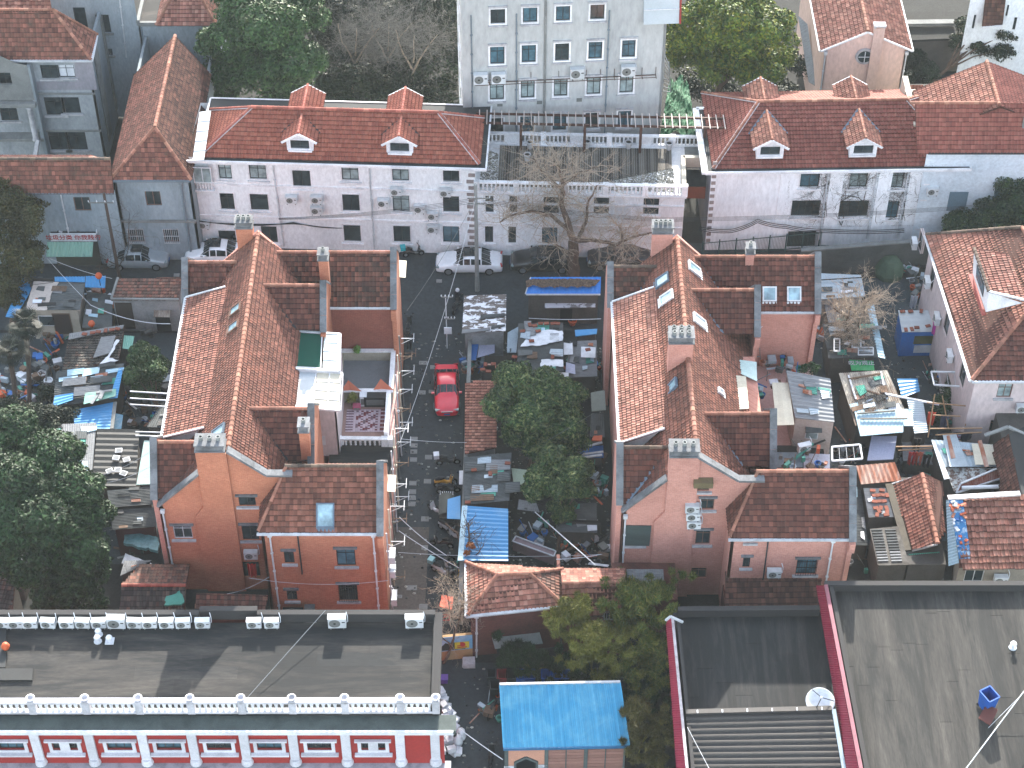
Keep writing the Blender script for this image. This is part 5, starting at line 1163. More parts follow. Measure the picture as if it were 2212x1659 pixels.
# garden walls and dark roofs behind
def fence_wall(name,label,p,q,z,m,th=.25,cat='wall'):
 o=thing(name,label,cat,((V3(p)+V3(q))/2)[:]);p,q=V3((p[0],p[1],0)),V3((q[0],q[1],0));mb=MB();mb.beam(p+V3((0,0,z/2)),q+V3((0,0,z/2)),th,z);mb.build('wall',m,o);mb=MB();mb.beam(p+V3((0,0,z+.04)),q+V3((0,0,z+.04)),th+.1,.1);mb.build('coping',S_conc,o);return o
fence_wall('garden_wall','pale garden wall right of the pink gabled house under the dark roof',Q('A4',1290,350,2),Q('A4',1740,330,2),2.4,mat('greyblue_wall','8d9aa2',.85,'5f6a70'))
DR_=thing('shed','long dark flat roofed shed with a pale ledge between pink and white houses','shed',(32,142,0));a,b=Q('A4',1250,340,3.2),Q('A4',1720,320,3.2)
mb=MB();mb.prism([a,b,Q('A4',1740,110,3.2),Q('A4',1240,110,3.2)],(0,0,.2));mb.build('roof',M_charcoal if False else M_earth,DR_);mb=MB();a,b=Q('A4',1255,185,3.7),Q('A4',1650,180,3.7);mb.beam(a,b,.6,.25);mb.build('ledge',S_conc,DR_)
mb=MB();a,b=Q('A4',1250,340,3.2),Q('A4',1720,320,3.2);mb.prism([(a.x,a.y,0),(b.x,b.y,0),(b.x,b.y,3.2),(a.x,a.y,3.2)],(0,.2,0));mb.build('wall',W_shackd,DR_)
# small red roof by the pink house
SR_=thing('shed','small shed roof of red tiles between the pink house canopy and the cream wall','shed',Q('A4',1330,740,0)[:])
tile_roof(SR_,[Q('A4',1260,775,4.2),Q('A4',1400,775,4.2),Q('A4',1400,690,5),Q('A4',1255,690,5)],T_pale,nind=0);p=Q('A4',1330,735,4)
mb=MB();mb.box((p.x,p.y,2),(2.6,2,4));mb.build('walls',W_shackd,SR_)
# ---------------------------------------------------------------- pale pink house at the right edge
RB=thing('pink_house','pale pink two storey house with rose tiled hipped roof and dormer at the right edge','house',(33,98,0))
zr5=7.4;s0=Q('B4',1790,1510,zr5);s1=Q('B4',1425,345,zr5)
slope_=math.tan(R(32));hipt=Q('B4',2210,955,zr5+2.9)
wy=s0.y;wx=s0.x
Hs=V3((wx+4.5,wy+4.5,zr5+4.5*slope_));
run=5.6;Hs=V3((wx+run,wy+run,zr5+run*slope_));Hn_=V3((s1.x+run,s1.y-3.3,zr5+run*slope_))
tile_roof(RB,[s0,Hs,Hn_,s1],T_rose,.25,.34,nind=90,t=.055,rib=.045);tile_roof(RB,[s0,V3((wx+16,wy,zr5)),V3((wx+16,wy+run,Hs.z)),Hs],T_wing,.25,.34,t=.06,nind=60)
tile_roof(RB,[s1,Hn_,V3((wx+16,Hn_.y,Hs.z)),V3((wx+16,s1.y+1,zr5))],T_pale,nind=0,t=.05)
ridge(RB,s0+up,Hs+up,M_ridge,.13,.42);ridge(RB,s1+up,Hn_+up,M_ridge_dark,.13,.42);ridge(RB,Hs+up,Hn_+up,M_ridge,.13,.42)
WRB=Wall((wx+.35,wy+.3),(wx+16,wy+.3));rbw=[('C4',1988,-20,2125,105,G_dark,(2,2)),('C4',1925,282,2060,372,G_dark)]
rbw[0]=('B4',1985,1540,2128,1648,G_mid,(2,2));hs=windows(RB,WRB,rbw);WRB.face(RB,W_rb,hs,z1=zr5,name='front_wall');dress(RB,WRB,hs,rbw,M_framebr,sill=S_sill)
WWW=Wall((s1.x+.35,s1.y-.3),(wx+.35,wy+.3));ww=[(WWW.len-3.2,4.3,WWW.len-1.9,5.9),(WWW.len-8.2,4.3,WWW.len-7.0,5.9),(WWW.len-13,4.3,WWW.len-11.9,5.9),(WWW.len-17,4.3,WWW.len-16,5.9),(WWW.len-5.5,1.0,WWW.len-4.2,2.6)]
WWW.face(RB,W_rb,ww,z1=zr5,name='side_wall')
for h_ in ww:WWW.window(RB,h_,M_frame,G_dark)
gutter(RB,s0+V3((-.1,-.1,-.03)),s1+V3((-.1,0,-.03)));gutter(RB,s0+V3((0,-.12,-.03)),(wx+16,wy-.12,zr5-.03))
# dormer of it
dzz=0;pA=Q('B4',1800,650,zr5+1.9);pB=Q('B4',1905,960,zr5+1.9);pC=Q('B4',1930,800,zr5+3.4);pD=Q('B4',1810,450,zr5+3.4)
dlo=[pA,pB,pC,pD];mb=MB();mb.poly([pA,pB,pC,pD]);e_=Q('B4',2205,870,zr5+3.3);mb.poly([pB,V3((e_.x,e_.y,e_.z-.2)),pC]);mb.build('dormer_face',W_trim,RB)
tile_roof(RB,[pC,Q('B4',2212,855,zr5+3.6),pD+(Q('B4',2212,855,zr5+3.6)-pC),pD],T_pale,nind=0,rib=.045);ridge(RB,pC,pD,M_ridge_dark,.12)
mb=MB();wa=pA.lerp(pD,.25).lerp(pB.lerp(pC,.25),.25);wb=pA.lerp(pD,.25).lerp(pB.lerp(pC,.25),.75);wc_=pA.lerp(pD,.8).lerp(pB.lerp(pC,.8),.75);wd=pA.lerp(pD,.8).lerp(pB.lerp(pC,.8),.25)
nw=(wb-wa).cross(wd-wa).normalized();nw=nw if nw.x<0 else-nw
mb.prism([wa,wb,wc_,wd],nw*.04);wo=mb.build('dormer_window',M_frame,RB)
for k in range(6):
 f0_,f1_=(k+.12)/6,(k+.88)/6;mb=MB();mb.prism([wa.lerp(wb,f0_).lerp(wd.lerp(wc_,f0_),.1)+nw*.045,wa.lerp(wb,f1_).lerp(wd.lerp(wc_,f1_),.1)+nw*.045,wa.lerp(wb,f1_).lerp(wd.lerp(wc_,f1_),.9)+nw*.045,wa.lerp(wb,f0_).lerp(wd.lerp(wc_,f0_),.9)+nw*.045],nw*.01);mb.build('pane',G_teal,wo)
mb=MB();a,b=Q('B4',1780,655,zr5+1.8),Q('B4',1890,985,zr5+1.6);mb.beam(a,b,.3,.06);mb.build('apron_flashing',mat('red_flashing','8a3a33',.6),RB)
mb=MB();mb.beam(pC+V3((0,0,.05)),Q('B4',2212,862,zr5+3.95),.15,.12);mb.build('dormer_gutter',M_gut,RB)
# ---------------------------------------------------------------- small hipped house in front
SH=thing('hipped_house','small brick house with orange hipped tile roof at the lower end of the lane','house',(1,80,0))
z6=4.3;a0=P(1011,1330,z6);a1=P(1217,1308,z6);b0=P(1000,1212,z6+.0);b1=P(1205,1195,z6)
r0_,r1_=P(1075,1243,z6+1.3),P(1143,1240,z6+1.3)
b0=V3((a0.x-.2,2*r0_.y-a0.y,z6));b1=V3((a1.x+.0,2*r1_.y-a1.y,z6))
tile_roof(SH,[a0,a1,r1_,r0_],T_rose,.24,.33,nind=110,t=.06);tile_roof(SH,[b0,a0,r0_],T_rose,nind=40,w=.24,t=.06);tile_roof(SH,[a1,b1,r1_],T_brick,nind=0,t=.06);tile_roof(SH,[b1,b0,r0_,r1_],T_pale,nind=0)
for x,y in((a0,r0_),(a1,r1_),(b0,r0_),(b1,r1_),(r0_,r1_)):ridge(SH,x+up,y+up,M_ridge,.12,.42)
WS=Wall((a0.x+.15,a0.y+.2),(a1.x-.15,a1.y+.2));WS.face(SH,B_dark,[],z1=z6,name='front_wall')
mb=MB();mb.prism([WS.A,WS.A+V3((0,3.9,0)),WS.A+V3((0,3.9,z6)),WS.A+V3((0,0,z6))],(.2,0,0));mb.prism([WS.B,WS.B+V3((0,3.9,0)),WS.B+V3((0,3.9,z6)),WS.B+V3((0,0,z6))],(-.2,0,0));mb.build('side_walls',B_dark,SH)
gutter(SH,a0-V3((.1,.1,0)),a1-V3((0,.1,0)));gutter(SH,a0-V3((.12,.1,0)),b0)
downpipe(SH,WS.pt(.35,z6-.2,.12),WS.pt(.3,0,.12),hopper=True)
s,z=WS.q('D3',165,590);mb=MB();mb.prism([WS.pt(s-1.5,z,.02),WS.pt(s+1.5,z,.02),WS.pt(s+1.6,z-.25,.7),WS.pt(s-1.4,z-.25,.7)],(0,0,.04));mb.build('window_awning',mat('fibreglass','8d9590',.6),SH)
h_=(s-1.2,z-1.5,s+1.2,z-.3);mb=MB();mb.prism([WS.pt(h_[0],h_[1],.01),WS.pt(h_[2],h_[1],.01),WS.pt(h_[2],h_[3],.01),WS.pt(h_[0],h_[3],.01)],WS.n*.05);mb.build('window',M_frame,SH)
# its side extension
SX=thing('brick_annex','low brick annex with sunlit orange tile roof right of the small hipped house','house',(6,80,0))
z7=3.8;e0,e1,k0,k1=Q('D3',545,440,z7),Q('D3',1010,370,z7),Q('D3',535,178,z7+1.5),Q('D3',1050,172,z7+1.5)
tile_roof(SX,[e0,Q('D3',1000,400,z7),k1,k0],T_rose,.24,.35,nind=60,t=.06);tile_roof(SX,[k0,k1,Q('D3',1045,60,z7+.6),Q('D3',525,60,z7+.6)],T_pale,nind=0);ridge(SX,k0+up,k1+up,M_ridge,.12)
WX=Wall(e0[:2],(e1.x,e0.y));hx=[WX.q('D3',870,475)+WX.q('D3',970,415)];WX.face(SX,B_dark,hx,z1=z7,name='front_wall');WX.window(SX,hx[0],M_framew,G_dark,mull=(4,1))
c4=[Q('D3',1060,230,3.6),Q('D3',1360,205,3.6),Q('D3',1350,60,4.2),Q('D3',1055,60,4.2)];corr(SX,c4,M_asbl,.15,.02,'annex_roof_sheet',0)
mb=MB();p=Q('D3',1200,150,3.4);mb.box((p.x,p.y,1.7),(4,3,3.3));mb.build('annex_walls',B_dark,SX)
# ---------------------------------------------------------------- red building with flat roof, bottom left
FR=thing('red_building','crimson building with flat grey roof and white pilasters along the lower left edge','building',(-24,70,0))
zf7=7.5;x0=-46;pr=P(945,1545,zf7);xr=pr.x;yb7=P(900,1345,zf7).y;yfr=P(900,1540,zf7).y
roofp=[(x0,yfr),(xr+.1,yfr),(xr+.1,yb7),(x0,yb7)]
mb=MB();mb.prism([(x,y,zf7-.3) for x,y in roofp],(0,0,.3));mb.build('flat_roof',M_tarL if False else M_tar,FR)
# felt strips lying one over the next
sy=yfr+.5;k=0
while sy<yb7-.6:
 x=x0
 while x<xr-.4:
  L_=random.uniform(3.5,8);x2=min(xr-.35,x+L_)
  mb=MB();mb.prism([(x,sy,zf7+.002+.0008*(k%5)),(x2,sy,zf7+.002+.0008*(k%5)),(x2,sy+1.0,zf7+.002),(x,sy+1.0,zf7+.002)],(0,0,.012));mb.build('felt_strip',M_tar,FR);x=x2+.01;k+=1
 sy+=.92
zp7=zf7+.75;
def par(p,q,h,w,m,nm='parapet'):
 mb=MB();mb.beam((p[0],p[1],zf7+h/2),(q[0],q[1],zf7+h/2),w,h);return mb.build(nm,m,FR)
ypar=P(500,1322,zp7).y
par((x0,ypar),(P(430,1322,zp7).x,ypar),.75,.35,M_par);par((P(430,1322,zp7).x+.01,ypar+.2),(P(555,1322,zp7).x,ypar+.2),.85,.35,M_par);par((P(555,1322,zp7).x+.01,ypar),(xr-.3,ypar),.75,.35,M_par)
par((xr-.12,ypar+.18),(xr-.12,yfr),.5,.5,M_par)
mb=MB();mb.box(((x0+xr)/2-.2,(yfr+yb7)/2,zf7/2-.2),(xr-x0-.4,yb7-yfr-.4,zf7-.4));mb.build('core',W_red,FR)
bal_n=9;posts=[]
pa,pb=V3((x0,yfr+.1,zf7)),V3((xr+.05,yfr+.1,zf7))
us=[-120,66,183,298,410,520,630,744,864,941]
posts=[(P(u,1575,zf7).x-x0)/(pb.x-x0) for u in us if P(u,1575,zf7).x>x0]
mb_=MB();mb_.lathe((0,0,0),[(.07,0),(.1,.08),(.06,.2),(.11,.42),(.06,.6),(.08,.65)],8);BAL2=mb_.mesh('baluster',W_trim,smooth=True)
x_vis=P(-60,1560,zf7).x
balustrade('roof_balustrade','white balustrade with round urn caps along the front of the flat grey roof',V3((x_vis,yfr+.05,zf7)),pb,1.1,.33,mat('stained_white','c9c8cd',.75,'6a6a6e',.6,.9),[(P(u,1575,zf7).x-x_vis)/(pb.x-x_vis) for u in us if P(u,1575,zf7).x>x_vis],.16,.14,.3,BAL2,postcap=True)
# cornice ledge and crimson upper facade
yc=yfr-.95
mb=MB();mb.box(((x0+xr+.9)/2,yfr-.5,zf7-.42),(xr-x0+1.2,1.1,.3));mb.build('cornice_ledge',mat('mossy_ledge','4a5350',.9,'23292a',.6,.9),FR)
mb=MB();mb.beam((x0,yc-.12,zf7-.4),(xr+.9,yc-.12,zf7-.4),.14,.3);mb.build('cornice_edge',W_trim,FR)
WF=Wall((x0,yc+.1),(xr+.35,yc+.1));fz=zf7-.57
fw=[]
for(u0,u1) in(((-10),47),):
 fw.append(('D1',0,1450,185,1518,G_teal,(3,1)))
fw+=[('D1',430,1450,615,1515,G_dark,(2,1)),('D1',868,1450,1055,1515,G_teal,(3,1)),('D1',1265,1450,1452,1515,G_teal,(3,1)),('D1',1668,1450,1855,1515,G_dark,(3,1)),('D2',80,1448,270,1513,G_teal,(3,1)),('D2',483,1448,670,1512,G_dark,(3,1)),('D2',915,1443,1105,1508,G_dark,(3,1))]
hs=windows(FR,WF,fw);hs=[(a,fz-2.05,c,fz-.62) for a,b,c,d in hs]
hs=[(a,WF.q('D2',300,1512)[1],c,WF.q('D2',300,1448)[1]) for a,b,c,d in hs]
WF.face(FR,W_red,hs,z1=fz,name='front_wall');M_fac=mat('facade_white','d2d1d6',.7,'8c8c92',.35,1)
for k,(h_,e) in enumerate(zip(hs,fw)):
 WF.window(FR,h_,M_frame,e[5],mull=e[6],trim=M_fac,tw=.2,th=.2)
 a,b,c,d=h_
 mb=MB();mb.prism([WF.pt(a-.35,d+.2,.05),WF.pt(c+.35,d+.2,.05),WF.pt(c+.35,d+.32,.05),WF.pt(a-.35,d+.32,.05)],WF.n*.18);mb.build('hood',M_fac,FR)
 mb=MB();mb.prism([WF.pt(a-.38,b-.34,.05),WF.pt(c+.38,b-.34,.05),WF.pt(c+.38,b-.2,.05),WF.pt(a-.38,b-.2,.05)],WF.n*.22);mb.build('ledge',M_fac,FR)
 if k in(1,7):mb=MB();mb.prism([WF.pt((a+c)/2-.28,b,.01),WF.pt((a+c)/2+.28,b,.01),WF.pt((a+c)/2+.28,d,.01),WF.pt((a+c)/2-.28,d,.01)],WF.n*.06);mb.build('pier',M_fac,FR)
zlow=WF.q('D2',600,1595)[1]
for(t,x) in(('D1',305),('D1',740),('D1',1165),('D1',1560),('D1',1975),('D2',375),('D2',795),('D2',1230),('D2',1510)):
 s=WF.q(t,x,1500)[0]
 mb=MB();mb.prism([WF.pt(s-.26,zlow-.05,.003),WF.pt(s+.26,zlow-.05,.003),WF.pt(s+.26,fz,.003),WF.pt(s-.26,fz,.003)],WF.n*.16)
 mb.lathe(WF.pt(s,zlow-.25,.05),[(.2,0),(.36,.12),(.34,.3),(.27,.5)],12);mb.build('pilaster',M_fac,FR)
mb=MB();mb.box(((x0+xr+.5)/2,yc-.15,zlow-.42),(xr-x0+.9,.8,.28));mb.build('lower_ledge',mat('stained_ledge','a9a9af',.8,'4d5054',.7,1.2),FR)
for k in range(110):
 x=xr+.3-k*.3
 if x>x_vis:mb=MB();mb.box((x,yc-.6,zlow-.55),(.16,.1,.1));mb.build('dentil',M_fac,FR)
mb=MB();mb.prism([WF.pt(0,0),WF.pt(WF.len,0),WF.pt(WF.len,zlow-.56),WF.pt(0,zlow-.56)],(0,.1,0));mb.prism([(xr+.33,yc+.1,0),(xr+.33,yb7,0),(xr+.33,yb7,fz),(xr+.33,yc+.1,fz)],(.0,0,0)) if False else None
mb.prism([WF.pt(0,0),WF.pt(WF.len,0),WF.pt(WF.len,zlow-.56),WF.pt(0,zlow-.56)],(0,.1,0));mb.prism([(xr-.45,yc+.9,0),(xr-.45,yb7,0),(xr-.45,yb7,fz),(xr-.45,yc+.9,fz)],(.2,0,0));mb.build('lower_walls',W_red,FR)
mb=MB();s,z=WF.q('D1',1520,1655);s2,_=WF.q('D2',1385,1655);mb.prism([WF.pt(s,z-.3,.05),WF.pt(s2,z-.3,.05),WF.pt(s2,z,.05),WF.pt(s,z,.05)],WF.n*.1);mb.build('shop_fascia',M_fac,FR)
# ---------------------------------------------------------------- flat roofs bottom right
MR=thing('flat_roofed_building','low building with dark bitumen roof between the two maroon roof edges','building',(13,70,0))
z8=6.2
q00,q10,q11,q01=Q('D3',1560,1700,z8),Q('D4',860,1700,z8),Q('D4',600,405,z8),Q('D3',1430,410,z8)
mb=MB();mb.prism([q00,q10,q11,q01],(0,0,-.3));mb.build('flat_roof',M_tar2,MR)
def strips(parent,a,b,c,d,n,m,z=.004):
 """bitumen strips a-b near edge, d-c far edge, n columns"""
 for i in range(n):
  u0,u1=i/n,(i+1.06)/n
  if i==n-1:u1=1
  v=0
  while v<1:
   v2=min(1,v+random.uniform(.25,.7));h=z+.0015*((i*3)%4)
   p=[a.lerp(b,u0).lerp(d.lerp(c,u0),v),a.lerp(b,u1).lerp(d.lerp(c,u1),v),a.lerp(b,u1).lerp(d.lerp(c,u1),v2),a.lerp(b,u0).lerp(d.lerp(c,u0),v2)]
   mb=MB();mb.prism([x+V3((0,0,h)) for x in p],(0,0,.012));mb.build('felt_strip',m,parent);v=v2+.002
strips(MR,q00,q10,q11,q01,9,M_tar2)
mb=MB();a,b=Q('D3',1470,372,z8+.7),Q('D4',570,362,z8+.7);mb.beam((a.x,a.y,z8+.3),(b.x,b.y,z8+.3),.35,.7);mb.build('parapet',M_par,MR)
mb=MB();mb.prism([(q01.x,q01.y,0),(q00.x,q00.y-4,0),(q00.x,q00.y-4,z8-.3),(q01.x,q01.y,z8-.3)],(.2,0,0));mb.prism([(q01.x,q01.y,0),(q11.x,q01.y,0),(q11.x,q01.y,z8-.3),(q01.x,q01.y,z8-.3)],(0,-.2,0));mb.build('walls',mat('maroon_wall','4a2630',.8),MR)
def mansard(parent,top_a,top_b,bot_a,bot_b,m,n=None,nm='mansard_sheet'):
 """sloping corrugated apron; a far end, b near end"""
 corr(parent,[bot_b,top_b,top_a,bot_a],m,.16,.02,nm,1,trap=False)
ta,tb=Q('D3',1425,450,z8+.9),Q('D3',1545,1690,z8+.9);ba,bb=Q('D3',1375,460,z8-.5),Q('D3',1465,1690,z8-.5)
mansard(MR,ta,tb,ba,bb,M_mar)
mb=MB();mb.beam(ta,tb,.16,.1);mb.build('ridge_cap',mat('pale_cap','a9a3a5',.7,'55474c',.6,2),MR);mb=MB();mb.beam(ta+V3((.35,0,-.5)),tb+V3((.35,0,-.5)),.2,.7);mb.build('parapet',M_par,MR)
mb=MB();p=Q('D3',1365,470,z8+1.0);p1,p2,p3=Q('D3',1370,470,z8+1.1),Q('D3',1410,440,z8+1.5),Q('D3',1508,485,z8+1.0);mb.beam(p1,p2,.12,.12);mb.beam(p2,p3,.12,.12);mb.build('end_cap',M_gut,MR)
# ribbed charcoal shed roof in front
rs=thing('shed','shed with ribbed charcoal metal roof at the bottom edge between maroon strips','shed',(15,62,0));z9=z8+.3
c4=[Q('D3',1590,1800,z9-.3),Q('D4',770,1800,z9-.3),Q('D4',665,1195,z9+.5),Q('D3',1530,1225,z9+.5)]
corr(rs,c4,M_char,.36,.05,'roof_sheet',1,trap=2);mb=MB();mb.beam(c4[3]+V3((0,.05,.15)),c4[2]+V3((0,.05,.15)),.3,.1);mb.build('ridge_cap',M_char,rs)
mb=MB();mb.beam(c4[1]+V3((.1,0,.1)),c4[2]+V3((.1,0,.1)),.22,.12);mb.build('verge_flashing',M_zinc,rs);mb=MB();mb.prism([c4[3]-V3((0,0,.02)),c4[2]-V3((0,0,.02)),V3((c4[2].x,c4[2].y,z8)),V3((c4[3].x,c4[3].y,z8))],(0,-.1,0));mb.build('end_wall',M_black,rs)
for k in range(6):p=c4[3].lerp(c4[2],.08+.17*k)+V3((0,.0,.22));mb=MB();mb.box(p,(.08,.2,.05));mb.build('clip',M_gut,rs)
BR=thing('flat_roofed_building','building with wide grey weathered bitumen roof at the lower right corner','building',(26,70,0));z10=7.4
q00,q10,q11,q01=Q('D4',880,1720,z10),Q('D4',2500,1720,z10),Q('D4',2330,215,z10),Q('D4',640,215,z10)
mb=MB();mb.prism([q00,q10,q11,q01],(0,0,-.3));mb.build('flat_roof',M_tarv,BR);strips(BR,q00,q10,q11,q01,16,M_tarv)
mb=MB();a,b=Q('D4',610,170,z10+.6),Q('D4',2300,150,z10+.6);mb.beam((a.x,a.y,z10+.3),(b.x,a.y,z10+.3),.35,.6);mb.build('parapet',M_par,BR)
ta,tb=Q('D4',605,190,z10+.6),Q('D4',890,1690,z10+.6);ba,bb=Q('D4',545,190,z10-.8),Q('D4',795,1690,z10-.8)
mansard(BR,ta,tb,ba,bb,M_mar);mb=MB();mb.beam(ta+V3((.1,0,.03)),tb+V3((.1,0,.03)),.22,.12);mb.build('ridge_cap',mat('rose_cap','8f5560',.7,'4d4244',.6,1),BR);mb=MB();mb.beam(ta+V3((.45,0,-.35)),tb+V3((.45,0,-.35)),.25,.55);mb.build('parapet',M_par,BR)
mb=MB();mb.prism([(q01.x,q01.y,0),(q11.x,q01.y,0),(q11.x,q01.y,z10-.3),(q01.x,q01.y,z10-.3)],(0,-.2,0));mb.prism([(q01.x,q01.y,0),(q00.x,q00.y,0),(q00.x,q00.y,z10-.3),(q01.x,q01.y,z10-.3)],(.2,0,0));mb.build('walls',S_conc,BR)
# dark tiled roof strip behind the middle flat roof
DT=thing('lean_to','lean-to with dark brown tile roof under the rose brick house and behind the bitumen roof','lean-to',(16,78,0))
tile_roof(DT,[Q('D3',1850,375,3.4),Q('D4',560,370,3.4),Q('D4',590,70,4.6),Q('D3',1850,85,4.6)],T_dark,.25,.34,nind=150,t=.055)
mb=MB();a,b=Q('D3',1850,375,3.4),Q('D4',590,70,4.6);mb.box(((a.x+b.x)/2,(a.y+b.y)/2+.3,1.6),(b.x-a.x,b.y-a.y-.6,3.2));mb.build('walls',B_dark,DT)
# ---------------------------------------------------------------- blue roofed hut
BH=thing('blue_roofed_hut','peach coloured hut with bright blue standing seam roof, pointed doorway and slatted front','hut',(3,66,0))
b0,b1,b2,b3=Q('D3',65,1498,3.4),Q('D3',1080,1478,3.4),Q('D3',1005,978,4.7),Q('D3',35,998,4.7)
corr(BH,[b0,b1,b2,b3],M_cyan,.42,.03,'roof_sheet',0,trap=False,seg=4)
n=30
for i in range(n+1):mb=MB();mb.beam(b0.lerp(b1,i/n)+V3((0,0,.1)),b3.lerp(b2,i/n)+V3((0,0,.1)),.035,.05);mb.build('standing_seam',M_cyan,BH)
mb=MB();mb.beam(b3+V3((0,.05,.1)),b2+V3((0,.05,.1)),.14,.12);mb.build('ridge_cap',M_gut,BH);mb=MB();mb.beam(b0-V3((0,.05,.05)),b1-V3((0,.05,.05)),.06,.22);mb.build('eaves_board',mat('eaves_blue','2f6f9a',.6),BH)
WB_=Wall((b0.x+.2,b0.y+.3),(b1.x-.2,b1.y+.3));HB_=3.3;lb=WB_.len;sq=lambda x,y=1600:WB_.q('D3',x,y)[0]
M_pg=mat('grey_pier','56605f',.8);
mb=MB();mb.box(((b0.x+b1.x)/2,(b0.y+b3.y)/2+.1,1.6),(b1.x-b0.x-.8,b3.y-b0.y-.8,3.1));mb.build('core',M_blk,BH)
def bx(a,b,z0,z1,m,nm,o0=0.0,o1=.12):mb=MB();mb.prism([WB_.pt(a,z0,o0),WB_.pt(b,z0,o0),WB_.pt(b,z1,o0),WB_.pt(a,z1,o0)],WB_.n*(o1-o0));return mb.build(nm,m,BH)
s1_,s2_,s3_,s4_,s5_,s6_=sq(75),sq(105),sq(395),sq(425),sq(710),sq(740)
bx(s1_,s2_,0,HB_,M_pg,'pier');bx(s3_,s4_,0,HB_,M_pg,'pier');bx(s5_,s6_,0,HB_,M_pg,'pier');bx(sq(1025),lb,0,HB_,M_pg,'pier')
pk=sq(245);d0,d1=sq(160),sq(335);zt_=WB_.q('D3',245,1560)[1];zs_=WB_.q('D3',170,1600)[1]
mb=MB()
mb.prism([WB_.pt(s2_,0,.01),WB_.pt(d0,0,.01),WB_.pt(d0,zs_,.01),WB_.pt(pk,zt_,.01),WB_.pt(pk,HB_,.01),WB_.pt(s2_,HB_,.01)],WB_.n*.06);mb.prism([WB_.pt(pk,zt_,.01),WB_.pt(d1,zs_,.01),WB_.pt(d1,0,.01),WB_.pt(s3_,0,.01),WB_.pt(s3_,HB_,.01),WB_.pt(pk,HB_,.01)],WB_.n*.06);mb.build('wall',mat('peach_wall','c08d76',.8,'9a7263',.4,1),BH)
for p,q in(((d0,0),(d0,zs_)),((d0,zs_),(pk,zt_)),((pk,zt_),(d1,zs_)),((d1,zs_),(d1,0))):mb=MB();mb.beam(WB_.pt(*p,.1),WB_.pt(*q,.1),.14,.14,up=V3((0,-1,.01)));mb.build('door_frame',M_pg,BH)
for(a,b) in((s4_,s5_),(s6_,sq(1025))):
 for k in range(9):z0=.15+k*.29;bx(a,b,z0,z0+.25,mat('pink_slat','9c7468',.7,'7d5a50',.4,2),'slat',.0,.05)
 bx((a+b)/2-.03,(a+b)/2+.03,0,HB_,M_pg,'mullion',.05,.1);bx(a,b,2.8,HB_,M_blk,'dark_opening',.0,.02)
for(t,x,y,nm) in(('D3',115,1650,'left of the pointed doorway'),('D3',375,1640,'right of the pointed doorway')):
 s,z=WB_.q(t,x,y);o=thing('notice_board','white notice sheet on the peach hut, '+nm,'notice',WB_.pt(s,z,.15)[:],'notices on the peach hut')
 mb=MB();mb.prism([WB_.pt(s-.32,z-.5,.09),WB_.pt(s+.32,z-.5,.09),WB_.pt(s+.32,z+.25,.09),WB_.pt(s-.32,z+.25,.09)],WB_.n*.03);mb.build('sheet',M_tarp,o)
 for k in range(4):mb=MB();mb.prism([WB_.pt(s-.24,z+.12-k*.14,.122),WB_.pt(s+.05+.15*(k%2),z+.12-k*.14,.122),WB_.pt(s+.05+.15*(k%2),z+.15-k*.14,.122),WB_.pt(s-.24,z+.15-k*.14,.122)],WB_.n*.003);mb.build('text_line',M_blk,o)
# ---------------------------------------------------------------- trees and plants
def leafmat(name,cols,lo='10160e',rough=.6,gloss=.22,tip=None):
 if name in MATS:return MATS[name]
 m,t,bs,N,L=nodes(name);g=N('ShaderNodeNewGeometry')
 r=ramp(t,g.outputs['Random Per Island'],[(i/(len(cols)-1),c) for i,c in enumerate(cols)])
 n1=noise(t,.55,5,.6,g.outputs['Position']);f=ramp(t,n1.outputs[0],[(.35,.55),(.68,1.3)])
 c=mix(t,1.0,r.outputs[0],f.outputs[0],'MULTIPLY');L(c,bs.inputs['Base Color']);bs.inputs['Roughness'].default_value=rough;bs.inputs['Specular IOR Level'].default_value=gloss
 bs.inputs['Subsurface Weight'].default_value=0
 MATS[name]=m;return m
L_camph=leafmat('camphor_leaf',['21371b','284123','35512a','2c4624','456132','1b2f19'])
L_yel=leafmat('yellow_green_leaf',['29411a','34501d','506421','717f29','2e471d','7f7d25','243a18'])
L_dark=leafmat('dark_leaf',['152715','1c311a','22391d','294324','314c27','142213'])
L_shrub=leafmat('undergrowth_leaf',['152013','1a291a','202f1c','27311d','1d251a'])
L_loq=leafmat('broad_leaf',['1d351c','26401f','324d25','516435','777e50','233b1f','1f381d'])
L_brown=leafmat('olive_brown_leaf',['2d311a','39391c','232b17','463f20','2e391b','524724'])
L_bam=leafmat('bamboo_leaf',['405124','4f5f2b','696e33','857d3b','3b4b21','31421f'])
L_bamy=leafmat('yellow_bamboo_leaf',['66682c','757236','807c3e','585c27','4b5523'])
L_bamb=leafmat('brown_bamboo_leaf',['5c532c','676035','474725','4f4827','38391c'])
L_palm=leafmat('palm_leaf',['0f1910','152014','0c160d','1b2719'])
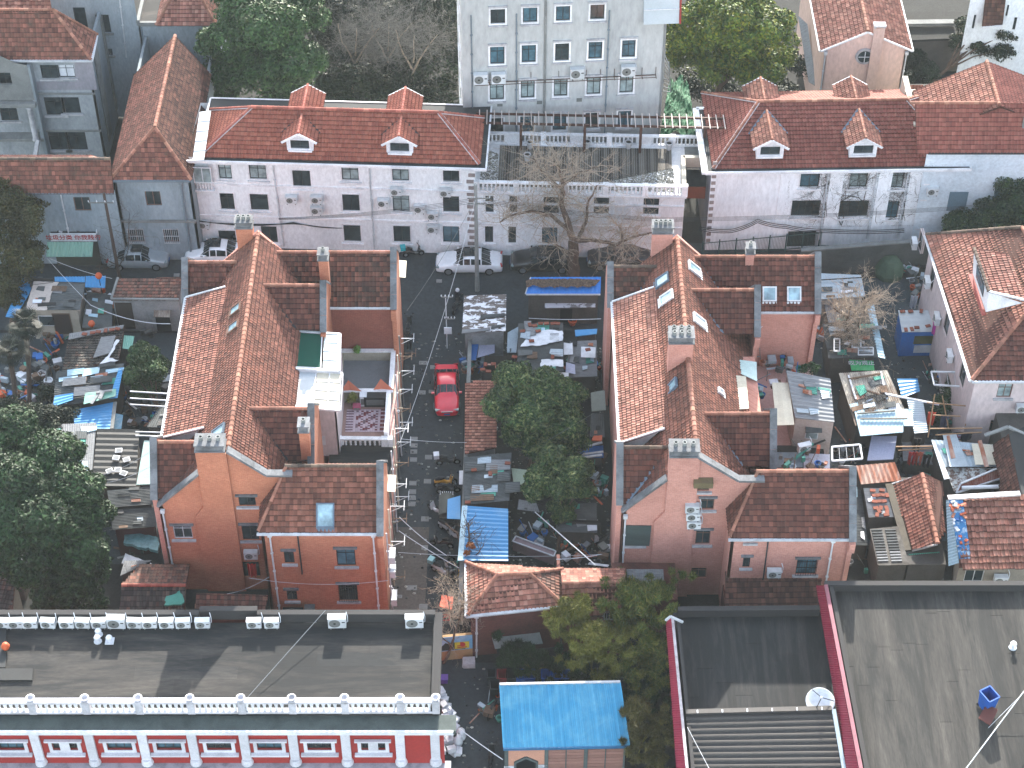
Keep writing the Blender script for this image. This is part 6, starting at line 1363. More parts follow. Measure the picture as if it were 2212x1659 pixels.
def leaves(blobs,n,size,aspect=.45,sub=9,inner=.25,droop=0.0,seed=1,lump=.42):
 """diamond leaves spread over lumpy ellipsoids; blobs = (x,y,z,rx,ry,rz)"""
 g=np.random.default_rng(seed);S=[]
 for b in blobs:
  b=np.array(b,float);S.append(b*np.array([1,1,1,.72,.72,.72]))
  for k in range(sub):
   d=g.normal(size=3);d/=np.linalg.norm(d);d[2]=abs(d[2])*1.0-.25
   S.append(np.concatenate([b[:3]+d*b[3:]*.72,b[3:]*g.uniform(lump*.7,lump*1.2)]))
 S=np.array(S);wgt=(S[:,3]*S[:,4]+S[:,3]*S[:,5]);idx=g.choice(len(S),n,p=wgt/wgt.sum());B=S[idx]
 d=g.normal(size=(n,3));d/=np.linalg.norm(d,axis=1)[:,None];d[:,2]=np.where(g.random(n)<.7,np.abs(d[:,2]),d[:,2])
 rad=np.where(g.random(n)<inner,g.uniform(.4,.85,n),g.uniform(.85,1.12,n))
 c=B[:,:3]+d*B[:,3:]*rad[:,None]
 nrm=d+g.normal(size=(n,3))*.55;nrm/=np.linalg.norm(nrm,axis=1)[:,None]
 a=np.cross(nrm,g.normal(size=(n,3)));a[:,2]-=droop;a/=np.linalg.norm(a,axis=1)[:,None];b_=np.cross(nrm,a)
 s=size*g.uniform(.6,1.3,n)[:,None]
 V_=np.stack([c-a*s,c+b_*s*aspect,c+a*s,c-b_*s*aspect],1).reshape(-1,3)
 return V_,np.arange(4*n).reshape(-1,4)
def tree(name,label,base,blobs,n,size,m,trunk=.25,aspect=.45,cat='tree',bark=None,seed=1,limbs=5,sub=9,droop=0,inner=.25,lump=.42,group=None,extra=None):
 o=thing(name,label,cat,(base[0],base[1],0),group);off=root_off(o)
 tp=max(b[2] for b in blobs);mb=MB();c=np.mean([b[:3] for b in blobs],0)
 if trunk>0:
  top=V3((c[0],c[1],c[2]));b0=V3((base[0],base[1],0));mid=b0.lerp(top,.5)+V3((random.uniform(-.2,.2),random.uniform(-.2,.2),0))
  mb.tube([b0,b0.lerp(mid,.5),mid,top],[trunk*1.3,trunk,trunk*.8,trunk*.4],8);mb.build('trunk',bark or M_bark,o)
  for i in range(min(limbs,len(blobs))):
   e=V3(blobs[i][:3]);mb=MB();mb.tube([mid,mid.lerp(e,.5)+V3((0,0,.4)),e],[trunk*.6,trunk*.4,trunk*.15],6);mb.build('limb',bark or M_bark,o)
 VV,FF=leaves(blobs,n,size,aspect,sub,inner,droop,seed,lump)
 me=fast_mesh('crown',VV-np.array(off),FF,m);cr=link('crown',me,o);cr['kind']='stuff'
 if extra:
  VV,FF=leaves(extra[0],extra[1],size,aspect,sub,.05,droop,seed+5,lump);me=fast_mesh('sunlit_tips',VV-np.array(off),FF,extra[2]);cr=link('young_leaves',me,o);cr['kind']='stuff'
 return o
def vb(lst):
 """(u,v,z,r[,rz]) in photograph pixels -> ellipsoid"""
 out=[]
 for e in lst:p=P(e[0],e[1],e[2]);out.append((p.x,p.y,p.z,e[3],e[3],e[4] if len(e)>4 else e[3]*.85))
 return out
tree('camphor_tree','large mid green evergreen with billowing crown behind the left white building',(-18,128),vb([(500,95,9,2.9),(585,60,11,3.2),(635,130,9,2.7),(560,165,7.5,3),(485,160,6.5,2.4),(530,10,11,3),(640,30,10,2.8),(620,195,5.5,2.2),(475,210,4.5,1.8)]),60000,.17,L_camph,.35,seed=3,sub=26,lump=.27)
tree('evergreen_tree','bright olive green evergreen with yellow tipped crown right of the tall building',(16,130),vb([(1500,60,9.5,2.8),(1580,40,11,3.2),(1650,70,10,3),(1540,120,7.5,3),(1620,140,7,2.7),(1670,130,6.5,2),(1480,120,6,2),(1580,-30,11,3)]),60000,.16,L_yel,.35,seed=5,sub=14,lump=.36)
tree('undergrowth','mass of dark green undergrowth and creepers behind the left white building',(-8,132),vb([(740,60,3,3.5,2),(820,100,2.5,3.5,1.8),(900,60,3.5,3.6,2.4),(950,120,3,3,2.4),(860,180,2,3,1.6),(760,190,3,2.6,2.2),(930,10,5,3.5,3),(700,120,2,3,1.5),(800,10,3,4,2),(950,200,1.5,2,1.2),(700,20,4,3,2),(720,200,2.5,2,2),(880,120,2.2,3,1.6),(960,40,5,2.5,3)]),60000,.15,L_shrub,0,cat='undergrowth',seed=8,sub=16)
tree('shrub','dark shrubbery under the olive evergreen, between it and the deep red roof',(18,124),vb([(1500,190,1.5,2,1),(1560,200,1.5,2,1),(1650,190,1.5,2.2,1.2),(1700,205,1.5,1.6,1),(1740,150,1.5,1.5,1)]),14000,.13,L_shrub,0,cat='shrub',seed=9)
tree('street_tree','brownish olive tree overhanging the street at the left edge',(-36.5,106),vb([(20,440,6.5,1.9),(60,480,6.5,1.6),(15,520,5.5,2),(55,560,4.5,1.6),(20,610,3.5,1.7),(-30,470,7,2),(80,430,6,1.0),(5,400,7.5,1.2),(30,650,2.5,1.2)]),30000,.12,L_brown,.22,seed=11,sub=12)
tree('camphor_tree','huge dark green tree filling the lower left corner above the flat roof',(-28,82),vb([(30,935,7.5,2.2),(110,985,7.5,2.4),(40,1050,7.5,2.6),(150,1060,7,2.4),(90,1130,7,2.6),(195,1120,5.5,1.8),(30,1140,6.5,2.4),(170,1190,5,2.1),(60,1210,5,2.2),(150,1260,3.5,1.9),(200,1230,3.5,1.5),(-20,1000,7,2.5),(110,1295,2.5,1.5),(190,1290,2.2,1.4)]),90000,.15,L_dark,.35,seed=13,sub=26,lump=.25)
tree('shrub','dark shrubs between the palms and the huge lower left tree',(-31,93),vb([(60,905,2.2,1.4),(110,915,2.5,1.3),(150,900,2.2,1),(20,890,2.5,1.3),(100,850,1,.8,.7)]),16000,.1,L_shrub,0,cat='shrub',seed=14)
tree('fruit_tree','round broad leaved tree between the lane and the rose brick house',(1.2,92.5),vb([(1110,815,5,1.5),(1170,840,5.6,1.9),(1225,855,5,1.5),(1090,870,4.4,1.6),(1150,905,4.6,1.9),(1225,910,4,1.6),(1170,960,3,1.4),(1115,935,3.2,1.2),(1240,960,2.5,1.2)]),34000,.16,L_loq,.16,aspect=.36,seed=17,sub=22,lump=.3)
tree('loquat_tree','smaller broad leaved tree with pale leaf rosettes below the round tree',(3,84.8),vb([(1195,990,4.6,1.1),(1245,1020,4.3,1.2),(1170,1030,4,1.1),(1215,1055,3.6,1.3),(1260,1060,3.4,.9),(1155,1065,3.3,.9),(1215,1100,2.2,1.1)]),17000,.15,L_loq,.12,aspect=.36,seed=19,sub=12)
tree('shrub','round dark orange tree in the courtyard left of the long tiled roof',(-23.5,94.5),vb([(310,770,3,1.2),(335,800,2.5,1.2),(290,810,2.6,1.1),(315,840,1.6,1.1)]),14000,.1,leafmat('citrus_leaf',['22381f','2c4626','3a5430','4c5a34']),.1,cat='shrub',seed=21)
tree('evergreen_tree','dark green tree below the bluish wall at the right edge',(34,114),vb([(2185,400,6,1.5),(2200,450,5,1.8),(2130,460,4,1.5),(2080,480,3,1.4),(2160,500,3,1.6),(2060,500,2,1.1),(2215,500,3,1.5)]),30000,.12,leafmat('deep_leaf',['1b2f25','243a2a','30482f','46572f','20352a']),.2,seed=23,sub=12)
tree('garden_tree','open branched dark green tree in front of the corner white house',(33,134),vb([(2090,65,4,1.3),(2130,45,5,1.2),(2170,75,4.5,1.1),(2110,100,3,1.4),(2160,110,3,1.3),(2070,95,3,1)]),12000,.13,L_shrub,.15,seed=25)
tree('shrub','low bushes behind the pink gabled house by the garden wall',(27,131),vb([(1975,130,1.6,1.2),(2000,160,1.4,1.2),(1960,170,1.4,1),(1990,60,1.5,1.5,1)]),9000,.12,L_shrub,0,cat='shrub',seed=27)
# bamboo clumps, each a clump of its own
for(lb,bl,n,m,sd_) in(('golden bamboo clump spilling over the annex roof corner',[(1235,1320,5,1.0),(1220,1350,4.5,.9),(1250,1345,4.6,.9),(1265,1305,5.2,.6)],11000,L_bamy,31),
  ('golden green bamboo clump in the middle of the thicket',[(1285,1365,5.4,.8),(1270,1400,5,1.0),(1310,1390,5,1.0),(1255,1420,4,.9),(1320,1420,4.2,1)],13000,L_bamy,33),
  ('tall green bamboo clump rising in front of the ribbed lean-to',[(1380,1290,5.4,1.3),(1410,1310,5,1.3),(1350,1310,4.6,1.1),(1380,1345,4,1.3),(1440,1280,4.6,1),(1350,1360,3,1)],20000,L_bam,35),
  ('green bamboo clump beside the upper end of the maroon roof edge',[(1400,1395,4.6,.9),(1425,1420,4,.9),(1390,1440,4,1.0),(1350,1440,3.6,1),(1420,1460,3.4,.9),(1310,1450,3,.9)],18000,L_bam,37),
  ('dull bamboo clump right of the blue roof',[(1395,1470,3.2,.9),(1370,1500,2.6,.9),(1420,1500,2.8,.8),(1400,1540,2.6,.9)],12000,L_dark,39),
  ('brown tinged bamboo clump at the lower end of the maroon roof edge',[(1385,1530,4.4,.8),(1410,1560,4,.8),(1375,1575,3.6,.8),(1405,1600,3.2,.8),(1380,1630,2.6,.9),(1420,1640,2.6,.7)],13000,L_bamb,41),
  ('dark low bamboo under the brick wall of the small hipped house',[(1110,1420,1.6,.9),(1140,1435,1.8,1),(1180,1430,1.5,1),(1230,1445,1.6,1.1),(1260,1460,1.6,1)],15000,L_dark,43)):
 bs_=vb(bl);rb=random.Random(sd_);bs_=[bs_[0]]+[(b[0]+rb.gauss(0,.75)*b[3],b[1]+rb.gauss(0,.75)*b[3],b[2]+rb.gauss(-.1,.55)*b[3],*(3*[b[3]*rb.uniform(.2,.42)])) for b in bs_ for q in range(12)];tree('bamboo',lb,(bs_[0][0],bs_[0][1]-.3),bs_,int(n*1.3),.27,m,.05,aspect=.11,cat='bamboo',seed=sd_,sub=3,droop=1.2,inner=.7,lump=.5,group='bamboo clumps in the front yard',bark=L_bam)
# bare trees
def bare(name,label,base,limbs,twig_n,r0,m,twm,seed=1,L=1.6,dep=3,cat='tree',group=None,rt=.035,flat=.0):
 """limbs: lists of (u,v,z) pixel points; twigs grow from the outer halves"""
 rd=random.Random(seed);o=thing(name,label,cat,(base[0],base[1],0),group)
 allp=[]
 for li,(pts,ra,rb) in enumerate(limbs):
  ws=[V3(p) if len(p)==3 and not isinstance(p,tuple) else P(*p) for p in pts]
  sm=[]
  for i in range(len(ws)-1):
   for k in range(4):sm.append(ws[i].lerp(ws[i+1],k/4)+V3((rd.uniform(-.05,.05),rd.uniform(-.05,.05),rd.uniform(-.04,.04)))*(1 if i+k else 0))
  sm.append(ws[-1]);n=len(sm);mb=MB();mb.tube(sm,[ra+(rb-ra)*i/(n-1) for i in range(n)],8);mb.build('trunk' if li==0 else 'limb',m,o);
  if li or len(limbs)==1:allp+=[(p,ra+(rb-ra)*i/(n-1)) for i,p in enumerate(sm)][n//3:]
 mb=MB()
 def grow(p,d,L,r,k):
  n=4;ps=[p]
  for i in range(n):d=(d+V3((rd.gauss(0,.22),rd.gauss(0,.22),rd.gauss(0,.16)+flat))).normalized();ps.append(ps[-1]+d*L/n)
  mb.tube(ps,[max(.006,r*(1-.18*i)) for i in range(n+1)],4 if k<2 else 3,cap=False)
  if k<dep:
   for q in range(3 if k<2 else 2):
    i=rd.randint(1,n);dd=(d+V3((rd.gauss(0,.7),rd.gauss(0,.7),rd.gauss(0,.5)))).normalized();grow(ps[i],dd,L*rd.uniform(.5,.75),r*.55,k+1)
 for j in range(twig_n):
  p,r=rd.choice(allp);d=V3((rd.gauss(0,1),rd.gauss(0,1),rd.gauss(.35,.7))).normalized();grow(p,d,L*rd.uniform(.6,1.2),min(rt,r*.6),0)
 b=mb.build('twigs',twm,o);b['kind']='stuff';return o
bare('plane_tree','big leafless tree with knobbly trunk rising behind the blue shed roof',P(1240,597)[:],[
 ([(1240,604,0),(1238,560,1.6),(1238,520,3.2)],.5,.36),
 ([(1238,520,3.2),(1225,480,4.6),(1213,440,6),(1216,395,7.6),(1205,355,9.2)],.3,.09),
 ([(1230,500,3.8),(1190,465,4.8),(1150,455,5.6),(1110,462,6),(1080,480,6)],.17,.05),
 ([(1240,520,3.2),(1275,518,3.8),(1330,528,4),(1380,508,4.6),(1430,500,5)],.2,.05),
 ([(1250,515,3.2),(1265,480,4.6),(1270,440,6),(1290,400,7.2)],.16,.04),
 ([(1216,400,7.4),(1250,375,8.4),(1290,360,9)],.12,.04),([(1214,410,7),(1170,370,8.4),(1150,340,9.2)],.12,.04),
 ([(1345,525,4),(1340,490,5.2)],.12,.07),([(1225,545,2.4),(1200,530,3)],.2,.14)],210,.4,M_bark,M_twig,4,2.0,3)
bare('bare_tree','leafless forked tree with dense pale twigs among the junk roofs at right',P(1822,795)[:],[
 ([(1820,800,0),(1828,765,1.4),(1835,730,2.6)],.2,.16),([(1835,730,2.6),(1828,700,4),(1838,660,5.6)],.13,.05),([(1830,770,1.2),(1850,735,3),(1855,700,4.2),(1870,660,5.4)],.12,.05),([(1836,690,4.2),(1800,665,5)],.08,.04),([(1838,685,4.4),(1885,640,5.6)],.08,.03)],110,.2,M_bark,M_twig,6,1.5,3)
bare('bare_tree','small leafless tree leaning over the lane end beside the tarpaulined tricycle',P(958,1432)[:],[
 ([(958,1432,0),(975,1400,1.4),(985,1360,2.8)],.1,.07),([(985,1360,2.8),(970,1320,4),(965,1280,5)],.06,.02),([(985,1365,2.6),(1000,1310,4),(990,1270,5)],.06,.02),([(975,1395,1.6),(950,1370,2.6)],.05,.02)],60,.1,M_bark,M_twig,8,1.1,3)
for i,(u,v,tx) in enumerate(((760,200,'leafless grey tree nearest the camphor, behind the left white building'),(830,190,'spreading leafless tree in the middle of the dark undergrowth'),(885,215,'bushy brown leafless tree above the right dormer of the left white building'),(780,60,'leafless tree near the top edge between camphor and tall building'))):
 bare('bare_tree',tx,P(u,v,0)[:],[([(u,v,0),(u+8,v-60,3)],.14,.1),([(u+8,v-60,3),(u-20,v-110,6),(u-30,v-150,8)],.09,.02),([(u+8,v-60,3),(u+35,v-110,6),(u+60,v-140,7.5)],.09,.02),([(u+8,v-80,4),(u+10,v-140,8)],.07,.02)],70,.1,M_twig,mat('grey_twigs','6a6862',.95),20+i,2.2,3,group='bare trees in the undergrowth')
bare('bare_tree','thin leafless tree beside the silver car by the brown utility pole',P(262,600)[:],[([(262,600,0),(250,570,1.5),(225,560,2)],.05,.03),([(255,580,1),(275,545,3),(280,460,7)],.04,.015),([(250,572,1.4),(215,585,1.8)],.03,.01)],30,.05,M_twigd,M_twigd,31,1.4,2)
bare('pruned_tree','pruned dead trunk with rusty leaves leaning on the ribbed blue roof by the scooters',P(1010,1205)[:],[([(1005,1235,0),(1000,1185,2.2),(985,1150,3),(962,1130,3.2)],.12,.05),([(1005,1200,1.8),(1015,1160,3.6),(1012,1130,4.4)],.08,.05),([(1005,1215,1.5),(1035,1195,3.2),(1045,1175,3.6)],.05,.02)],26,.1,M_bark,M_twigd,33,.9,2)
# palms
fm=MB()
for k in range(15):
 a=(k-7)*.2;L_=.75*(1-abs(k-7)*.025);d=V3((math.cos(a),math.sin(a),0));s_=V3((-math.sin(a),math.cos(a),0))*.028
 p0=V3((.5,0,.1));p1=p0+d*L_*.6+V3((0,0,-.02));p2=p0+d*L_+V3((0,0,-.2));fm.poly([p0,p1-s_,p2,p1+s_])
fm.tube([(0,0,0),(.5,0,.1)],.012,4)
frond=fm.mesh('frond',L_palm)
def palm(label,bu,bv,cu,cv,cz,seed):
 b=P(bu,bv,0);c=P(cu,cv,cz);o=thing('palm_tree',label,'palm',b[:],'fan palms in the left courtyard');mb=MB();mb.tube([b,b.lerp(c,.5)+V3((.1,0,0)),c],[.16,.17,.2],8);mb.build('trunk',mat('palm_bark','4b4038',.95,'2b2622',.6,4),o)
 rd=random.Random(seed)
 for k in range(34):
  a=k*2.39996;el=rd.uniform(-.9,1.2);M_=Matrix.Translation(c-b)@Matrix.Rotation(a,4,'Z')@Matrix.Rotation(-el,4,'Y')@Matrix.Scale(rd.uniform(.95,1.3),4)
  link('frond',frond,o,M_)
palm('taller fan palm right of its twin, its crown beside the tiled shack roof',64,880,54,700,5.2,1);palm('shorter fan palm at the very left edge of the courtyard',35,905,20,762,4.6,2)
tree('dry_leaves','cluster of rusty dead leaves caught on the pruned trunk',P(1017,1175,3.5)[:2],vb([(1017,1180,3.6,.3),(1010,1195,3.2,.25)]),220,.12,mat('rust_leaf','8a4f22',.8),0,cat='dead leaves',seed=71)
# ---------------------------------------------------------------- shacks
def shed(name,label,c4,z,rm,wm=None,pitch=.14,along=0,kind='corr',amp=.02,cat='shed',inset=.12,tw=None,drop=True,**k):
 """c4: near-left, near-right, far-right, far-left as (tile,x,y); z a height or four heights"""
 zs=z if isinstance(z,(list,tuple)) else[z]*4
 c=[Q(*e,zz) for e,zz in zip(c4,zs)];ctr=sum(c,V3())/4
 o=thing(name,label,cat,(ctr.x,ctr.y,0))
 if kind=='corr':corr(o,c,rm,pitch,amp,'roof_sheet',along,**k)
 if rm in(M_asb,M_asbl,M_rustw,M_zinc,M_tarp) and cat=='shed':
  ar=(c[1]-c[0]).length*(c[3]-c[0]).length
  for i in range(int(min(26,ar*.9))):
   u,v=random.uniform(0,.78),random.uniform(0,.85);du,dv=random.uniform(.12,.34),random.uniform(.06,.2);h=V3((0,0,.08+.012*i));j=random.uniform(-.03,.03)
   pt=lambda a,b:(c[0]*(1-a)+c[1]*a)*(1-b)+(c[3]*(1-a)+c[2]*a)*b+h
   e=[pt(u,v+j),pt(min(1.03,u+du),v-j),pt(min(1.03,u+du),v+dv),pt(u+j,v+dv)];m_=random.choice([M_asb,M_asbl,M_asb,M_zinc,M_wood,M_tarp,M_rust,M_pblue,M_blk,M_teal])
   if i%3:corr(o,e,m_,.13,.015,'loose_sheet',along)
   else:
    mb=MB();mb.prism(e,(0,0,.03));mb.build('loose_board',m_,o)
 elif kind=='tile':tile_roof(o,c,rm,k.get('w',.22),k.get('c',.3),nind=k.get('nind',40),t=.05,missing=k.get('missing',0))
 elif kind=='flat':
  mb=MB();mb.prism(c,(0,0,.07));mb.build('roof_sheet',rm,o)
 if wm:
  q=[p.lerp(ctr,inset) for p in c];mb=MB()
  for a,b in((0,1),(1,2),(2,3),(3,0)):
   A,B=q[a],q[b];mb.poly([V3((A.x,A.y,0)),V3((B.x,B.y,0)),B-V3((0,0,.03)),A-V3((0,0,.03))])
  mb.build('walls',wm,o)
 return o,c
def opening(o,c,t,x0,y0,x1,y1,m,nm='door',inset=.12,frame=None):
 """door or window on the near wall of a shed"""
 ctr=sum(c,V3())/4;A,B=c[0].lerp(ctr,inset),c[1].lerp(ctr,inset);W_=Wall(A[:2],B[:2])
 a,b=W_.q(t,x0,y1),W_.q(t,x1,y0);mb=MB();mb.prism([W_.pt(a[0],max(.02,a[1]),.01),W_.pt(b[0],max(.02,a[1]),.01),W_.pt(b[0],b[1],.01),W_.pt(a[0],b[1],.01)],W_.n*.04);d=mb.build(nm,frame or m,o)
 if frame:mb=MB();mb.prism([W_.pt(a[0]+.06,max(.06,a[1]+.06),.052),W_.pt(b[0]-.06,max(.06,a[1]+.06),.052),W_.pt(b[0]-.06,b[1]-.06,.052),W_.pt(a[0]+.06,b[1]-.06,.052)],W_.n*.01);mb.build('panel',m,d)
def patch(label,pts,z,m,name='loose_sheet',cat='sheet',ragged=.0,th=.025,group=None,tilt=0,sd=1):
 """a loose sheet lying on a roof: pixel outline, optionally torn edges"""
 rd=random.Random(sd);ps=[Q(*e,z+tilt*i) for i,e in enumerate(pts)]
 if ragged:
  out=[]
  for i in range(len(ps)):
   a,b=ps[i],ps[(i+1)%len(ps)];n=max(2,int((b-a).length/.22))
   for k in range(n):out.append(a.lerp(b,k/n)+V3((rd.uniform(-1,1),rd.uniform(-1,1),0))*ragged*(1 if k else.4)+V3((0,0,rd.uniform(0,.02))))
  ps=out
 c=sum(ps,V3())/len(ps);o=thing(name,label,cat,c[:],group);mb=MB();mb.prism(ps,(0,0,th));mb.build('sheet',m,o);return o
BRM={}
def ordinal(n):
 u=['','first','second','third','fourth','fifth','sixth','seventh','eighth','ninth','tenth','eleventh','twelfth','thirteenth','fourteenth','fifteenth','sixteenth','seventeenth','eighteenth','nineteenth']
 return u[n] if n<20 else('twenty ','thirty ')[n//10-2]+(u[n%10] or 'last')
def bricks(spots,z,group,label,m='a'):
 for k,(t,x,y) in enumerate(sorted(spots,key=lambda e:V(*e)[0])):
  if 'b' not in BRM:b_=MB();b_.box((0,0,.04),(.36,.24,.08));BRM['b']=b_.mesh('brick',mat('loose_brick','7d4636',.9,'4a2d26',.6,5))
  o=link('brick',BRM['b']);o.location=Q(t,x,y,z);o.rotation_euler[2]=random.uniform(-.3,.3)+(1.57 if random.random()<.3 else 0);tag(o,ordinal(k+1)+' from the left: '+label,'brick',group)
# left cluster
o,c=shed('shack','shack with half white, half dark grey roof beside the taller palm',[('B1',205,945),('B1',640,945),('B1',690,728),('B1',265,718)],3.0,M_asb,mat('cream_shack','9b9488',.85,'6b665e'),.2,1)
opening(o,c,'B1',450,970,558,1135,mat('dark_door','2e2522',.7),'door',frame=M_wood);opening(o,c,'B1',322,988,440,1068,G_dark,'window',frame=M_gut)
patch('cream patterned sheet covering the left half of the shack roof',[('B1',205,945),('B1',378,947),('B1',418,800),('B1',445,770),('B1',475,722),('B1',272,716)],3.09,mat('cream_cloth','c2b7ad',.8,'8f867f',.4,4),ragged=.03)
shed('canopy','bright blue ridged canopy behind the shack under the orange ball',[('B1',685,762),('B1',845,768),('B1',850,672),('B1',690,675)],3.2,M_blue,None,.22,0)
shed('canopy','long blue ridged canopy strip along the back of the shack',[('B1',440,715),('B1',683,722),('B1',683,678),('B1',440,680)],3.15,M_blue,None,.22,0)
shed('canopy','pale crumpled sheet canopy left of the long blue strip',[('B1',225,745),('B1',440,718),('B1',440,685),('B1',245,682)],3.2,M_asbl,W_shackd,kind='flat')
shed('canopy','blue canopy with cross ribs at the left edge beside the palm',[('B1',45,1000),('B1',120,1010),('B1',265,765),('B1',185,690)],2.9,M_blue,None,.26,1)
o,c=shed('tiled_hut','hut with nearly flat mottled brown tile roof and peeling white wall',[('B1',895,862),('B1',1440,866),('B1',1460,690),('B1',950,690)],[3.1,3.1,3.5,3.5],T_brick,W_shack,kind='tile',w=.2,c=.28,inset=.04)
mb=MB();
for a,b in((0,1),(3,0)):mb.beam(c[a]+V3((0,0,.05)),c[b]+V3((0,0,.05)),.16,.2)
mb.build('roof_edge',S_conc,o);opening(o,c,'B1',1270,1000,1365,1120,M_blk,'door',inset=.04);opening(o,c,'B1',960,885,1055,1090,mat('brown_shutter','3d3833',.8),'shutter',inset=.04)
shed('awning','small white rusty awning over the door of the brown tiled hut',[('B1',1235,1000),('B1',1365,1005),('B1',1370,950),('B1',1240,950)],2.1,M_rustw,None,.12,0,cat='awning')
o,c=shed('tiled_shack','shack with grey wavy tile roof and a white plastic patch, left of the orange tree',[('B1',497,1440),('B1',955,1355),('B1',1000,1085),('B1',552,1170)],3.0,T_grey,W_shackd,kind='tile',w=.2,c=.26,nind=60)
shed('roof_strip','corrugated strip with bricks along the upper edge of the grey tiled shack',[('B1',550,1185),('B1',985,1095),('B1',1000,1065),('B1',560,1135)],3.2,M_asbl,None,.14,0,cat='roof strip')
bricks([('B1',x,y) for x,y in((680,1140),(745,1130),(790,1122),(850,1112),(900,1105),(945,1098))],3.3,'bricks on the corrugated strip','brick weighing down the corrugated strip above the grey tiled shack')
shed('loose_sheet','translucent white corrugated sheet on the grey tiled shack',[('B1',750,1330),('B1',890,1290),('B1',930,1150),('B1',815,1165)],3.2,M_asbl,None,.1,0,cat='sheet')
patch('torn white plastic film trailing over the right side of the grey tiled shack',[('B1',805,1380),('B1',950,1350),('B1',880,1330),('B1',960,1190),('B1',935,1185),('B1',880,1300)],3.22,M_tarp,ragged=.06,name='plastic_film')
shed('canopy','teal corrugated canopy right of the grey tiled shack',[('B1',985,1255),('B1',1060,1265),('B1',1080,1158),('B1',1000,1150)],2.8,mat('pale_teal','6fa394',.5,'4c7a6e'),W_shackd,.12,0)
o,c=shed('asbestos_shed','long shed with layered grey fibre cement sheets and blue patches below the tiled shack',[('C1',425,180),('C1',945,100),('B1',1000,1375),('B1',452,1445)],[2.7,2.7,2.95,2.95],M_asb,W_shackd,.16,1)
for k,(q4,m) in enumerate(((('B1',452,1500,600,1440),0),(('B1',600,1470,760,1420),0),(('B1',500,1560,690,1500),1),(('B1',720,1540,900,1490),0),(('B1',590,1640,800,1570),1),(('B1',790,1410,925,1380),0))):
 t,x0,y0,x1,y1=q4;shed('loose_sheet',['loose fibre cement sheet at the left end of the layered shed roof','overlapping grey sheet near the top middle of the layered shed roof','grey sheet on the left middle of the layered shed roof','grey sheet right of centre on the layered shed roof','lower grey sheet near the blue patch of the layered shed','ribbed sheet at the top right of the layered shed roof'][k],[(t,x0,y0),(t,x1,y0-20),(t,x1+5,y1-20),(t,x0+8,y1)],3.02+.02*k,M_asbl if m else M_asb,None,.12,1,cat='sheet')
shed('blue_sheet','short blue ridged sheet at the lower left corner of the layered shed',[('C1',425,178),('C1',590,120),('C1',590,65),('C1',440,90)],2.95,M_blue,None,.22,1,cat='sheet')
shed('blue_sheet','blue ridged sheet down the right end of the layered shed',[('C1',880,110),('C1',945,105),('B1',990,1410),('B1',955,1420)],3.0,M_blue,None,.24,1,cat='sheet')
patch('faded teal advertising board lying on the layered shed roof',[('C1',672,155),('C1',930,90),('C1',935,30),('C1',685,65)],3.12,mat('faded_teal','6aa596',.6,'a3b3a8',.6,1.5),'sign_board','board')
for k,(x0,y0,x1,y1) in enumerate(((735,150,810,40),(770,60,900,40),(800,110,830,45))):o=thing('plank',['diagonal plank across the teal board','horizontal plank across the teal board','short ribbed plank on the teal board'][k],'plank',Q('C1',x0,y0,3.2)[:]);mb=MB();mb.beam(Q('C1',x0,y0,3.2+.06*k),Q('C1',x1,y1,3.2+.06*k),.18+.1*(k==2),.05);mb.build('board',M_asbl,o)
o,c=shed('blue_roof_shed','shed with sky blue ridged roof between layered shed and black roof',[('C1',600,355),('C1',888,355),('C1',915,140),('C1',590,205)],2.6,M_blue,W_shack,.26,1)
mb=MB();mb.beam(c[1]+V3((.1,0,.05)),c[2]+V3((.1,0,.05)),.25,.08);mb.build('verge',S_conc,o)
shed('blue_board','mottled pale blue board at the right of the sky blue shed',[('C1',905,355),('C1',975,358),('C1',990,245),('C1',915,228)],1.8,mat('mottled_blue','5f9fc0',.6,'c4d2d6',.6,3),None,kind='flat',cat='board')
shed('asbestos_shed','light grey speckled fibre cement roof beside the black ribbed roof',[('C1',400,740),('C1',738,755),('C1',775,305),('C1',380,320)],2.8,M_asbl,W_shackd,.14,0)
shed('black_roof_shed','shed with black ribbed roof scattered with white squares',[('C1',738,815),('C1',1095,820),('C1',1120,362),('C1',782,356)],2.8,M_black,W_shackd,.5,1,amp=.035)
for k,(x,y) in enumerate(((955,527),(935,585),(1018,600),(882,692),(948,682),(995,710))):
 p=Q('C1',x,y,2.98);o=thing('foam_slab','white foam slab on the black ribbed roof, '+('topmost','left of the upper trio','right of the upper trio','leftmost of the lower trio','middle of the lower trio','rightmost of the lower trio')[k],'foam slab',p[:],'white slabs on the black roof',rz=random.uniform(-.5,.5));mb=MB();mb.box((0,0,.03),(.46,.4,.05));mb.build('slab',M_tarp,o,off=(0,0,0));mb=MB();mb.box((0,0,.06),(.36,.3,.012));mb.build('inset',M_asbl,o,off=(0,0,0))
shed('glass_canopy','pale green glass canopy between black roof and brick house',[('C1',1098,805),('C1',1225,800),('C1',1225,450),('C1',1160,450)],3.0,mat('green_glass','9db8b4',.2,'6f8f8c',.3,1),None,kind='flat',cat='canopy')
shed('asbestos_shed','dark streaked corrugated roof below the black roof',[('C1',880,985),('C1',1238,960),('C1',1228,815),('C1',862,850)],2.9,M_asb,W_shackd,.13,1)
shed('asbestos_shed','lowest streaked corrugated roof beside the left brick house',[('C1',905,1165),('C1',1258,1140),('C1',1245,985),('C1',890,1010)],2.7,M_asb,mat('red_shed_wall','4a2c2c',.85),.13,1)
patch('crumpled teal plastic tarpaulin heap beside the left brick house',[('C1',1000,1290),('C1',1275,1350),('C1',1280,1250),('C1',1005,1190)],1.8,mat('teal_film','5f8f93',.35,'2f4c50',.7,3),'tarpaulin','tarpaulin',.1,.25)
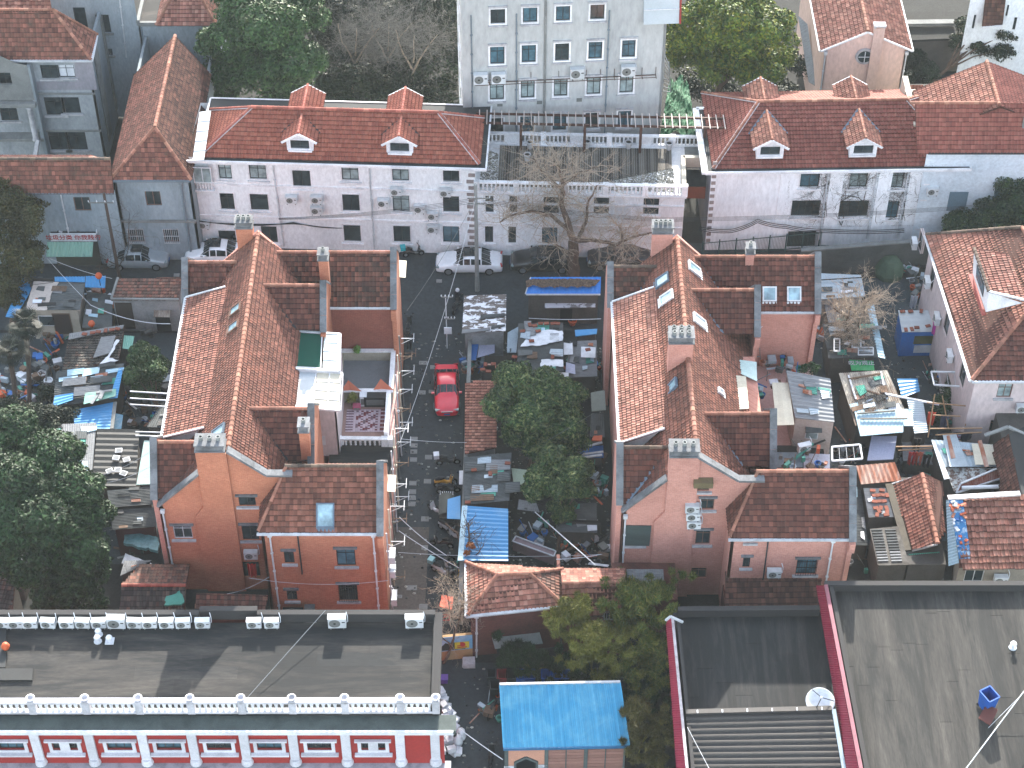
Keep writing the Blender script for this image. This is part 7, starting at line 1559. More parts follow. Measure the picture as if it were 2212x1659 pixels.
patch('white board edge under the teal tarpaulin heap',[('C1',980,1440),('C1',1010,1360),('C1',1220,1440),('C1',1210,1480)],1.7,M_tarp,'board','board',.03,.1)
shed('asbestos_shed','small corrugated roof above the patched tile roof',[('C1',968,1535),('C1',1110,1470),('C1',1220,1410),('C1',1000,1415)],2.4,M_asbl,W_shackd,.13,0)
o,c=shed('tiled_shack','shack with mossy patched tile roof and green netting above the flat roof',[('D1',960,400),('D1',1485,400),('D1',1495,195),('D1',978,190)],[2.6,2.6,3.4,3.4],T_grey,W_shackd,kind='tile',w=.2,c=.34,nind=90)
tile_roof(o,[Q('D1',978,186,3.4),Q('D1',1495,190,3.4),Q('D1',1525,28,3.0),Q('D1',1120,30,3.0)],T_brick,.2,.3,nind=60);ridge(o,Q('D1',978,190,3.5),Q('D1',1495,192,3.5),M_ridge_red,.12)
patch('crumpled green net on the patched tile roof',[('D1',1325,360),('D1',1420,355),('D1',1480,330),('D1',1450,230),('D1',1420,260),('D1',1340,290)],3.2,M_teal,'net','net',.1,.1)
o,c=shed('tiled_lean_to','low brown tiled lean-to under the left brick house',[('D1',1565,372),('D2',140,385),('D2',165,278),('D1',1580,262)],[2.4,2.4,3,3],T_brick,B_dark,kind='tile',w=.22,c=.3,nind=60,cat='lean-to')
shed('asbestos_shed','grey corrugated roof at the left edge under the huge tree',[('C1',-60,1500),('C1',155,1500),('C1',205,1320),('C1',-60,1310)],3.0,M_asbl,W_shackd,.13,0)
shed('tiled_shack','dark tiled gable with orange ridge at the left edge above the flat roof',[('D1',-60,400),('D1',100,400),('D1',128,95),('D1',-60,130)],[2.6,2.8,3.4,3.4],T_grey,W_shackd,kind='tile',w=.2,c=.3,nind=30)
shed('awning','olive canvas awning under the huge dark tree',[('D1',232,170),('D1',480,260),('D1',490,150),('D1',245,25)],[2.2,2.2,3,3],mat('olive_canvas','5c5c3e',.8,'3c3d2a'),None,kind='flat',cat='awning')
# kiosk with the red lettered sign
o,c=shed('kiosk','street kiosk with red lettered sign board and green striped awning',[('B1',405,335),('B1',775,335),('B1',788,250),('B1',420,262)],3.1,M_black,mat('kiosk_wall','3d4038',.8),kind='flat',inset=.03)
zk=3.1;a,b=c[0],c[1];sw=Wall(a[:2],b[:2])
mb=MB();mb.prism([sw.pt(0,2.55,.1),sw.pt(sw.len,2.55,.1),sw.pt(sw.len,3.3,.1),sw.pt(0,3.3,.1)],sw.n*.08);sg=mb.build('sign_board',M_tarp,o)
for k in range(5):mb=MB();mb.prism([sw.pt(0,2.6+k*.15,.185),sw.pt(sw.len,2.6+k*.15,.185),sw.pt(sw.len,2.615+k*.15,.185),sw.pt(0,2.615+k*.15,.185)],sw.n*.006);mb.build('seam',M_asbl,sg)
mb=MB();mb.prism([c[1],c[2],c[2]+V3((0,0,.45)),c[1]+V3((0,0,.25))],(.06,0,0));mb.build('side_board',M_tarp,o)
def text(s,name,parent,loc,size,m,rz=0,tilt=math.pi/2,ext=.01,align='CENTER',sx=1.0):
 cu=bpy.data.curves.new(name,'FONT');cu.body=s;cu.size=size;cu.extrude=ext;cu.align_x=align;cu.align_y='CENTER';cu.offset=.004
 t=bpy.data.objects.new(name,cu);COL.objects.link(t);dg=bpy.context.evaluated_depsgraph_get();me=bpy.data.meshes.new_from_object(t.evaluated_get(dg));bpy.data.objects.remove(t);bpy.data.curves.remove(cu)
 me.materials.clear();me.materials.append(m);ob=link(name,me,parent);ob.matrix_local=Matrix.Translation(V3(loc)-root_off(parent))@Matrix.Rotation(rz,4,'Z')@Matrix.Rotation(tilt,4,'X')@Matrix.Scale(sx,4,(1,0,0));return ob
M_redp=mat('red_paint','a3262a',.6)
text('垃圾分类 你我践行','lettering',o,sw.pt(sw.len*.5,2.92,.2),.5,M_redp)
a1,b1,b2,a2=sw.pt(-.3,1.9,1.2),sw.pt(sw.len-.3,1.9,1.2),sw.pt(sw.len-.3,2.45,.15),sw.pt(-.3,2.45,.15)
corr(o,[a1,b1,b2,a2],mat('striped_awning','86b09f',.6,'557d6d',.5,2,(8,1,1)),.25,.03,'awning',0)
for k in range(9):p=Q('B1',random.uniform(430,770),random.uniform(268,320),zk+.1);q_=thing('junk','odd scrap lying on the dark kiosk roof','scrap',p[:],'scraps on the kiosk roof');mb=MB();mb.beam((0,0,0),(random.uniform(-.6,.6),random.uniform(-.2,.2),.05),.12,.08);mb.build('scrap',random.choice([M_tarp,M_blk,M_asb]),q_,off=(0,0,0))
# middle cluster
o,c=shed('shed','grey walled shed with leaf covered blue ridged roof beneath the plane tree',[('B3',248,815),('B3',845,815),('B3',850,680),('B3',290,682)],[3.0,3.0,3.4,3.4],mat('strong_blue','1f72c4',.45,'3f6f9a',.3,.6),W_shackd,.3,0,inset=.06)
opening(o,c,'B3',520,935,620,1040,M_blk,'door',inset=.06);mb=MB();mb.beam(c[0]-V3((0,.05,.02)),c[1]-V3((0,.05,.02)),.08,.1);mb.beam(c[0]-V3((.05,0,.0)),c[3]-V3((.05,0,0)),.08,.1);mb.build('gutter',M_gut,o)
pts=[Q('B3',250,705,3.42),Q('B3',262,770,3.25)]+[Q('B3',300+k*45,762+(k*37)%25-12,3.25) for k in range(12)]+[Q('B3',840,700,3.42),Q('B3',620,690,3.45),Q('B3',300,695,3.42)]
dl=thing('leaf_litter','thick brown leaf litter on the upper half of the blue shed roof','leaf litter',Q('B3',540,720,3.4)[:])
pebbles(dl,[(p.x,p.y) for p in pts],3.38,2600,tilemat('litter',['5b4638','6e5747','7d6452','483830'],'2c241e',.3),(.06,.12),'litter')
patch('peeling white board hung on the grey shed wall below the blue roof',[('B3',398,930),('B3',805,925),('B3',805,850),('B3',400,845)],2.0,mat('peeling_white','b9bcc4',.7,'4a4642',.8,1.1,lo=.5,hi=.56),'sign_board','board',0,.06)
o,c=shed('shack','shack roofed in torn white film over brown boards beside the lane',[('B2',1725,1130),('B2',2075,1115),('B2',2080,822),('B2',1740,835)],2.8,mat('film_over_boards','d3d6da',.6,'4f443c',.95,1.6,(1,2,1),lo=.46,hi=.5,grain=.1),W_shack,kind='flat')
for k,(x0,y0,x1,y1) in enumerate(((1720,1135,1950,1100),(1955,1100,2070,1068),(1870,1020,2070,980))):shed('loose_sheet',['mottled grey plank sheet along the near edge of the film covered shack','dark grated sheet at the near right corner of the film covered shack','ribbed grey sheet across the middle of the film covered shack'][k],[('B2',x0,y0),('B2',x1,y0-25),('B2',x1,y1-5),('B2',x0+5,y1+5)],2.92,(M_asbl,M_asb,M_asb)[k],None,.12,1,cat='sheet')
o,c=shed('scrap_roof_shack','shack roofed with overlapping grey corrugated scraps, bricks and torn white film',[('B3',175,1420),('B3',550,1440),('B3',545,1050),('B3',185,1055)],2.7,M_asb,W_shackd,.13,1)
for k,(pt,m) in enumerate((([(200,1240),(340,1230),(545,1140),(540,1115),(420,1105),(280,1130)],M_tarp),([(250,1225),(330,1235),(540,1190),(545,1150),(345,1165),(330,1215)],M_tarp),([(360,1400),(550,1400),(545,1345),(370,1345)],M_tarp),([(250,1130),(370,1110),(370,1090),(255,1095)],M_teal),([(550,1305),(625,1302),(620,1208),(600,1215),(550,1207)],M_tarp),([(565,1445),(645,1462),(640,1385),(570,1365)],M_lilac),([(690,1325),(805,1330),(808,1245),(690,1240)],M_tarp),([(420,1480),(590,1500),(590,1450),(440,1440)],M_tarp))):
 patch(['torn white film across the middle of the scrap roof','ragged white film strip right of the scrap roof centre','white film at the lower right of the scrap roof','teal sheet at the upper edge of the scrap roof','white panel standing off the right side of the scrap roof','lilac grey panel at the lower right of the scrap roof','white panel with a brick near the rose brick house wall','pale sheet beneath the scrap roof behind the round tree'][k],[('B3',x,y) for x,y in pt],2.84+.01*k-(.6 if k>3 else 0),m,'plastic_film' if k<3 else 'loose_sheet','sheet',.05 if k<3 else.0,sd=k)
bricks([('B3',x,y) for x,y in((278,1065),(318,1072),(365,1055),(412,1055),(465,1055),(500,1055),(292,1195),(220,1117),(345,1115),(460,1325),(745,1265))],2.95,'bricks on the scrap roofs','reddish brick weighing down the scrap roof beside the rose brick house')
o,c=shed('shack','shack covered with bright white film and loose bricks above the round tree',[('B2',1868,1450),('B3',120,1470),('B3',180,1300),('B2',1890,1300)],2.6,M_tarp,W_shackd,kind='flat')
bricks([('B2',x,y) for x,y in((1912,1385),(1890,1425),(1935,1440),(2010,1405),(2145,1325),(1975,1380))],2.72,'bricks on the white film roof','brick on the bright white film roof above the round tree')
patch('long deep blue board leaning in the yard beside the lane wall',[('B2',1780,1345),('B2',1835,1350),('B2',1870,1145),('B2',1805,1140)],1.4,M_blued,'blue_board','board');patch('clear plastic sheet beside the deep blue board',[('B2',1845,1330),('B2',1985,1290),('B2',1990,1135),('B2',1872,1145)],1.3,M_lilac,'plastic_sheet','sheet')
o,c=shed('tiled_shed','narrow shed with rose brown tile roof along the lane beside the red car',[('C2',1745,550),('C2',2000,500),('C2',2010,-40),('B2',1748,1530)],2.5,T_rose,W_shack,kind='tile',w=.2,c=.28,nind=120)
o,c=shed('asbestos_shed','shed with layered grey corrugated sheets above the ribbed blue roof',[('C2',1738,965),('C2',2105,930),('C2',2122,545),('C2',1738,585)],2.7,M_asb,W_shackd,.12,1)
for k,(x0,y0,x1,y1) in enumerate(((1800,870,2010,805),(1785,935,1980,880),(2005,780,2105,700),(1745,700,1905,610),(1915,690,2110,600),(2070,870,2190,780))):shed('loose_sheet',['shiny ribbed sheet in the lower middle of the layered lane shed roof','brown ribbed sheet at the lower left of the layered lane shed roof','small grey sheet at the right of the layered lane shed roof','large grey sheet at the upper left of the layered lane shed roof','large grey sheet at the upper right of the layered lane shed roof','greenish sheet overhanging the right edge of the layered lane shed'][k],[('C2',x0,y0),('C2',x1,y0-10),('C2',x1,y1),('C2',x0+5,y1+5)],2.82+.015*k,(M_zinc,M_wood,M_asb,M_asb,M_asbl,M_asb)[k],None,.14,1,cat='sheet')
bricks([('C2',1770,945),('C2',1820,685),('C2',2090,630),('C2',1950,715)],2.95,'bricks on the layered lane shed','orange brick on the layered grey roof beside the lane')
o,c=shed('blue_roof_shed','shed with bright blue ribbed roof beside the parked scooters',[('C2',1720,1415),('C2',2095,1418),('C2',2095,1000),('C2',1755,975)],2.9,M_blue,W_shackd,.34,1,amp=.03)
mb=MB();mb.prism([c[0]+V3((-.25,0,.02)),c[0]+V3((.1,0,.04)),c[3]+V3((.1,0,.04)),c[3]+V3((-.25,0,.02))],(0,0,.05));mb.build('side_flashing',M_pblue,o)
shed('canopy','pale green plastic canopy between the layered shed and the loquat',[('C3',150,800),('C3',240,800),('C3',285,690),('C3',130,672)],2.2,mat('mint_sheet','9ba892',.5),None,kind='flat')
shed('canopy','rusty grey corrugated canopy at the foot of the loquat',[('C3',178,1000),('C3',355,1020),('C3',330,950),('C3',190,920)],2.2,M_asbl,None,.12,0)
shed('awning','curved grey green awning against the rose brick house beside the round tree',[('C3',775,215),('C3',890,205),('C3',880,45),('C3',768,65)],3,mat('curved_awning','6d746c',.7),None,kind='flat',cat='awning')
for k,(x0,y0,x1,y1) in enumerate(((700,500,860,460),(690,560,870,535),(690,585,860,560))):o=thing('plank',['upper white plank on the blue heap beside the loquat','middle white plank on the blue heap beside the loquat','lower white plank on the blue heap beside the loquat'][k],'plank',Q('C3',x0,y0,1.5)[:]);mb=MB();mb.beam(Q('C3',x0,y0,1.6),Q('C3',x1,y1,1.8),.16,.08);mb.build('board',M_tarp,o)
shed('tarpaulin','deep blue tarpaulin under white planks beside the rose brick house',[('C3',680,580),('C3',870,585),('C3',868,490),('C3',700,500)],1.4,M_blued,W_shackd,kind='flat',cat='tarpaulin')
shed('tarpaulin','blue topped stall roof beside the upper wall of the rose brick house',[('B3',645,1160),('B3',815,1140),('B3',820,1100),('B3',640,1110)],2.0,M_blue,W_shackd,kind='flat',cat='tarpaulin')
patch('red orange folded cloth near the rose brick house by the loquat',[('C3',775,450),('C3',855,455),('C3',860,410),('C3',790,415)],2.2,M_orange,'cloth','cloth',.02,.1)
# planter trough and breeze block wall in the middle yard
o=thing('planter_trough','long pinkish planter trough with white rim behind the small hipped house','planter',Q('C3',300,1330,.5)[:]);pq=[Q('C3',140,1255,.9),Q('C3',470,1375,.9),Q('C3',488,1335,.9),Q('C3',165,1215,.9)]
mb=MB()
for i in range(4):mb.beam(pq[i],pq[(i+1)%4],.08,.08)
mb.build('rim',M_gut,o);mb=MB();mb.prism([p-V3((0,0,.9)) for p in pq],(0,0,.82));mb.build('trough',mat('mauve_side','8f7d80',.8),o)
bwl=thing('breeze_block_wall','grey wall with rows of small openings behind the loquat trunk','wall',Q('C3',660,1190,0)[:]);A_=Q('C3',490,1245,0);B_=Q('C3',840,1260,0);Wb=Wall(A_[:2],B_[:2]);hh=[]
for k in range(13):
 for r_ in range(2):
  if k not in(6,):s=.25+k*(Wb.len-.5)/13;hh.append((s,.75+r_*.4,s+.12,1.02+r_*.4))
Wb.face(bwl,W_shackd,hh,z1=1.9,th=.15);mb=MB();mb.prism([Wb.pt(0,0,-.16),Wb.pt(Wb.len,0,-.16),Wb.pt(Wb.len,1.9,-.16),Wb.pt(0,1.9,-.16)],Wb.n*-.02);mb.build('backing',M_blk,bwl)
# lane wall on the right side of the lane
lw_=fence_wall('lane_wall','low pale wall along the right side of the lane in front of the shacks',(-3.25,79,0),(-3.0,103.5,0),1.9,W_shack,.18)
# right cluster
o,c=shed('shed','shed with folded white metal roof right of the rose brick house',[('B4',562,862),('B4',935,835),('B4',900,665),('B4',558,650)],2.9,M_zinc,W_shack,1.1,0,amp=.012);mb=MB();mb.beam(c[3].lerp(c[0],.35)+V3((0,0,.25)),c[2].lerp(c[1],.2)+V3((0,0,.2)),.06,.06);mb.build('seam',M_black,o)
o,c=shed('junk_roof_shed','shed buried under planks, pallets and shutters behind the forked bare tree',[('B4',640,1335),('B4',1035,1325),('B4',1000,1050),('B4',590,1060)],2.6,M_asb,W_shackd,.13,1)
for k in range(15):
 x,y=610+(k*97)%400,1075+(k*61)%240;o=thing('plank',ordinal(k+1)+' weathered loose plank on the junk covered shed','plank',Q('B4',x,y,2.8)[:],'planks on the junk covered shed');mb=MB();L_=20+(k*53)%120;mb.beam(Q('B4',x,y,2.75+.02*k),Q('B4',x+L_,y+(k%3-1)*9,2.78+.02*k),.12+.06*(k%3),.05);mb.build('board',(M_asbl,M_wood,M_tarp,M_zinc)[k%4],o)
for k,(x,y,w_,h_) in enumerate(((708,1225,45,100),(865,1215,70,60),(940,1275,120,60))):
 o=thing('shutter',('white framed panel lying left of the forked tree','oval topped white panel right of the forked tree','louvred grey shutter at the lower right of the junk roof')[k],'shutter',Q('B4',x,y,3)[:]);a_,b_,c_,d_=[Q('B4',x+sx*w_/2,y+sy*h_/2,3.0) for sx,sy in((-1,1),(1,1),(1,-1),(-1,-1))]
 mb=MB();
 for p,q in((a_,b_),(b_,c_),(c_,d_),(d_,a_)):mb.beam(p,q,.08,.06)
 mb.build('frame',M_tarp,o)
 for i in range(5):mb=MB();mb.beam(a_.lerp(d_,(i+.5)/5),b_.lerp(c_,(i+.5)/5),.06,.03);mb.build('louvre',M_asbl,o)
shed('canopy','long pale blue slatted canopy strip beside the forked bare tree',[('B4',1040,1325),('B4',1095,1338),('B4',1005,905),('B4',945,900)],2.6,M_pblue,None,.3,1)
o,c=shed('hut','small hut with white sheet roof and blue front in the right yard',[('B4',1230,1125),('B4',1500,1120),('B4',1440,950),('B4',1200,948)],[2.4,2.4,2.6,2.6],M_wsheet,M_blued,.45,1,amp=.01,inset=.05)
opening(o,c,'B4',1320,1150,1490,1215,mat('olive_panel','4f5230',.8),'opening',inset=.05);opening(o,c,'B4',1320,1225,1485,1285,M_gut,'lattice',inset=.05);bricks([('B4',x,y) for x,y in((1235,958),(1300,958),(1385,955),(1262,1105),(1310,1100),(1350,1088),(1440,1075))],2.66,'weights on the white hut roof','brick weight on the white hut roof in the right yard')
o=patch('green banner with white characters lying behind the rusty roofs',[('B4',825,1432),('B4',1010,1432),('B4',1000,1355),('B4',806,1345)],2.3,mat('green_banner','2f9a58',.6,'7fbf95',.4,1.5),'banner','banner',0,.03)
p=Q('B4',905,1372,2.37);text('叹为观止','lettering',o,p,.46,M_tarp,0,.0)
o,c=shed('rusty_shed','large shed with rust stained corrugated white roof and long battens',[('C4',855,330),('C4',1250,200),('B4',1110,1430),('B4',722,1455)],3.0,M_rustw,W_shackd,.14,0,amp=.025)
for k,(x0,y0,x1,y1) in enumerate(((800,1500,1060,1455),(880,1570,1100,1640),(1060,1440,1110,1659),(800,1470,860,1659))):o=thing('batten',['upper timber batten across the rust stained roof','slanting timber batten in the middle of the rust stained roof','pale batten running down the right of the rust stained roof','pale batten running down the left of the rust stained roof'][k],'batten',Q('B4',x0,y0,3.1)[:]);mb=MB();mb.beam(Q('B4',x0,y0,3.18),Q('B4',x1,y1,3.18),.12,.08);mb.build('timber',M_wood if k<2 else M_tarp,o)
o=thing('batten','long pale pole jutting right over the washing from the rusty shed','pole',Q('C4',1100,70,3.2)[:]);mb=MB();mb.beam(Q('C4',1100,70,3.3),Q('C4',1530,155,3.3),.13,.1);mb.build('timber',M_tarp,o)
shed('blue_sheet','pale blue ribbed sheets weighed with dark timbers on the rusty shed',[('C4',895,412),('C4',1240,380),('C4',1240,200),('C4',845,200)],[3.1,3.1,3.2,3.2],M_pblue,None,.26,0,amp=.015,cat='sheet')
for k,(x0,y0,x1,y1) in enumerate(((870,228,1175,205),(895,270,1275,268))):o=thing('timber',['upper dark timber on the pale blue sheets','lower dark timber on the pale blue sheets'][k],'timber',Q('C4',x0,y0,3.3)[:]);mb=MB();mb.beam(Q('C4',x0,y0,3.32),Q('C4',x1,y1,3.32),.1,.08);mb.build('timber',M_blk,o)
shed('blue_sheet','small pale blue sheet right of the timbered blue sheets',[('C4',1245,330),('C4',1325,330),('C4',1310,195),('C4',1215,195)],3.0,M_pblue,W_shackd,.3,0,cat='sheet')
shed('blue_roof_shed','small sky blue ridged roof between rusty shed and pink house',[('B4',1230,1655),('B4',1375,1600),('B4',1355,1500),('B4',1190,1500)],2.4,M_blue,W_shackd,.3,1)
shed('white_wall_hut','plain lilac grey flat panel roof below the pale blue sheets',[('C4',950,610),('C4',1160,600),('C4',1190,415),('C4',985,415)],2.2,M_lilac,W_shackd,kind='flat',inset=.03)
shed('white_sheets','ribbed white sheets stepping down right of the pale blue ones',[('C4',1330,390),('C4',1440,380),('C4',1400,130),('C4',1270,120)],2.7,M_zinc,W_shackd,.2,1,cat='sheet')
o,c=shed('rusty_shed','shed with orange rust streaked ribbed roof above the brick laden roof',[('C4',900,800),('C4',1228,770),('C4',1170,622),('C4',860,650)],[2.6,2.6,2.9,2.9],M_rust,W_shackd,.3,0,amp=.03)
shed('asbestos_shed','narrow corrugated roof laden with bricks beside the small gable roof',[('C4',962,1065),('C4',1180,1062),('C4',1130,830),('C4',920,832)],2.6,M_asbl,W_shackd,.1,1)
bricks([('C4',x,y) for x,y in((995,850),(1070,848),(1010,890),(1040,888),(1070,886),(1110,888),(1010,938),(1050,936),(1085,936),(1020,990),(1060,990),(1105,990),(1045,1015),(1110,1018),(1030,1045),(1105,1045))],2.72,'bricks on the narrow corrugated roof','brick on the narrow corrugated roof in the right cluster')
o,c=shed('flat_roofed_shed','low dark shed roof with two rows of white flecked ribs at the lower right',[('C4',1035,1455),('C4',1290,1450),('C4',1200,1140),('C4',970,1160)],2.7,mat('flecked_roof','3f3c37',.9,'8d8a86',.5,1.2),W_shackd,kind='flat')
for col in range(2):
 for k in range(12):v=k/12;a_=Q('C4',985+col*110+v*55,1165+v*270,2.8);b_=Q('C4',1070+col*110+v*55,1162+v*270,2.8);mb=MB();mb.beam(a_,b_,.09,.07);mb.build('rib',M_asbl if k>7 else M_asb,o)
o,c=shed('canopy','teal ribbed plastic canopy with a pale patch in front of the small gable roof',[('C4',1300,1450),('C4',1545,1438),('C4',1530,1340),('C4',1282,1358)],[2.2,2.2,2.6,2.6],M_teal,None,.12,0)
gb_=thing('gabled_shed','small gabled shed with rose brown roll tiles and thick ridge among the right shacks','shed',Q('C4',1400,1050,0)[:])
ga,gb2,gc,gd=Q('C4',1315,1330,2.7),Q('C4',1515,1280,3.9),Q('C4',1392,720,3.9),Q('C4',1150,795,2.7)
tile_roof(gb_,[ga,gb2,gc,gd],T_rose,.26,.3,nind=120,rib=.06,t=.05);tile_roof(gb_,[gb2,Q('C4',1560,1190,2.9),Q('C4',1560,775,2.9),gc],T_rose,.24,.3,nind=0,rib=.05);ridge(gb_,gb2+V3((0,0,.06)),gc+V3((0,0,.06)),M_ridge,.15,.45)
ctr=(ga+gb2+gc+gd)/4;mb=MB();mb.box((ctr.x+.3,ctr.y,1.3),(2.4,7.5,2.6));mb.build('walls',W_shackd,gb_);mb=MB();mb.beam(ga-V3((.3,0,0)),gd-V3((.2,0,0)),.5,.12);mb.build('mortar_gutter',mat('mossy_mortar','4f4a40',.9,'2d2a25',.6,2),gb_);mb=MB();mb.beam(ga,gb2,.1,.1);mb.beam(gd,gc,.1,.1);mb.build('verge',S_sill,gb_)
o,c=shed('zinc_roof_shed','shed with silvery white ribbed zinc roof and a rusty strip beside the washing',[('C4',1570,660),('C4',2000,655),('C4',1960,480),('C4',1470,440)],[3.0,3.0,3.3,3.3],M_zinc,W_shackd,.24,0,amp=.02)
for k,(pt,m,lb) in enumerate(((((1615,658),(1765,655),(1665,392),(1558,400)),M_zinc,'ribbed zinc sheet rising above the left part of the zinc roof'),(((1625,592),(1662,585),(1612,402),(1588,408)),M_rust,'rusty brown metal strip on the raised zinc sheet'),(((1820,640),(1995,640),(1965,480),(1790,470)),M_cream,'cream door panel lying on the right of the zinc roof'),(((1895,660),(1930,655),(1870,440),(1838,450)),M_rust,'rusty brown strip over the cream door panel'),(((1570,760),(1615,750),(1490,445),(1465,440)),M_zinc,'long zinc flap hanging off the left of the zinc roof'))):
 patch(lb,[('C4',x,y) for x,y in pt],3.35+.03*k,m,'loose_sheet','sheet')
shed('scrap_roof','chaotic patch of rusty and blue scraps below the zinc roof',[('C4',1650,860),('C4',1760,800),('C4',2000,670),('C4',1570,665)],2.9,mat('scraps','b0b5b3',.7,'5a3c2c',.9,3,lo=.45,hi=.55),W_shackd,.16,0,cat='roof')
fr_=thing('rust_red_awning','rust red ribbed awning in a white wedge shaped frame below the zinc roof','awning',Q('C4',1850,760,3)[:]);f4=[Q('C4',1665,875,2.9),Q('C4',2065,745,2.9),Q('C4',2050,655,3.3),Q('C4',1700,800,3.3)]
corr(fr_,f4,mat('rust_red','7a4234',.8,'9a8f88',.4,2),.14,.02,'sheet',0)
for i in range(4):mb=MB();mb.beam(f4[i]+V3((0,0,.1)),f4[(i+1)%4]+V3((0,0,.1)),.1,.1);mb.build('frame',M_gut,fr_)
o=thing('white_pipe_rack','thick white pipe lying across the awning frame in the right cluster','pipe',Q('C4',1900,815,3.2)[:]);mb=MB();mb.tube([Q('C4',1710,825,3.2),Q('C4',2118,812,3.2)],.13,8);mb.build('pipe',M_tarp,o)
TR=thing('tiled_house','house with coarse rose tile roof, blue junk gutter and sliding window at the right edge','house',Q('C4',1950,1300,0)[:])
t4=[Q('C4',1690,1465,4.0),Q('C4',2330,1470,4.0),Q('C4',2270,880,5.6),Q('C4',1720,905,5.6)];tile_roof(TR,t4,T_rose,.24,.42,nind=200,t=.09,rib=.05,jit=.03)
WTR=Wall((t4[0].x+.1,t4[0].y+.3),(t4[1].x,t4[1].y+.3));h1_=[WTR.q('C4',1720,1585)+WTR.q('C4',1900,1490)];WTR.face(TR,mat('tan_wall','8a8276',.85,'5f594f'),h1_,z1=4.0);WTR.window(TR,h1_[0],M_framew,G_dark,mull=(2,1));mb=MB();mb.prism([(t4[0].x+.2,t4[0].y+.4,0),(t4[3].x+.2,t4[3].y,0),(t4[3].x+.2,t4[3].y,5.2),(t4[0].x+.2,t4[0].y+.4,3.9)],(.2,0,0));mb.build('side_wall',W_shackd,TR)
j4=[Q('C4',1690,1400,4.2),Q('C4',1785,1400,4.2),Q('C4',1720,930,5.7),Q('C4',1610,930,5.7)];mb=MB();mb.prism(j4,(0,0,.06));mb.build('junk_tray',mat('blue_tray','2f6f9e',.6,'b8c4ca',.7,2,lo=.5,hi=.6),TR)
for k in range(26):v=random.random();u=random.random();p=j4[0].lerp(j4[1],u).lerp(j4[3].lerp(j4[2],u),v)+V3((0,0,.1));o=thing('scrap',ordinal(k+1)+' small scrap in the blue junk tray beside the coarse rose tiles','scrap',p[:],'scraps in the blue junk tray',rz=random.uniform(0,3));mb=MB();mb.box((0,0,.03),(random.uniform(.15,.45),random.uniform(.1,.22),.08));mb.build('scrap',random.choice([M_tarp,M_orange,M_blued,M_rust,M_asbl]),o,off=(0,0,0))
shed('blue_sheet','ragged pale blue ribbed sheet hanging left of the blue junk tray',[('C4',1610,1455),('C4',1690,1430),('C4',1620,920),('C4',1590,925)],[3.3,4.0,5.2,4.8],M_pblue,None,.2,1,cat='sheet')
mb=MB();a_,b_=Q('C4',1600,905,5.8),Q('C4',2180,870,5.8);mb.beam(a_,b_,.35,.12);mb.build('ridge_flashing',mat('white_rust_flashing','c9c9c6',.7,'8d5238',.7,1.5,lo=.5,hi=.6),TR)
BK=thing('dark_house','house with black flat roof and sagging brown tiles below the pale pink house','house',Q('C4',2150,700,0)[:]);k4=[Q('C4',2190,900,5),Q('C4',2300,900,5),Q('C4',2240,330,5.4),Q('C4',2090,400,5.4)]
mb=MB();mb.prism(k4,(0,0,.1));mb.build('flat_roof',M_black,BK);tile_roof(BK,[Q('C4',2040,880,3.9),Q('C4',2190,900,5),Q('C4',2090,400,5.4),Q('C4',1960,480,4.3)],T_dark,.22,.3,nind=80);mb=MB();mb.beam(Q('C4',1895,405,5.0),Q('C4',2085,335,5.6),.2,.15);mb.beam(Q('C4',2085,335,5.6),Q('C4',2230,400,5.4),.2,.15);mb.build('gable_coping',S_conc,BK)
p=Q('C4',2130,650,3);mb=MB();mb.box((p.x+1,p.y+1,2),(3.4,9,4));mb.build('walls',W_shackd,BK)
# rear additions of the rose brick house
o,c=shed('rooftop_room','beige rooftop room with speckled grey ribbed roof behind the rose brick house',[('C4',372,265),('C4',688,300),('B4',655,1500),('B4',300,1435)],[6.4,6.4,6.9,6.9],M_asbl,mat('beige_wall','a79c94',.85,'7a716b',.5,.5),.34,1,amp=.02,inset=.03)
opening(o,c,'C4',448,380,560,422,G_mid,'window',inset=.03,frame=M_framew);shed('awning','brown grey awning over the rooftop room window',[('C4',455,385),('C4',588,385),('C4',585,318),('C4',455,322)],5.6,M_asb,None,kind='flat',cat='awning')
shed('canopy','long cream canvas canopy on the terrace left of the speckled roof',[('C4',220,325),('C4',365,320),('B4',318,1530),('B4',185,1530)],6.5,M_cream,None,.7,0,amp=.01)
shed('terrace_box','white walled terrace with an orange brown tiled corner and potted plant',[('C4',440,690),('C4',650,700),('C4',650,560),('C4',440,555)],4.6,mat('terrace_white','a9a6ae',.7,'6d4a3c',.6,1,lo=.5,hi=.56),W_trim,kind='flat',cat='terrace')
shed('terrace_box','grey terrace floor with dark puddles behind the parapet of the rose brick house',[('C4',200,665),('C4',432,665),('C4',432,545),('C4',205,545)],4.5,mat('wet_floor','6d7880',.4,'3f4a44',.6,1),B_pink,kind='flat',cat='terrace')
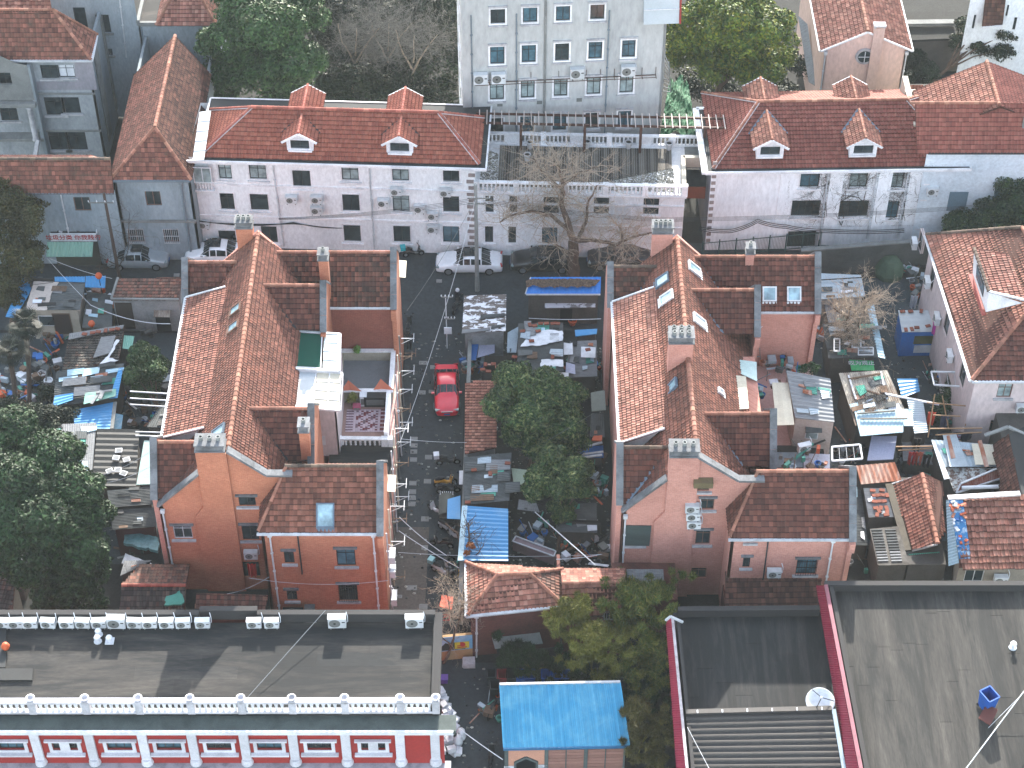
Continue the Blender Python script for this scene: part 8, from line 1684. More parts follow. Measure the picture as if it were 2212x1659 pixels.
for k,(lb,q,z,m,al) in enumerate((('low grey lean-to filling the gap right of the scrap roofs',(('B3',560,1490),('B3',820,1480),('B3',815,1190),('B3',600,1200)),1.9,M_asbl,1),('narrow pale lean-to along the brick wall by the round tree',(('C3',760,420),('C3',880,420),('C3',870,230),('C3',770,230)),2.0,M_asb,0),('small grey roof behind the loquat beside the mint canopy',(('C3',480,1180),('C3',820,1190),('C3',815,950),('C3',520,960)),1.6,M_asb,1),('patchwork lean-to between the half white shack and tiled hut',(('B1',660,1090),('B1',900,1090),('B1',905,830),('B1',700,800)),2.0,M_asb,1),('grey lean-to beneath the white drying poles',(('C1',1180,340),('C1',1345,345),('C1',1380,150),('C1',1290,160)),1.8,M_asb,0),('low sheet roof between lane wall shack and grey shed',(('B2',2085,1290),('B3',170,1290),('B3',190,1080),('B2',2090,1130)),2.1,M_zinc,1),('low patched roof between the rusty shed and the zinc roof',(('C4',1240,610),('C4',1480,640),('C4',1470,480),('C4',1230,450)),1.3,M_asbl,1),('sheet roof beside the dark gap right of the front wing',(('C4',850,1290),('C4',960,1290),('C4',900,830),('C4',850,830)),1.7,M_asb,1),('pale lean-to between the forked tree shed and white hut',(('B4',640,1050),('B4',900,1040),('B4',900,880),('B4',600,880)),2.2,M_asbl,0))):shed('lean_to',lb,q,z,m,W_shackd,.13,al)
# ---------------------------------------------------------------- air conditioner outdoor units
def make_ac(big=False):
 w,h,d=(1.05,.85,.4) if big else(.85,.6,.34)
 o=thing('ac_unit','x','AC unit');z=V3((0,0,0))
 mb=MB();mb.box((0,0,h/2+.06),(w,d,h));mb.box((0,0,h+.065),(w+.03,d+.03,.025));mb.build('casing',M_ac,o,off=z)
 mb=MB();Mx=Matrix.Translation((-w*.13,-d/2,h/2+.06))@Matrix.Rotation(math.pi/2,4,'X');mb.lathe((0,0,0),[(h*.4,0),(h*.4,.02),(h*.36,.02)],16,M=Mx);f=mb.build('fan_grille',M_grille,o,off=z)
 mb=MB();mb.lathe((0,0,.02),[(h*.1,0),(h*.08,.015)],8,M=Mx);mb.build('fan_hub',M_blk,f,off=z)
 mb=MB();mb.box((w*.36,-d/2-.006,h*.62+.06),(w*.18,.01,h*.1));mb.build('badge',M_blk,o,off=z)
 for s in(-1,1):mb=MB();mb.box((s*w*.36,0,.03),(.06,d+.1,.06));mb.build('foot',M_grille,o,off=z)
 mb=MB();mb.tube([(w/2,.05,.3),(w/2+.09,.05,.35),(w/2+.1,.1,.75),(w/2+.02,.3,.95)],.022,6);mb.build('hose',M_tarp,o,off=z)
 return o
AC1,AC2=make_ac(),make_ac(True)
ordn=['first','second','third','fourth','fifth','sixth','seventh','eighth','ninth','tenth','eleventh','twelfth','thirteenth','fourteenth','fifteenth','sixteenth']
for k,x in enumerate((20,130,247,392,542,671,800,942,1086,1207,1343,1475,1632,2046,2170+17,0,0)[:15]):
 p=Q('D1',x,535,7.5);place(AC2 if k==7 else AC1,(p.x,p.y+.1,7.52),random.uniform(-.06,.06),ordn[k]+' white AC unit from the left along the dark parapet'+(', the big one' if k==7 else ''),'AC units along the flat roof parapet')
for x,lb in((722,'large white AC unit on the flat roof, second from the right end'),(1342,'large white AC unit at the right end of the flat roof')):p=Q('D2',x,530,7.5);place(AC2,(p.x,p.y+.1,7.52),random.uniform(-.06,.06),lb,'AC units along the flat roof parapet')
def wall_ac(Wl,t,x,y,lb,big=False,out=.3,grp='AC units on the facades'):
 s,z=Wl.q(t,x,y);p=Wl.pt(s,z,out);place(AC2 if big else AC1,p,math.atan2(Wl.d.y,Wl.d.x),lb,grp)
for t,x,y,lb in(('A2',358,1612,'AC unit under the tall window of the left white facade'),('A2',560,1612,'upper of two stacked AC units on the left white facade'),('B2',560,150,'lower of two stacked AC units on the left white facade'),('A2',1197,1548,'AC unit below the fourth top floor window of the left white facade'),('A2',1592,1558,'AC unit below the last top floor window of the left white facade'),
  ('A2',1093,1640,'AC unit left of the curtained middle floor window'),('B2',1385,140,'AC unit right of the curtained middle floor window'),('B2',1492,195,'AC unit above the transformer cables near the concrete pole'),('B2',1490,300,'dark fanned AC unit above the moped by the white wall'),('B1',1648,265,'AC unit low on the corner by the grey house')):wall_ac(WL,t,x,y,lb)
for t,x,y,lb,bg_ in(('A2',1872,655,'AC unit with round fan at the left of the tall grey building',True),('A2',2015,650,'tall AC unit beside the round fan one on the grey building',True),('A3',655,610,'tall AC unit in the middle of the bracket rail',True),('A3',1063,590,'AC unit with round fan at the right of the bracket rail',True)):wall_ac(WTall,t,x,y,lb,bg_)
wall_ac(WR,'A4',1465,1545,'small AC unit below the last window of the ivy clad facade')
GW2=Wall(L2(-21.75,81.9,0)[:2],L2(-13.4,81.9,0)[:2])
for x,y,lb in((1578,990,'topmost of three stacked AC units on the rose brick gable'),(1585,1052,'middle of three stacked AC units on the rose brick gable'),(1592,1118,'lowest of three stacked AC units on the rose brick gable')):wall_ac(GW2,'C3',x,y,lb)
FW2=Wall(L2(-15.3,79.62,0)[:2],L2(-7.9,79.62,0)[:2]);wall_ac(FW2,'C4',195,1510,'AC unit low on the front wing of the rose brick house')
GW1=Wall((-21.75,81.9),(-13.4,81.9));wall_ac(GW1,'C1',2025,1362,'AC unit on the shaded gable above the red garment');wall_ac(WRB,'C4',2185,190,'AC unit beside the window of the pale pink house');wall_ac(WTR,'C4',2010,1560,'AC unit right of the sliding window at the lower right');
place(AC1,Q('B4',60,1120,6.5),-1.57,'AC unit on the rear parapet of the rose brick house','AC units on the facades');place(AC1,Q('C4',440,530,4.9),.3,'AC unit on the terrace under the beige rooftop room');place(AC2,Q('C2',610,440,4.6),1.57,'AC unit beside the small brick chimney above the dark flat roof','AC units on the facades')
for k,z in enumerate((1.2,3.6,4.6)):place(AC1,V3((-7.45,79.9+k*.3,z)),1.57,('lowest','middle','upper')[k]+' AC unit on the lane side of the left brick house corner','AC units on the facades')
for k,(s,z) in enumerate(((5,4.2),(9,4.0),(12.5,4.3),(17,4.1))):p=WWW.pt(WWW.len-s,z,.25);place(AC1,p,-1.57,ordn[k]+' AC unit from the front corner on the side of the pale pink house','AC units on the facades')
# ---------------------------------------------------------------- cars
def make_car(label,pm,L=4.75,W=1.82,H=1.46,suv=False,sunroof=False,loc=(0,0,0),rz=0,cover=False):
 o=thing('parked_car',label,'car',loc,'cars parked in the lane and street',rz);z0=V3((0,0,0))
 st=[(-.5,.80,.62,.62,.60),(-.485,.90,.80,.86,.80),(-.42,.96,.88,.96,.80),(-.34,.99,.92,1.02,.80),(-.18,1,.93,1.40,.76),(-.02,1,.93,1.46,.74),(.08,1,.92,1.43,.74),(.24,1,.90,.96,.80),(.34,.99,.84,.90,.82),(.44,.95,.74,.80,.82),(.485,.86,.62,.68,.78),(.5,.74,.5,.55,.7)]
 hs=H/1.46;vs=[];n=9
 for x,wf,sh,rf,tw_ in st:
  w=W/2*wf;cab=rf-sh>.2;sh*=hs;rf*=hs
  half=[(w*.9,.2),(w,.42),(w*.985,sh*.8),(w*.94,sh),(W/2*tw_ if cab else w*.84,rf-.05 if cab else(sh+rf)/2+.01),(W/2*tw_*.7 if cab else w*.5,rf),(0,rf+.015)]
  ring=[(y,z) for y,z in half]+[(-y,z) for y,z in reversed(half[:-1])]
  vs.append([(x*L,y,z) for y,z in ring])
 m=len(vs[0]);allv=[p for r in vs for p in r];B=MB();G={'windscreen':MB(),'rear_window':MB(),'side_window':MB(),'side_window2':MB()}
 for i in range(len(st)-1):
  for j in range(m-1):
   f=[allv[i*m+j],allv[i*m+j+1],allv[(i+1)*m+j+1],allv[(i+1)*m+j]];key=None
   if i in(4,5) and j in(3,):key='side_window'
   if i in(4,5) and j in(8,):key='side_window2'
   if i==3 and 4<=j<=7:key='rear_window'
   if i==6 and 4<=j<=7:key='windscreen'
   if i in(3,6) and j==3:key='side_window'
   if i in(3,6) and j==8:key='side_window2'
   B.poly(f[::-1])
   if key:
    c=sum((V3(q) for q in f),V3())/4;nn_=(V3(f[1])-V3(f[0])).cross(V3(f[3])-V3(f[0])).normalized();nn_=nn_ if nn_.dot(c-V3((0,0,.6)))>0 else-nn_
    sh_=.93 if key in('windscreen','rear_window') else.88;G[key].poly([c+(V3(q)-c)*sh_+nn_*.012 for q in f])
 B.poly([allv[j] for j in range(m)][::-1]);B.poly([allv[(len(st)-1)*m+j] for j in range(m)]);b=B.mesh('body',pm);
 import bmesh
 bm=bmesh.new();bm.from_mesh(b);bmesh.ops.remove_doubles(bm,verts=bm.verts,dist=.001);bmesh.ops.recalc_face_normals(bm,faces=bm.faces);bm.to_mesh(b);bm.free();b.polygons.foreach_set('use_smooth',[True]*len(b.polygons))
 bo=link('body',b,o);md=bo.modifiers.new('s','SUBSURF');md.levels=md.render_levels=1
 for k_,g in G.items():g.build(k_.replace('2',''),G_car,o,off=z0)
 for sx,sy in((.31,1),(.31,-1),(-.30,1),(-.30,-1)):
  Mx=Matrix.Translation((sx*L,sy*(W/2-.1),.32))@Matrix.Rotation(math.pi/2,4,'X');mb=MB();mb.lathe((0,0,-.11),[(.24,0),(.32,.01),(.33,.11),(.32,.21),(.24,.22)],20,M=Mx);w_=mb.build('wheel',M_rub,o,off=z0)
  mb=MB();mb.lathe((0,0,-.125),[(.23,0),(.23,.25)],16,M=Mx);mb.build('rim',M_chrome,w_,off=z0)
 for sy in(-1,1):
  mb=MB();mb.box((.462*L,sy*W*.37,.66*hs),(.2,.34,.11),sy*-.35);mb.build('headlight',G_mid,o,off=z0)
  mb=MB();mb.box((-.478*L,sy*W*.37,.80*hs),(.12,.34,.13),sy*.25);mb.build('taillight',M_redp,o,off=z0)
  mb=MB();mb.box((.17*L,sy*(W/2+.08),.98*hs),(.12,.2,.12));mb.build('wing_mirror',pm,o,off=z0)
 mb=MB();mb.box((.488*L,0,.5),(.09,.7,.14));mb.build('grille',M_blk,o,off=z0);mb=MB();mb.box((.502*L,0,.36),(.05,.42,.11));mb.build('number_plate',M_blued,o,off=z0);mb=MB();mb.box((.495*L,0,.585),(.06,.8,.03));mb.build('trim_strip',M_chrome,o,off=z0)
 if sunroof:mb=MB();mb.box((.0,0,1.5*hs-.02),(.17*L,W*.5,.03));mb.build('sunroof',G_car,o,off=z0)
 return o
G_car=glass('car_glass','20292b',.08)
p=P(1014,577);make_car('white sedan with sunroof parked across the head of the lane',paint('white_paint','dfe3e6'),5.05,1.86,1.5,sunroof=True,loc=(p.x,p.y,0),rz=math.pi)
p=P(301,568);make_car('silver sedan with sunroof parked under the barred windows of the long house',paint('silver_paint','98a4aa',.3,.6,.3),4.6,1.85,1.5,sunroof=True,loc=(p.x,p.y,0),rz=0)
p=P(470,560);make_car('white car half hidden behind the left brick house gable',paint('white_paint','dfe3e6'),4.8,1.88,1.62,sunroof=True,loc=(p.x,p.y,0),rz=math.pi)
p=P(1172,574);make_car('black car parked beneath the plane tree, nearer the white sedan',paint('black_paint','0d0f11'),4.9,1.86,1.5,loc=(p.x,p.y,0),rz=math.pi)
p=P(1338,568);make_car('black car right of the plane tree trunk beside the white facade',paint('black_paint','0d0f11'),4.9,1.86,1.52,loc=(p.x,p.y,0),rz=math.pi)
p=P(965.4,852);make_car('red sedan parked in the middle of the lane facing the camera',paint('red_paint_car','d01f35'),4.65,1.78,1.45,loc=(p.x,p.y,0),rz=-math.pi/2+.03)
# ---------------------------------------------------------------- scooters and bicycles
def make_scooter(label,u,v,rz,col,box=None,seatm=None):
 p=P(u,v);o=thing('motor_scooter',label,'scooter',(p.x,p.y,0),'two wheelers parked along the lane',rz);z0=V3((0,0,0));cm=paint('scooter_'+col,col,.4,.4)
 for x in(-.58,.62):
  Mx=Matrix.Translation((x,0,.24))@Matrix.Rotation(math.pi/2,4,'X');mb=MB();mb.lathe((0,0,-.05),[(.16,0),(.24,.01),(.25,.05),(.24,.09),(.16,.1)],14,M=Mx);w_=mb.build('wheel',M_rub,o,off=z0);mb=MB();mb.lathe((0,0,-.055),[(.13,0),(.13,.11)],10,M=Mx);mb.build('rim',M_chrome,w_,off=z0)
 mb=MB();mb.tube([(-.75,0,.55),(-.45,0,.6),(-.1,0,.45),(.1,0,.3),(.35,0,.32)],[.1,.18,.15,.12,.1],8);mb.build('body',cm,o,off=z0)
 mb=MB();mb.tube([(-.7,0,.76),(-.4,0,.8),(-.05,0,.74)],[.1,.15,.09],8);mb.build('seat',seatm or M_blk,o,off=z0)
 mb=MB();mb.prism([(.32,-.2,.3),(.32,.2,.3),(.45,.16,.85),(.45,-.16,.85)],(.06,0,0));mb.build('leg_shield',cm,o,off=z0)
 mb=MB();mb.tube([(.62,0,.25),(.45,0,.95)],.035,6);mb.build('fork',M_blk,o,off=z0);mb=MB();mb.tube([(.36,-.34,1.0),(.46,0,.95),(.36,.34,1.0)],.03,6);mb.build('handlebar',M_blk,o,off=z0)
 for s in(-1,1):mb=MB();mb.tube([(.42,s*.2,.98),(.46,s*.3,1.18)],.014,4);mb.box((.46,s*.31,1.2),(.03,.12,.07));mb.build('mirror',M_blk,o,off=z0)
 mb=MB();mb.tube([(.48,0,.84),(.56,0,.84)],.07,8);mb.build('headlight',G_mid,o,off=z0)
 if box:mb=MB();mb.box((-.78,0,.95),(.36,.4,.32));mb.box((-.78,0,1.12),(.38,.42,.04));mb.build('top_box',box,o,off=z0)
 return o
make_scooter('black scooter with a white box parked across the lane',968,1003,.1,'14181a',M_tarp)
make_scooter('yellow rental scooter in the row beside the asbestos shed',962,1048,.25,'c08a1e');make_scooter('black scooter tucked below the yellow one',968,1064,.1,'14181a')
make_scooter('white nosed scooter left of the grey hooded tricycle',944,1110,2.4,'c9ccce');make_scooter('silver scooter under the pruned tree branches',968,1150,-.6,'9a9fa3')
make_scooter('scooter with red tail light below the pruned tree',955,1180,2.9,'2a1416');make_scooter('scooter with a white footboard beside the blue ribbed roof',985,1165,2.4,'b9bdc0')
make_scooter('dark scooter above the teal box scooter at the lane end',955,1215,.15,'171b1d');make_scooter('white and black scooter carrying a teal top box at the lane end',955,1240,-.5,'a7abae',mat('teal_box','7fb3b8',.5));make_scooter('grey scooter right of the teal box scooter',972,1238,-1.1,'8d9194')
make_scooter('black moped with turquoise box by the white facade',893,553,.2,'121517',mat('turquoise','23b3bb',.5));make_scooter('black scooter against the east wall of the left brick house',883,712,1.5,'101315');make_scooter('black motorcycle at the bottom edge left of the blue roofed hut',1061,1640,1.5,'15181a');make_scooter('dark moped in the far left courtyard by the street',60,590,1.2,'1a2a2c')
def make_bike(label,u,v,rz,m):
 p=P(u,v);o=thing('bicycle',label,'bicycle',(p.x,p.y,0),'two wheelers parked along the lane',rz);z0=V3((0,0,0))
 for x in(-.5,.5):
  c=[(x+.31*math.cos(a*.5236),0,.33+.31*math.sin(a*.5236)) for a in range(13)];mb=MB();mb.tube(c,.025,5);mb.build('wheel',M_rub,o,off=z0)
 mb=MB()
 for q in(((-.5,0,.33),(-.1,0,.33)),((-.1,0,.33),(-.2,0,.85)),((-.2,0,.8),(.35,0,.85)),((-.1,0,.33),(.38,0,.8)),((-.5,0,.33),(-.2,0,.8)),((.5,0,.33),(.38,0,1.0))):mb.tube(q,.03,5)
 mb.build('frame',m,o,off=z0);mb=MB();mb.box((-.22,0,.9),(.26,.14,.06));mb.build('saddle',M_blk,o,off=z0);mb=MB();mb.tube([(.3,-.28,1.03),(.38,0,1.0),(.3,.28,1.03)],.02,5);mb.build('handlebar',M_blk,o,off=z0);return o
make_bike('teal bicycle leaning at the corner of the small hipped house',987,1232,1.2,mat('teal_frame','2f9c8c',.4));make_bike('yellow bicycle next to the teal one by the small hipped house',994,1240,1.3,mat('yellow_frame','c79a22',.4));make_bike('dark bicycle in the courtyard beside the blue roofed hut',1066,1540,1.1,M_blk)
# covered tricycle
p=P(965,1120);o=thing('cargo_tricycle','cargo tricycle under a curved olive grey hood in the lane','tricycle',(p.x,p.y,0),rz=0);z0=V3((0,0,0));mb=MB();prof=[(-.5+.1*k,1.35+.22*math.sin(math.pi*k/10)) for k in range(11)]
for k in range(10):a,b=prof[k],prof[k+1];mb.prism([(a[0],-.9,a[1]),(b[0],-.9,b[1]),(b[0],.9,b[1]),(a[0],.9,a[1])],(0,0,.04))
mb.build('hood',mat('olive_hood_cloth','4f524c',.8),o,off=z0);mb=MB();mb.box((0,0,.6),(.9,1.4,.5));mb.build('cargo_box',M_shk if False else W_shackd,o,off=z0)
for x,y in((-.5,-.4),(.5,-.4),(0,.95)):Mx=Matrix.Translation((x,y,.3))@Matrix.Rotation(math.pi/2,4,'Y');mb=MB();mb.lathe((0,0,-.04),[(.3,0),(.3,.08)],14,M=Mx);mb.build('wheel',M_rub,o,off=z0)
for k in range(7):mb=MB();mb.box((-.42+k*.14,.95,1.48),(.03,.3,.03));mb.build('slat',M_tarp,o,off=z0)
patch('blue plastic sheet stretched between tricycle and shed wall',[('C2',1603,1075),('C2',1712,1080),('C2',1710,890),('C2',1608,920)],1.9,M_blue,'blue_canopy','canopy',0,.04)
patch('white board on the shed edge above the yellow scooter',[('C2',1700,800),('C2',1740,800),('C2',1738,690),('C2',1702,690)],1.9,M_tarp,'board','board',0,.04)
# ---------------------------------------------------------------- people
def person(label,u,v,rz,top,legs,head,ride=False,helmet=None):
 p=P(u,v);o=thing('person',label,'person',(p.x,p.y,0),rz=rz);z0=V3((0,0,0))
 hip=.55 if ride else 0
 J={'pel':(0,0,.95),'ch':(.05,0,1.25),'nk':(.08,0,1.5),'hd':(.1,0,1.66),'sl':(.06,.2,1.42),'sr':(.06,-.2,1.42),'el':(.2,.27,1.16),'er':(.2,-.27,1.16),'hl':(.42,.24,1.1),'hr':(.42,-.24,1.1),'kl':(.12 if not ride else.4,.12,.52),'kr':(.05 if not ride else.4,-.12,.52),'fl':(.0,.12,.07),'fr':(.1,-.12,.07),'tl':(.16,.13,.04),'tr':(.26,-.13,.04)}
 if ride:J['fl']=(.35,.14,.2);J['fr']=(.35,-.14,.2);J['tl']=(.5,.14,.18);J['tr']=(.5,-.14,.18)
 ks=list(J);E=[('pel','ch'),('ch','nk'),('nk','hd'),('ch','sl'),('ch','sr'),('sl','el'),('el','hl'),('sr','er'),('er','hr'),('pel','kl'),('kl','fl'),('fl','tl'),('pel','kr'),('kr','fr'),('fr','tr')]
 rad=dict(pel=.16,ch=.17,nk=.07,hd=.1,sl=.09,sr=.09,el=.06,er=.06,hl=.045,hr=.045,kl=.085,kr=.085,fl=.05,fr=.05,tl=.045,tr=.045)
 me=bpy.data.meshes.new('body');me.from_pydata([J[k] for k in ks],[(ks.index(a),ks.index(b)) for a,b in E],[]);b=link('body',me,o);me.materials.append(top)
 b.modifiers.new('skin','SKIN');
 for i,k in enumerate(ks):me.skin_vertices[0].data[i].radius=(rad[k],rad[k])
 me.skin_vertices[0].data[0].use_root=True;s=b.modifiers.new('s','SUBSURF');s.levels=s.render_levels=1
 mb=MB();mb.lathe((.11,0,1.57),[(.03,-.04),(.085,.02),(.1,.1),(.085,.19),(.03,.23)],12);mb.build('head',M_skin,o,off=z0,smooth=True)
 mb=MB();mb.lathe((.1,0,1.62),[(.105,.02),(.115,.08),(.1,.16),(.05,.21)] if not helmet else[(.13,-.02),(.155,.06),(.13,.17),(.06,.22)],12);mb.build('helmet' if helmet else 'hair',head,o,off=z0,smooth=True)
 for y in(-.12,.12):k='kl' if y>0 else 'kr';f='fl' if y>0 else 'fr';mb=MB();mb.tube([V3(J['pel'])+V3((0,y*.8,-.05)),V3(J[k]),V3(J[f])],[.13,.1,.075],8);mb.build('trouser_leg',legs,o,off=z0,smooth=True);mb=MB();mb.box((V3(J[f])+V3((.08,0,-.02))),(.28,.1,.09));mb.build('shoe',M_blk,o,off=z0)
 for y in(-.24,.24):mb=MB();mb.lathe((.42,y,1.06),[(.02,-.05),(.045,0),(.03,.07)],6);mb.build('hand',M_skin,o,off=z0)
 return o
M_dk=mat('dark_clothes','1b1f24',.9);M_nav=mat('navy_clothes','1f2735',.9)
person('person in dark clothes and a white helmet riding a scooter out of the street',988,665,1.2,M_dk,M_dk,M_tarp,True,True);make_scooter('dark scooter ridden by the white helmeted person',987,668,1.2,'23282c')
person('person in dark clothes with a bag standing beneath the olive brown street tree',66,575,.3,M_nav,M_dk,M_blk);person('person in dark clothes by the wall of the left brick house',884,755,1.5,M_dk,M_dk,M_blk)
# ---------------------------------------------------------------- poles and wires
def pole(label,u,v,h,m,r=.15,arms=((-.9,.9,.5),),name='utility_pole',cat='utility pole'):
 b=P(u,v);o=thing(name,label,cat,b[:]);mb=MB();mb.tube([b,b+V3((0,0,h))],[r,r*.7],10);mb.build('shaft',m,o)
 for a0,a1,dz in arms:
  z=h-dz;mb=MB();mb.beam(b+V3((a0,-.1,z)),b+V3((a1,-.1,z)),.08,.08);cr=mb.build('crossarm',M_grille,o)
  for k in range(4):x=a0+(a1-a0)*k/3;mb=MB();mb.lathe(b+V3((x,-.1,z+.04)),[(.03,0),(.05,.08),(.03,.16)],6);mb.build('insulator',M_tarp,cr)
 return b
p1=pole('tall concrete utility pole at the head of the lane beside the white sedan',1031,628,10.2,S_conc,.17,((-.6,1.0,1.2),(-.6,.8,1.7)))
p2=pole('dark brown utility pole in front of the silver car',258,600,8.2,mat('brown_pole','4a3d36',.9),.14,((-1.2,.6,.8),));p3=pole('grey concrete pole rising behind the dark tree at the right edge',2155,520,12.5,S_conc,.17,())
p4=pole('thin grey post at the back of the left brick house wing',870,520,6,M_grille,.06,());p5=pole('slim white pole with crossbars standing in the lane above the red car',966,752,5.2,M_gut,.045,((-.3,.5,.1),(-.1,.6,2.2)),'service_pole','pole')
o=thing('notice_plate','white notice plate on the slim lane pole','notice',Q('B2',1610,1110,1.8)[:]);q=Q('B2',1610,1110,2.0);mb=MB();mb.box((q.x,q.y,2.0),(.55,.08,.6));mb.build('plate',M_tarp,o)
def wire(label,ps,r=.02,m=None,sag=.5,name='cable'):
 ps=[V3(q) for q in ps];o=thing(name,label,'cable',ps[0][:],'overhead cables');out=[]
 for a,b in zip(ps[:-1],ps[1:]):
  for k in range(9):t=k/9;out.append(a.lerp(b,t)-V3((0,0,sag*4*t*(1-t))))
 out.append(ps[-1]);mb=MB();mb.tube(out,r,4);mb.build('wire',m or M_blk,o);return o
def wp(t,x,y,z):return Q(t,x,y,z)
yy=WL.A.y-.35
bund=[onY(*V('B1',780,225),yy),onY(*V('B1',1590,222),yy),onY(*V('B2',370,240),yy),onY(*V('B2',980,262),yy),onY(*V('B2',1170,238),yy),onY(*V('B2',1820,270),yy),onY(*V('B3',700,262),yy),onY(*V('B3',1300,300),yy)]
for k in range(4):wire(('thick','second','third','lowest')[k]+' black cable strung along the white facades over the ground floor windows',[p+V3((0,-.06*k,.1*k-.15)) for p in bund],.035,M_blk,.12+.1*k)
bund2=[onY(*V('B3',1640,275),WR.A.y-.4),onY(*V('B3',1900,295),WR.A.y-.4),onY(*V('B3',2110,215),WR.A.y-.4),onY(*V('B4',300,260),WR.A.y-.4),onY(*V('B4',620,295),WR.A.y-.4),onY(*V('B4',1250,292),WR.A.y-.4)]
for k in range(3):wire(('upper','middle','lower')[k]+' black cable drooping across the ivy clad facade',[p+V3((0,-.05*k,-.12*k)) for p in bund2],.035,M_blk,.12)
top=p1+V3((0,0,8.9))
for k in range(4):wire(('first','second','third','fourth')[k]+' thin line from the concrete pole to the left above the facade',[top+V3((-.3,0,-.15*k)),onY(*V('B2',250,205+4*k),yy-2)],.015,M_blk,.3);wire(('first','second','third','fourth')[k]+' thin line from the concrete pole to the right past the plane tree',[top+V3((.5,0,-.15*k)),onY(*V('B3',1300,205+9*k),112.5),onY(*V('B4',1540,120+9*k),113.5),onY(*V('B4',2150,40+12*k),114.5)],.015,M_blk,.2)
for k,(a,b,s) in enumerate((((top+V3((.4,0,-.5))),Q('B3',1450,640,4),.5),(top,Q('C2',1225,460,5.5),1.0),(top,Q('B2',1280,950,7),.4),(Q('C2',1215,1170,4.5),Q('C2',1700,1470,3),.1),(Q('C2',1220,1060,5),Q('C2',1600,1370,3),.2),(Q('C2',1210,1345,4),Q('C3',860,1360,3),.3),(Q('C2',1235,432,5.5),Q('C2',1760,460,2.8),.1),(Q('C3',320,1020,2.6),Q('C3',810,1450,4),.0),(Q('B1',730,905,4),Q('B1',1370,1055,4.5),.5),(Q('B1',730,905,4),Q('B1',380,530,5),.1),(Q('C1',745,745,3.2),Q('C1',1230,520,6),.3),(Q('C1',790,795,3.2),Q('C1',1230,640,6),.3),(Q('D1',1780,265,3),Q('D2',175,120,4.5),.3),(Q('D1',2000,130,4),Q('D2',1130,150,4.5),.5),(Q('C3',490,1400,4.5),Q('C3',850,1360,4),.1),(Q('C3',790,225,5),Q('C3',425,440,4.5),.05),(Q('D3',1545,1330,8),Q('D3',1740,1700,9),0),(Q('D4',2212,1040,9),Q('D4',1740,1670,9.5),0),(Q('D4',2212,1050,8.4),Q('D4',1925,1335,7.6),0),(Q('D2',1700,1340,5),Q('D3',60,1590,4.5),.05),(Q('B1',900,690,3.5),Q('B1',400,530,4),.2),(Q('B3',850,1015,3),Q('B3',270,1010,2),.1))):
 wire(['wire from the concrete pole to the grey shed yard','long wire down the lane from pole to balcony brackets','wire from the concrete pole to the left wall brackets','pale wire crossing the sunlit lane end','second pale wire crossing above the scooters','slack wire over the blue ribbed roof','wire across the lane below the red car','thick pale pole leaning across the middle yard','drooping white cables over the brown tiled hut','white cable above the green awning kiosk','upper grey wire over the black roof','lower grey wire over the black roof','pale rod leaning near the left gable foot','slack wire across both fronts of the left brick house','thick pipe-like cable behind the hipped house','cable rising over the round tree','white line over the charcoal ribbed roof','long pale line over the lower right bitumen roof','upper pale line at the lower right corner','line crossing the courtyard beside the hut','thin wire above the blue strip canopy','wavy pale hose along the grey shed yard'][k],[a,b],.045 if k in(7,) else(.03 if k in(3,4,8,14,19,17,21) else.015),M_gut if k not in(0,2,15) else M_grille,s)
a=Q('D1',1880,1200,7.55);b=Q('D2',625,390,8.3);wire('thin straight line over the left flat roof',[a,Q('D2',0,1090,7.7),b],.02,M_asbl,0)
# courtyard rods left of the long roof
for k,y in enumerate((50,105,155,375,405)):o=thing('pole_rail',ordn[k]+' white bamboo drying pole from the top, left of the long tiled roof','drying pole',Q('C1',1050,y,3)[:]);mb=MB();mb.tube([Q('C1',1045+(45 if k>2 else 0),y,3.2),Q('C1',1375,y+20-12*(k>2),3.2)],.05,6);mb.build('pole',M_tarp,o)
# ---------------------------------------------------------------- bins, boxes, roof things
def bin_(label,t,x,y,m,z=0,rz=0,s=1.0,lid=True,group='rubbish bins behind the blue roof',lidm=None):
 p=Q(t,x,y,z);o=thing('wheelie_bin',label,'bin',p[:],group,rz);z0=V3((0,0,0));w,d,h=.58*s,.7*s,1.05*s;a=.82
 mb=MB()
 for(x0,y0),(x1,y1) in(((-1,-1),(1,-1)),((1,-1),(1,1)),((1,1),(-1,1)),((-1,1),(-1,-1))):
  A,B=V3((x0*w/2,y0*d/2,h)),V3((x1*w/2,y1*d/2,h));A0,B0=V3((A.x*a,A.y*a,.08)),V3((B.x*a,B.y*a,.08));inn=V3((-(y1-y0),(x1-x0),0)).normalized()*.03;mb.poly([A0,B0,B,A]);mb.poly([A+inn,B+inn,B0+inn,A0+inn]);mb.poly([A,B,B+inn,A+inn])
 mb.poly([(-w*a/2,-d*a/2,.09),(w*a/2,-d*a/2,.09),(w*a/2,d*a/2,.09),(-w*a/2,d*a/2,.09)]);mb.build('body',m,o,off=z0)
 mb=MB()
 for p_,q_ in(((-w/2,-d/2),(w/2,-d/2)),((w/2,-d/2),(w/2,d/2)),((w/2,d/2),(-w/2,d/2)),((-w/2,d/2),(-w/2,-d/2))):mb.beam((*p_,h),(*q_,h),.07,.06)
 mb.build('rim',m,o,off=z0)
 for sx in(-1,1):Mx=Matrix.Translation((sx*w*.4,d*.42,.1))@Matrix.Rotation(math.pi/2,4,'Y');mb=MB();mb.lathe((0,0,-.03),[(.1,0),(.1,.06)],10,M=Mx);mb.build('wheel',M_rub,o,off=z0)
 if lid:mb=MB();mb.prism([(-w/2,d/2+.02,h),(w/2,d/2+.02,h),(w/2,d/2+.16,h-.7*s),(-w/2,d/2+.16,h-.7*s)],(0,.03,0));mb.build('lid',lidm or m,o,off=z0)
 return o
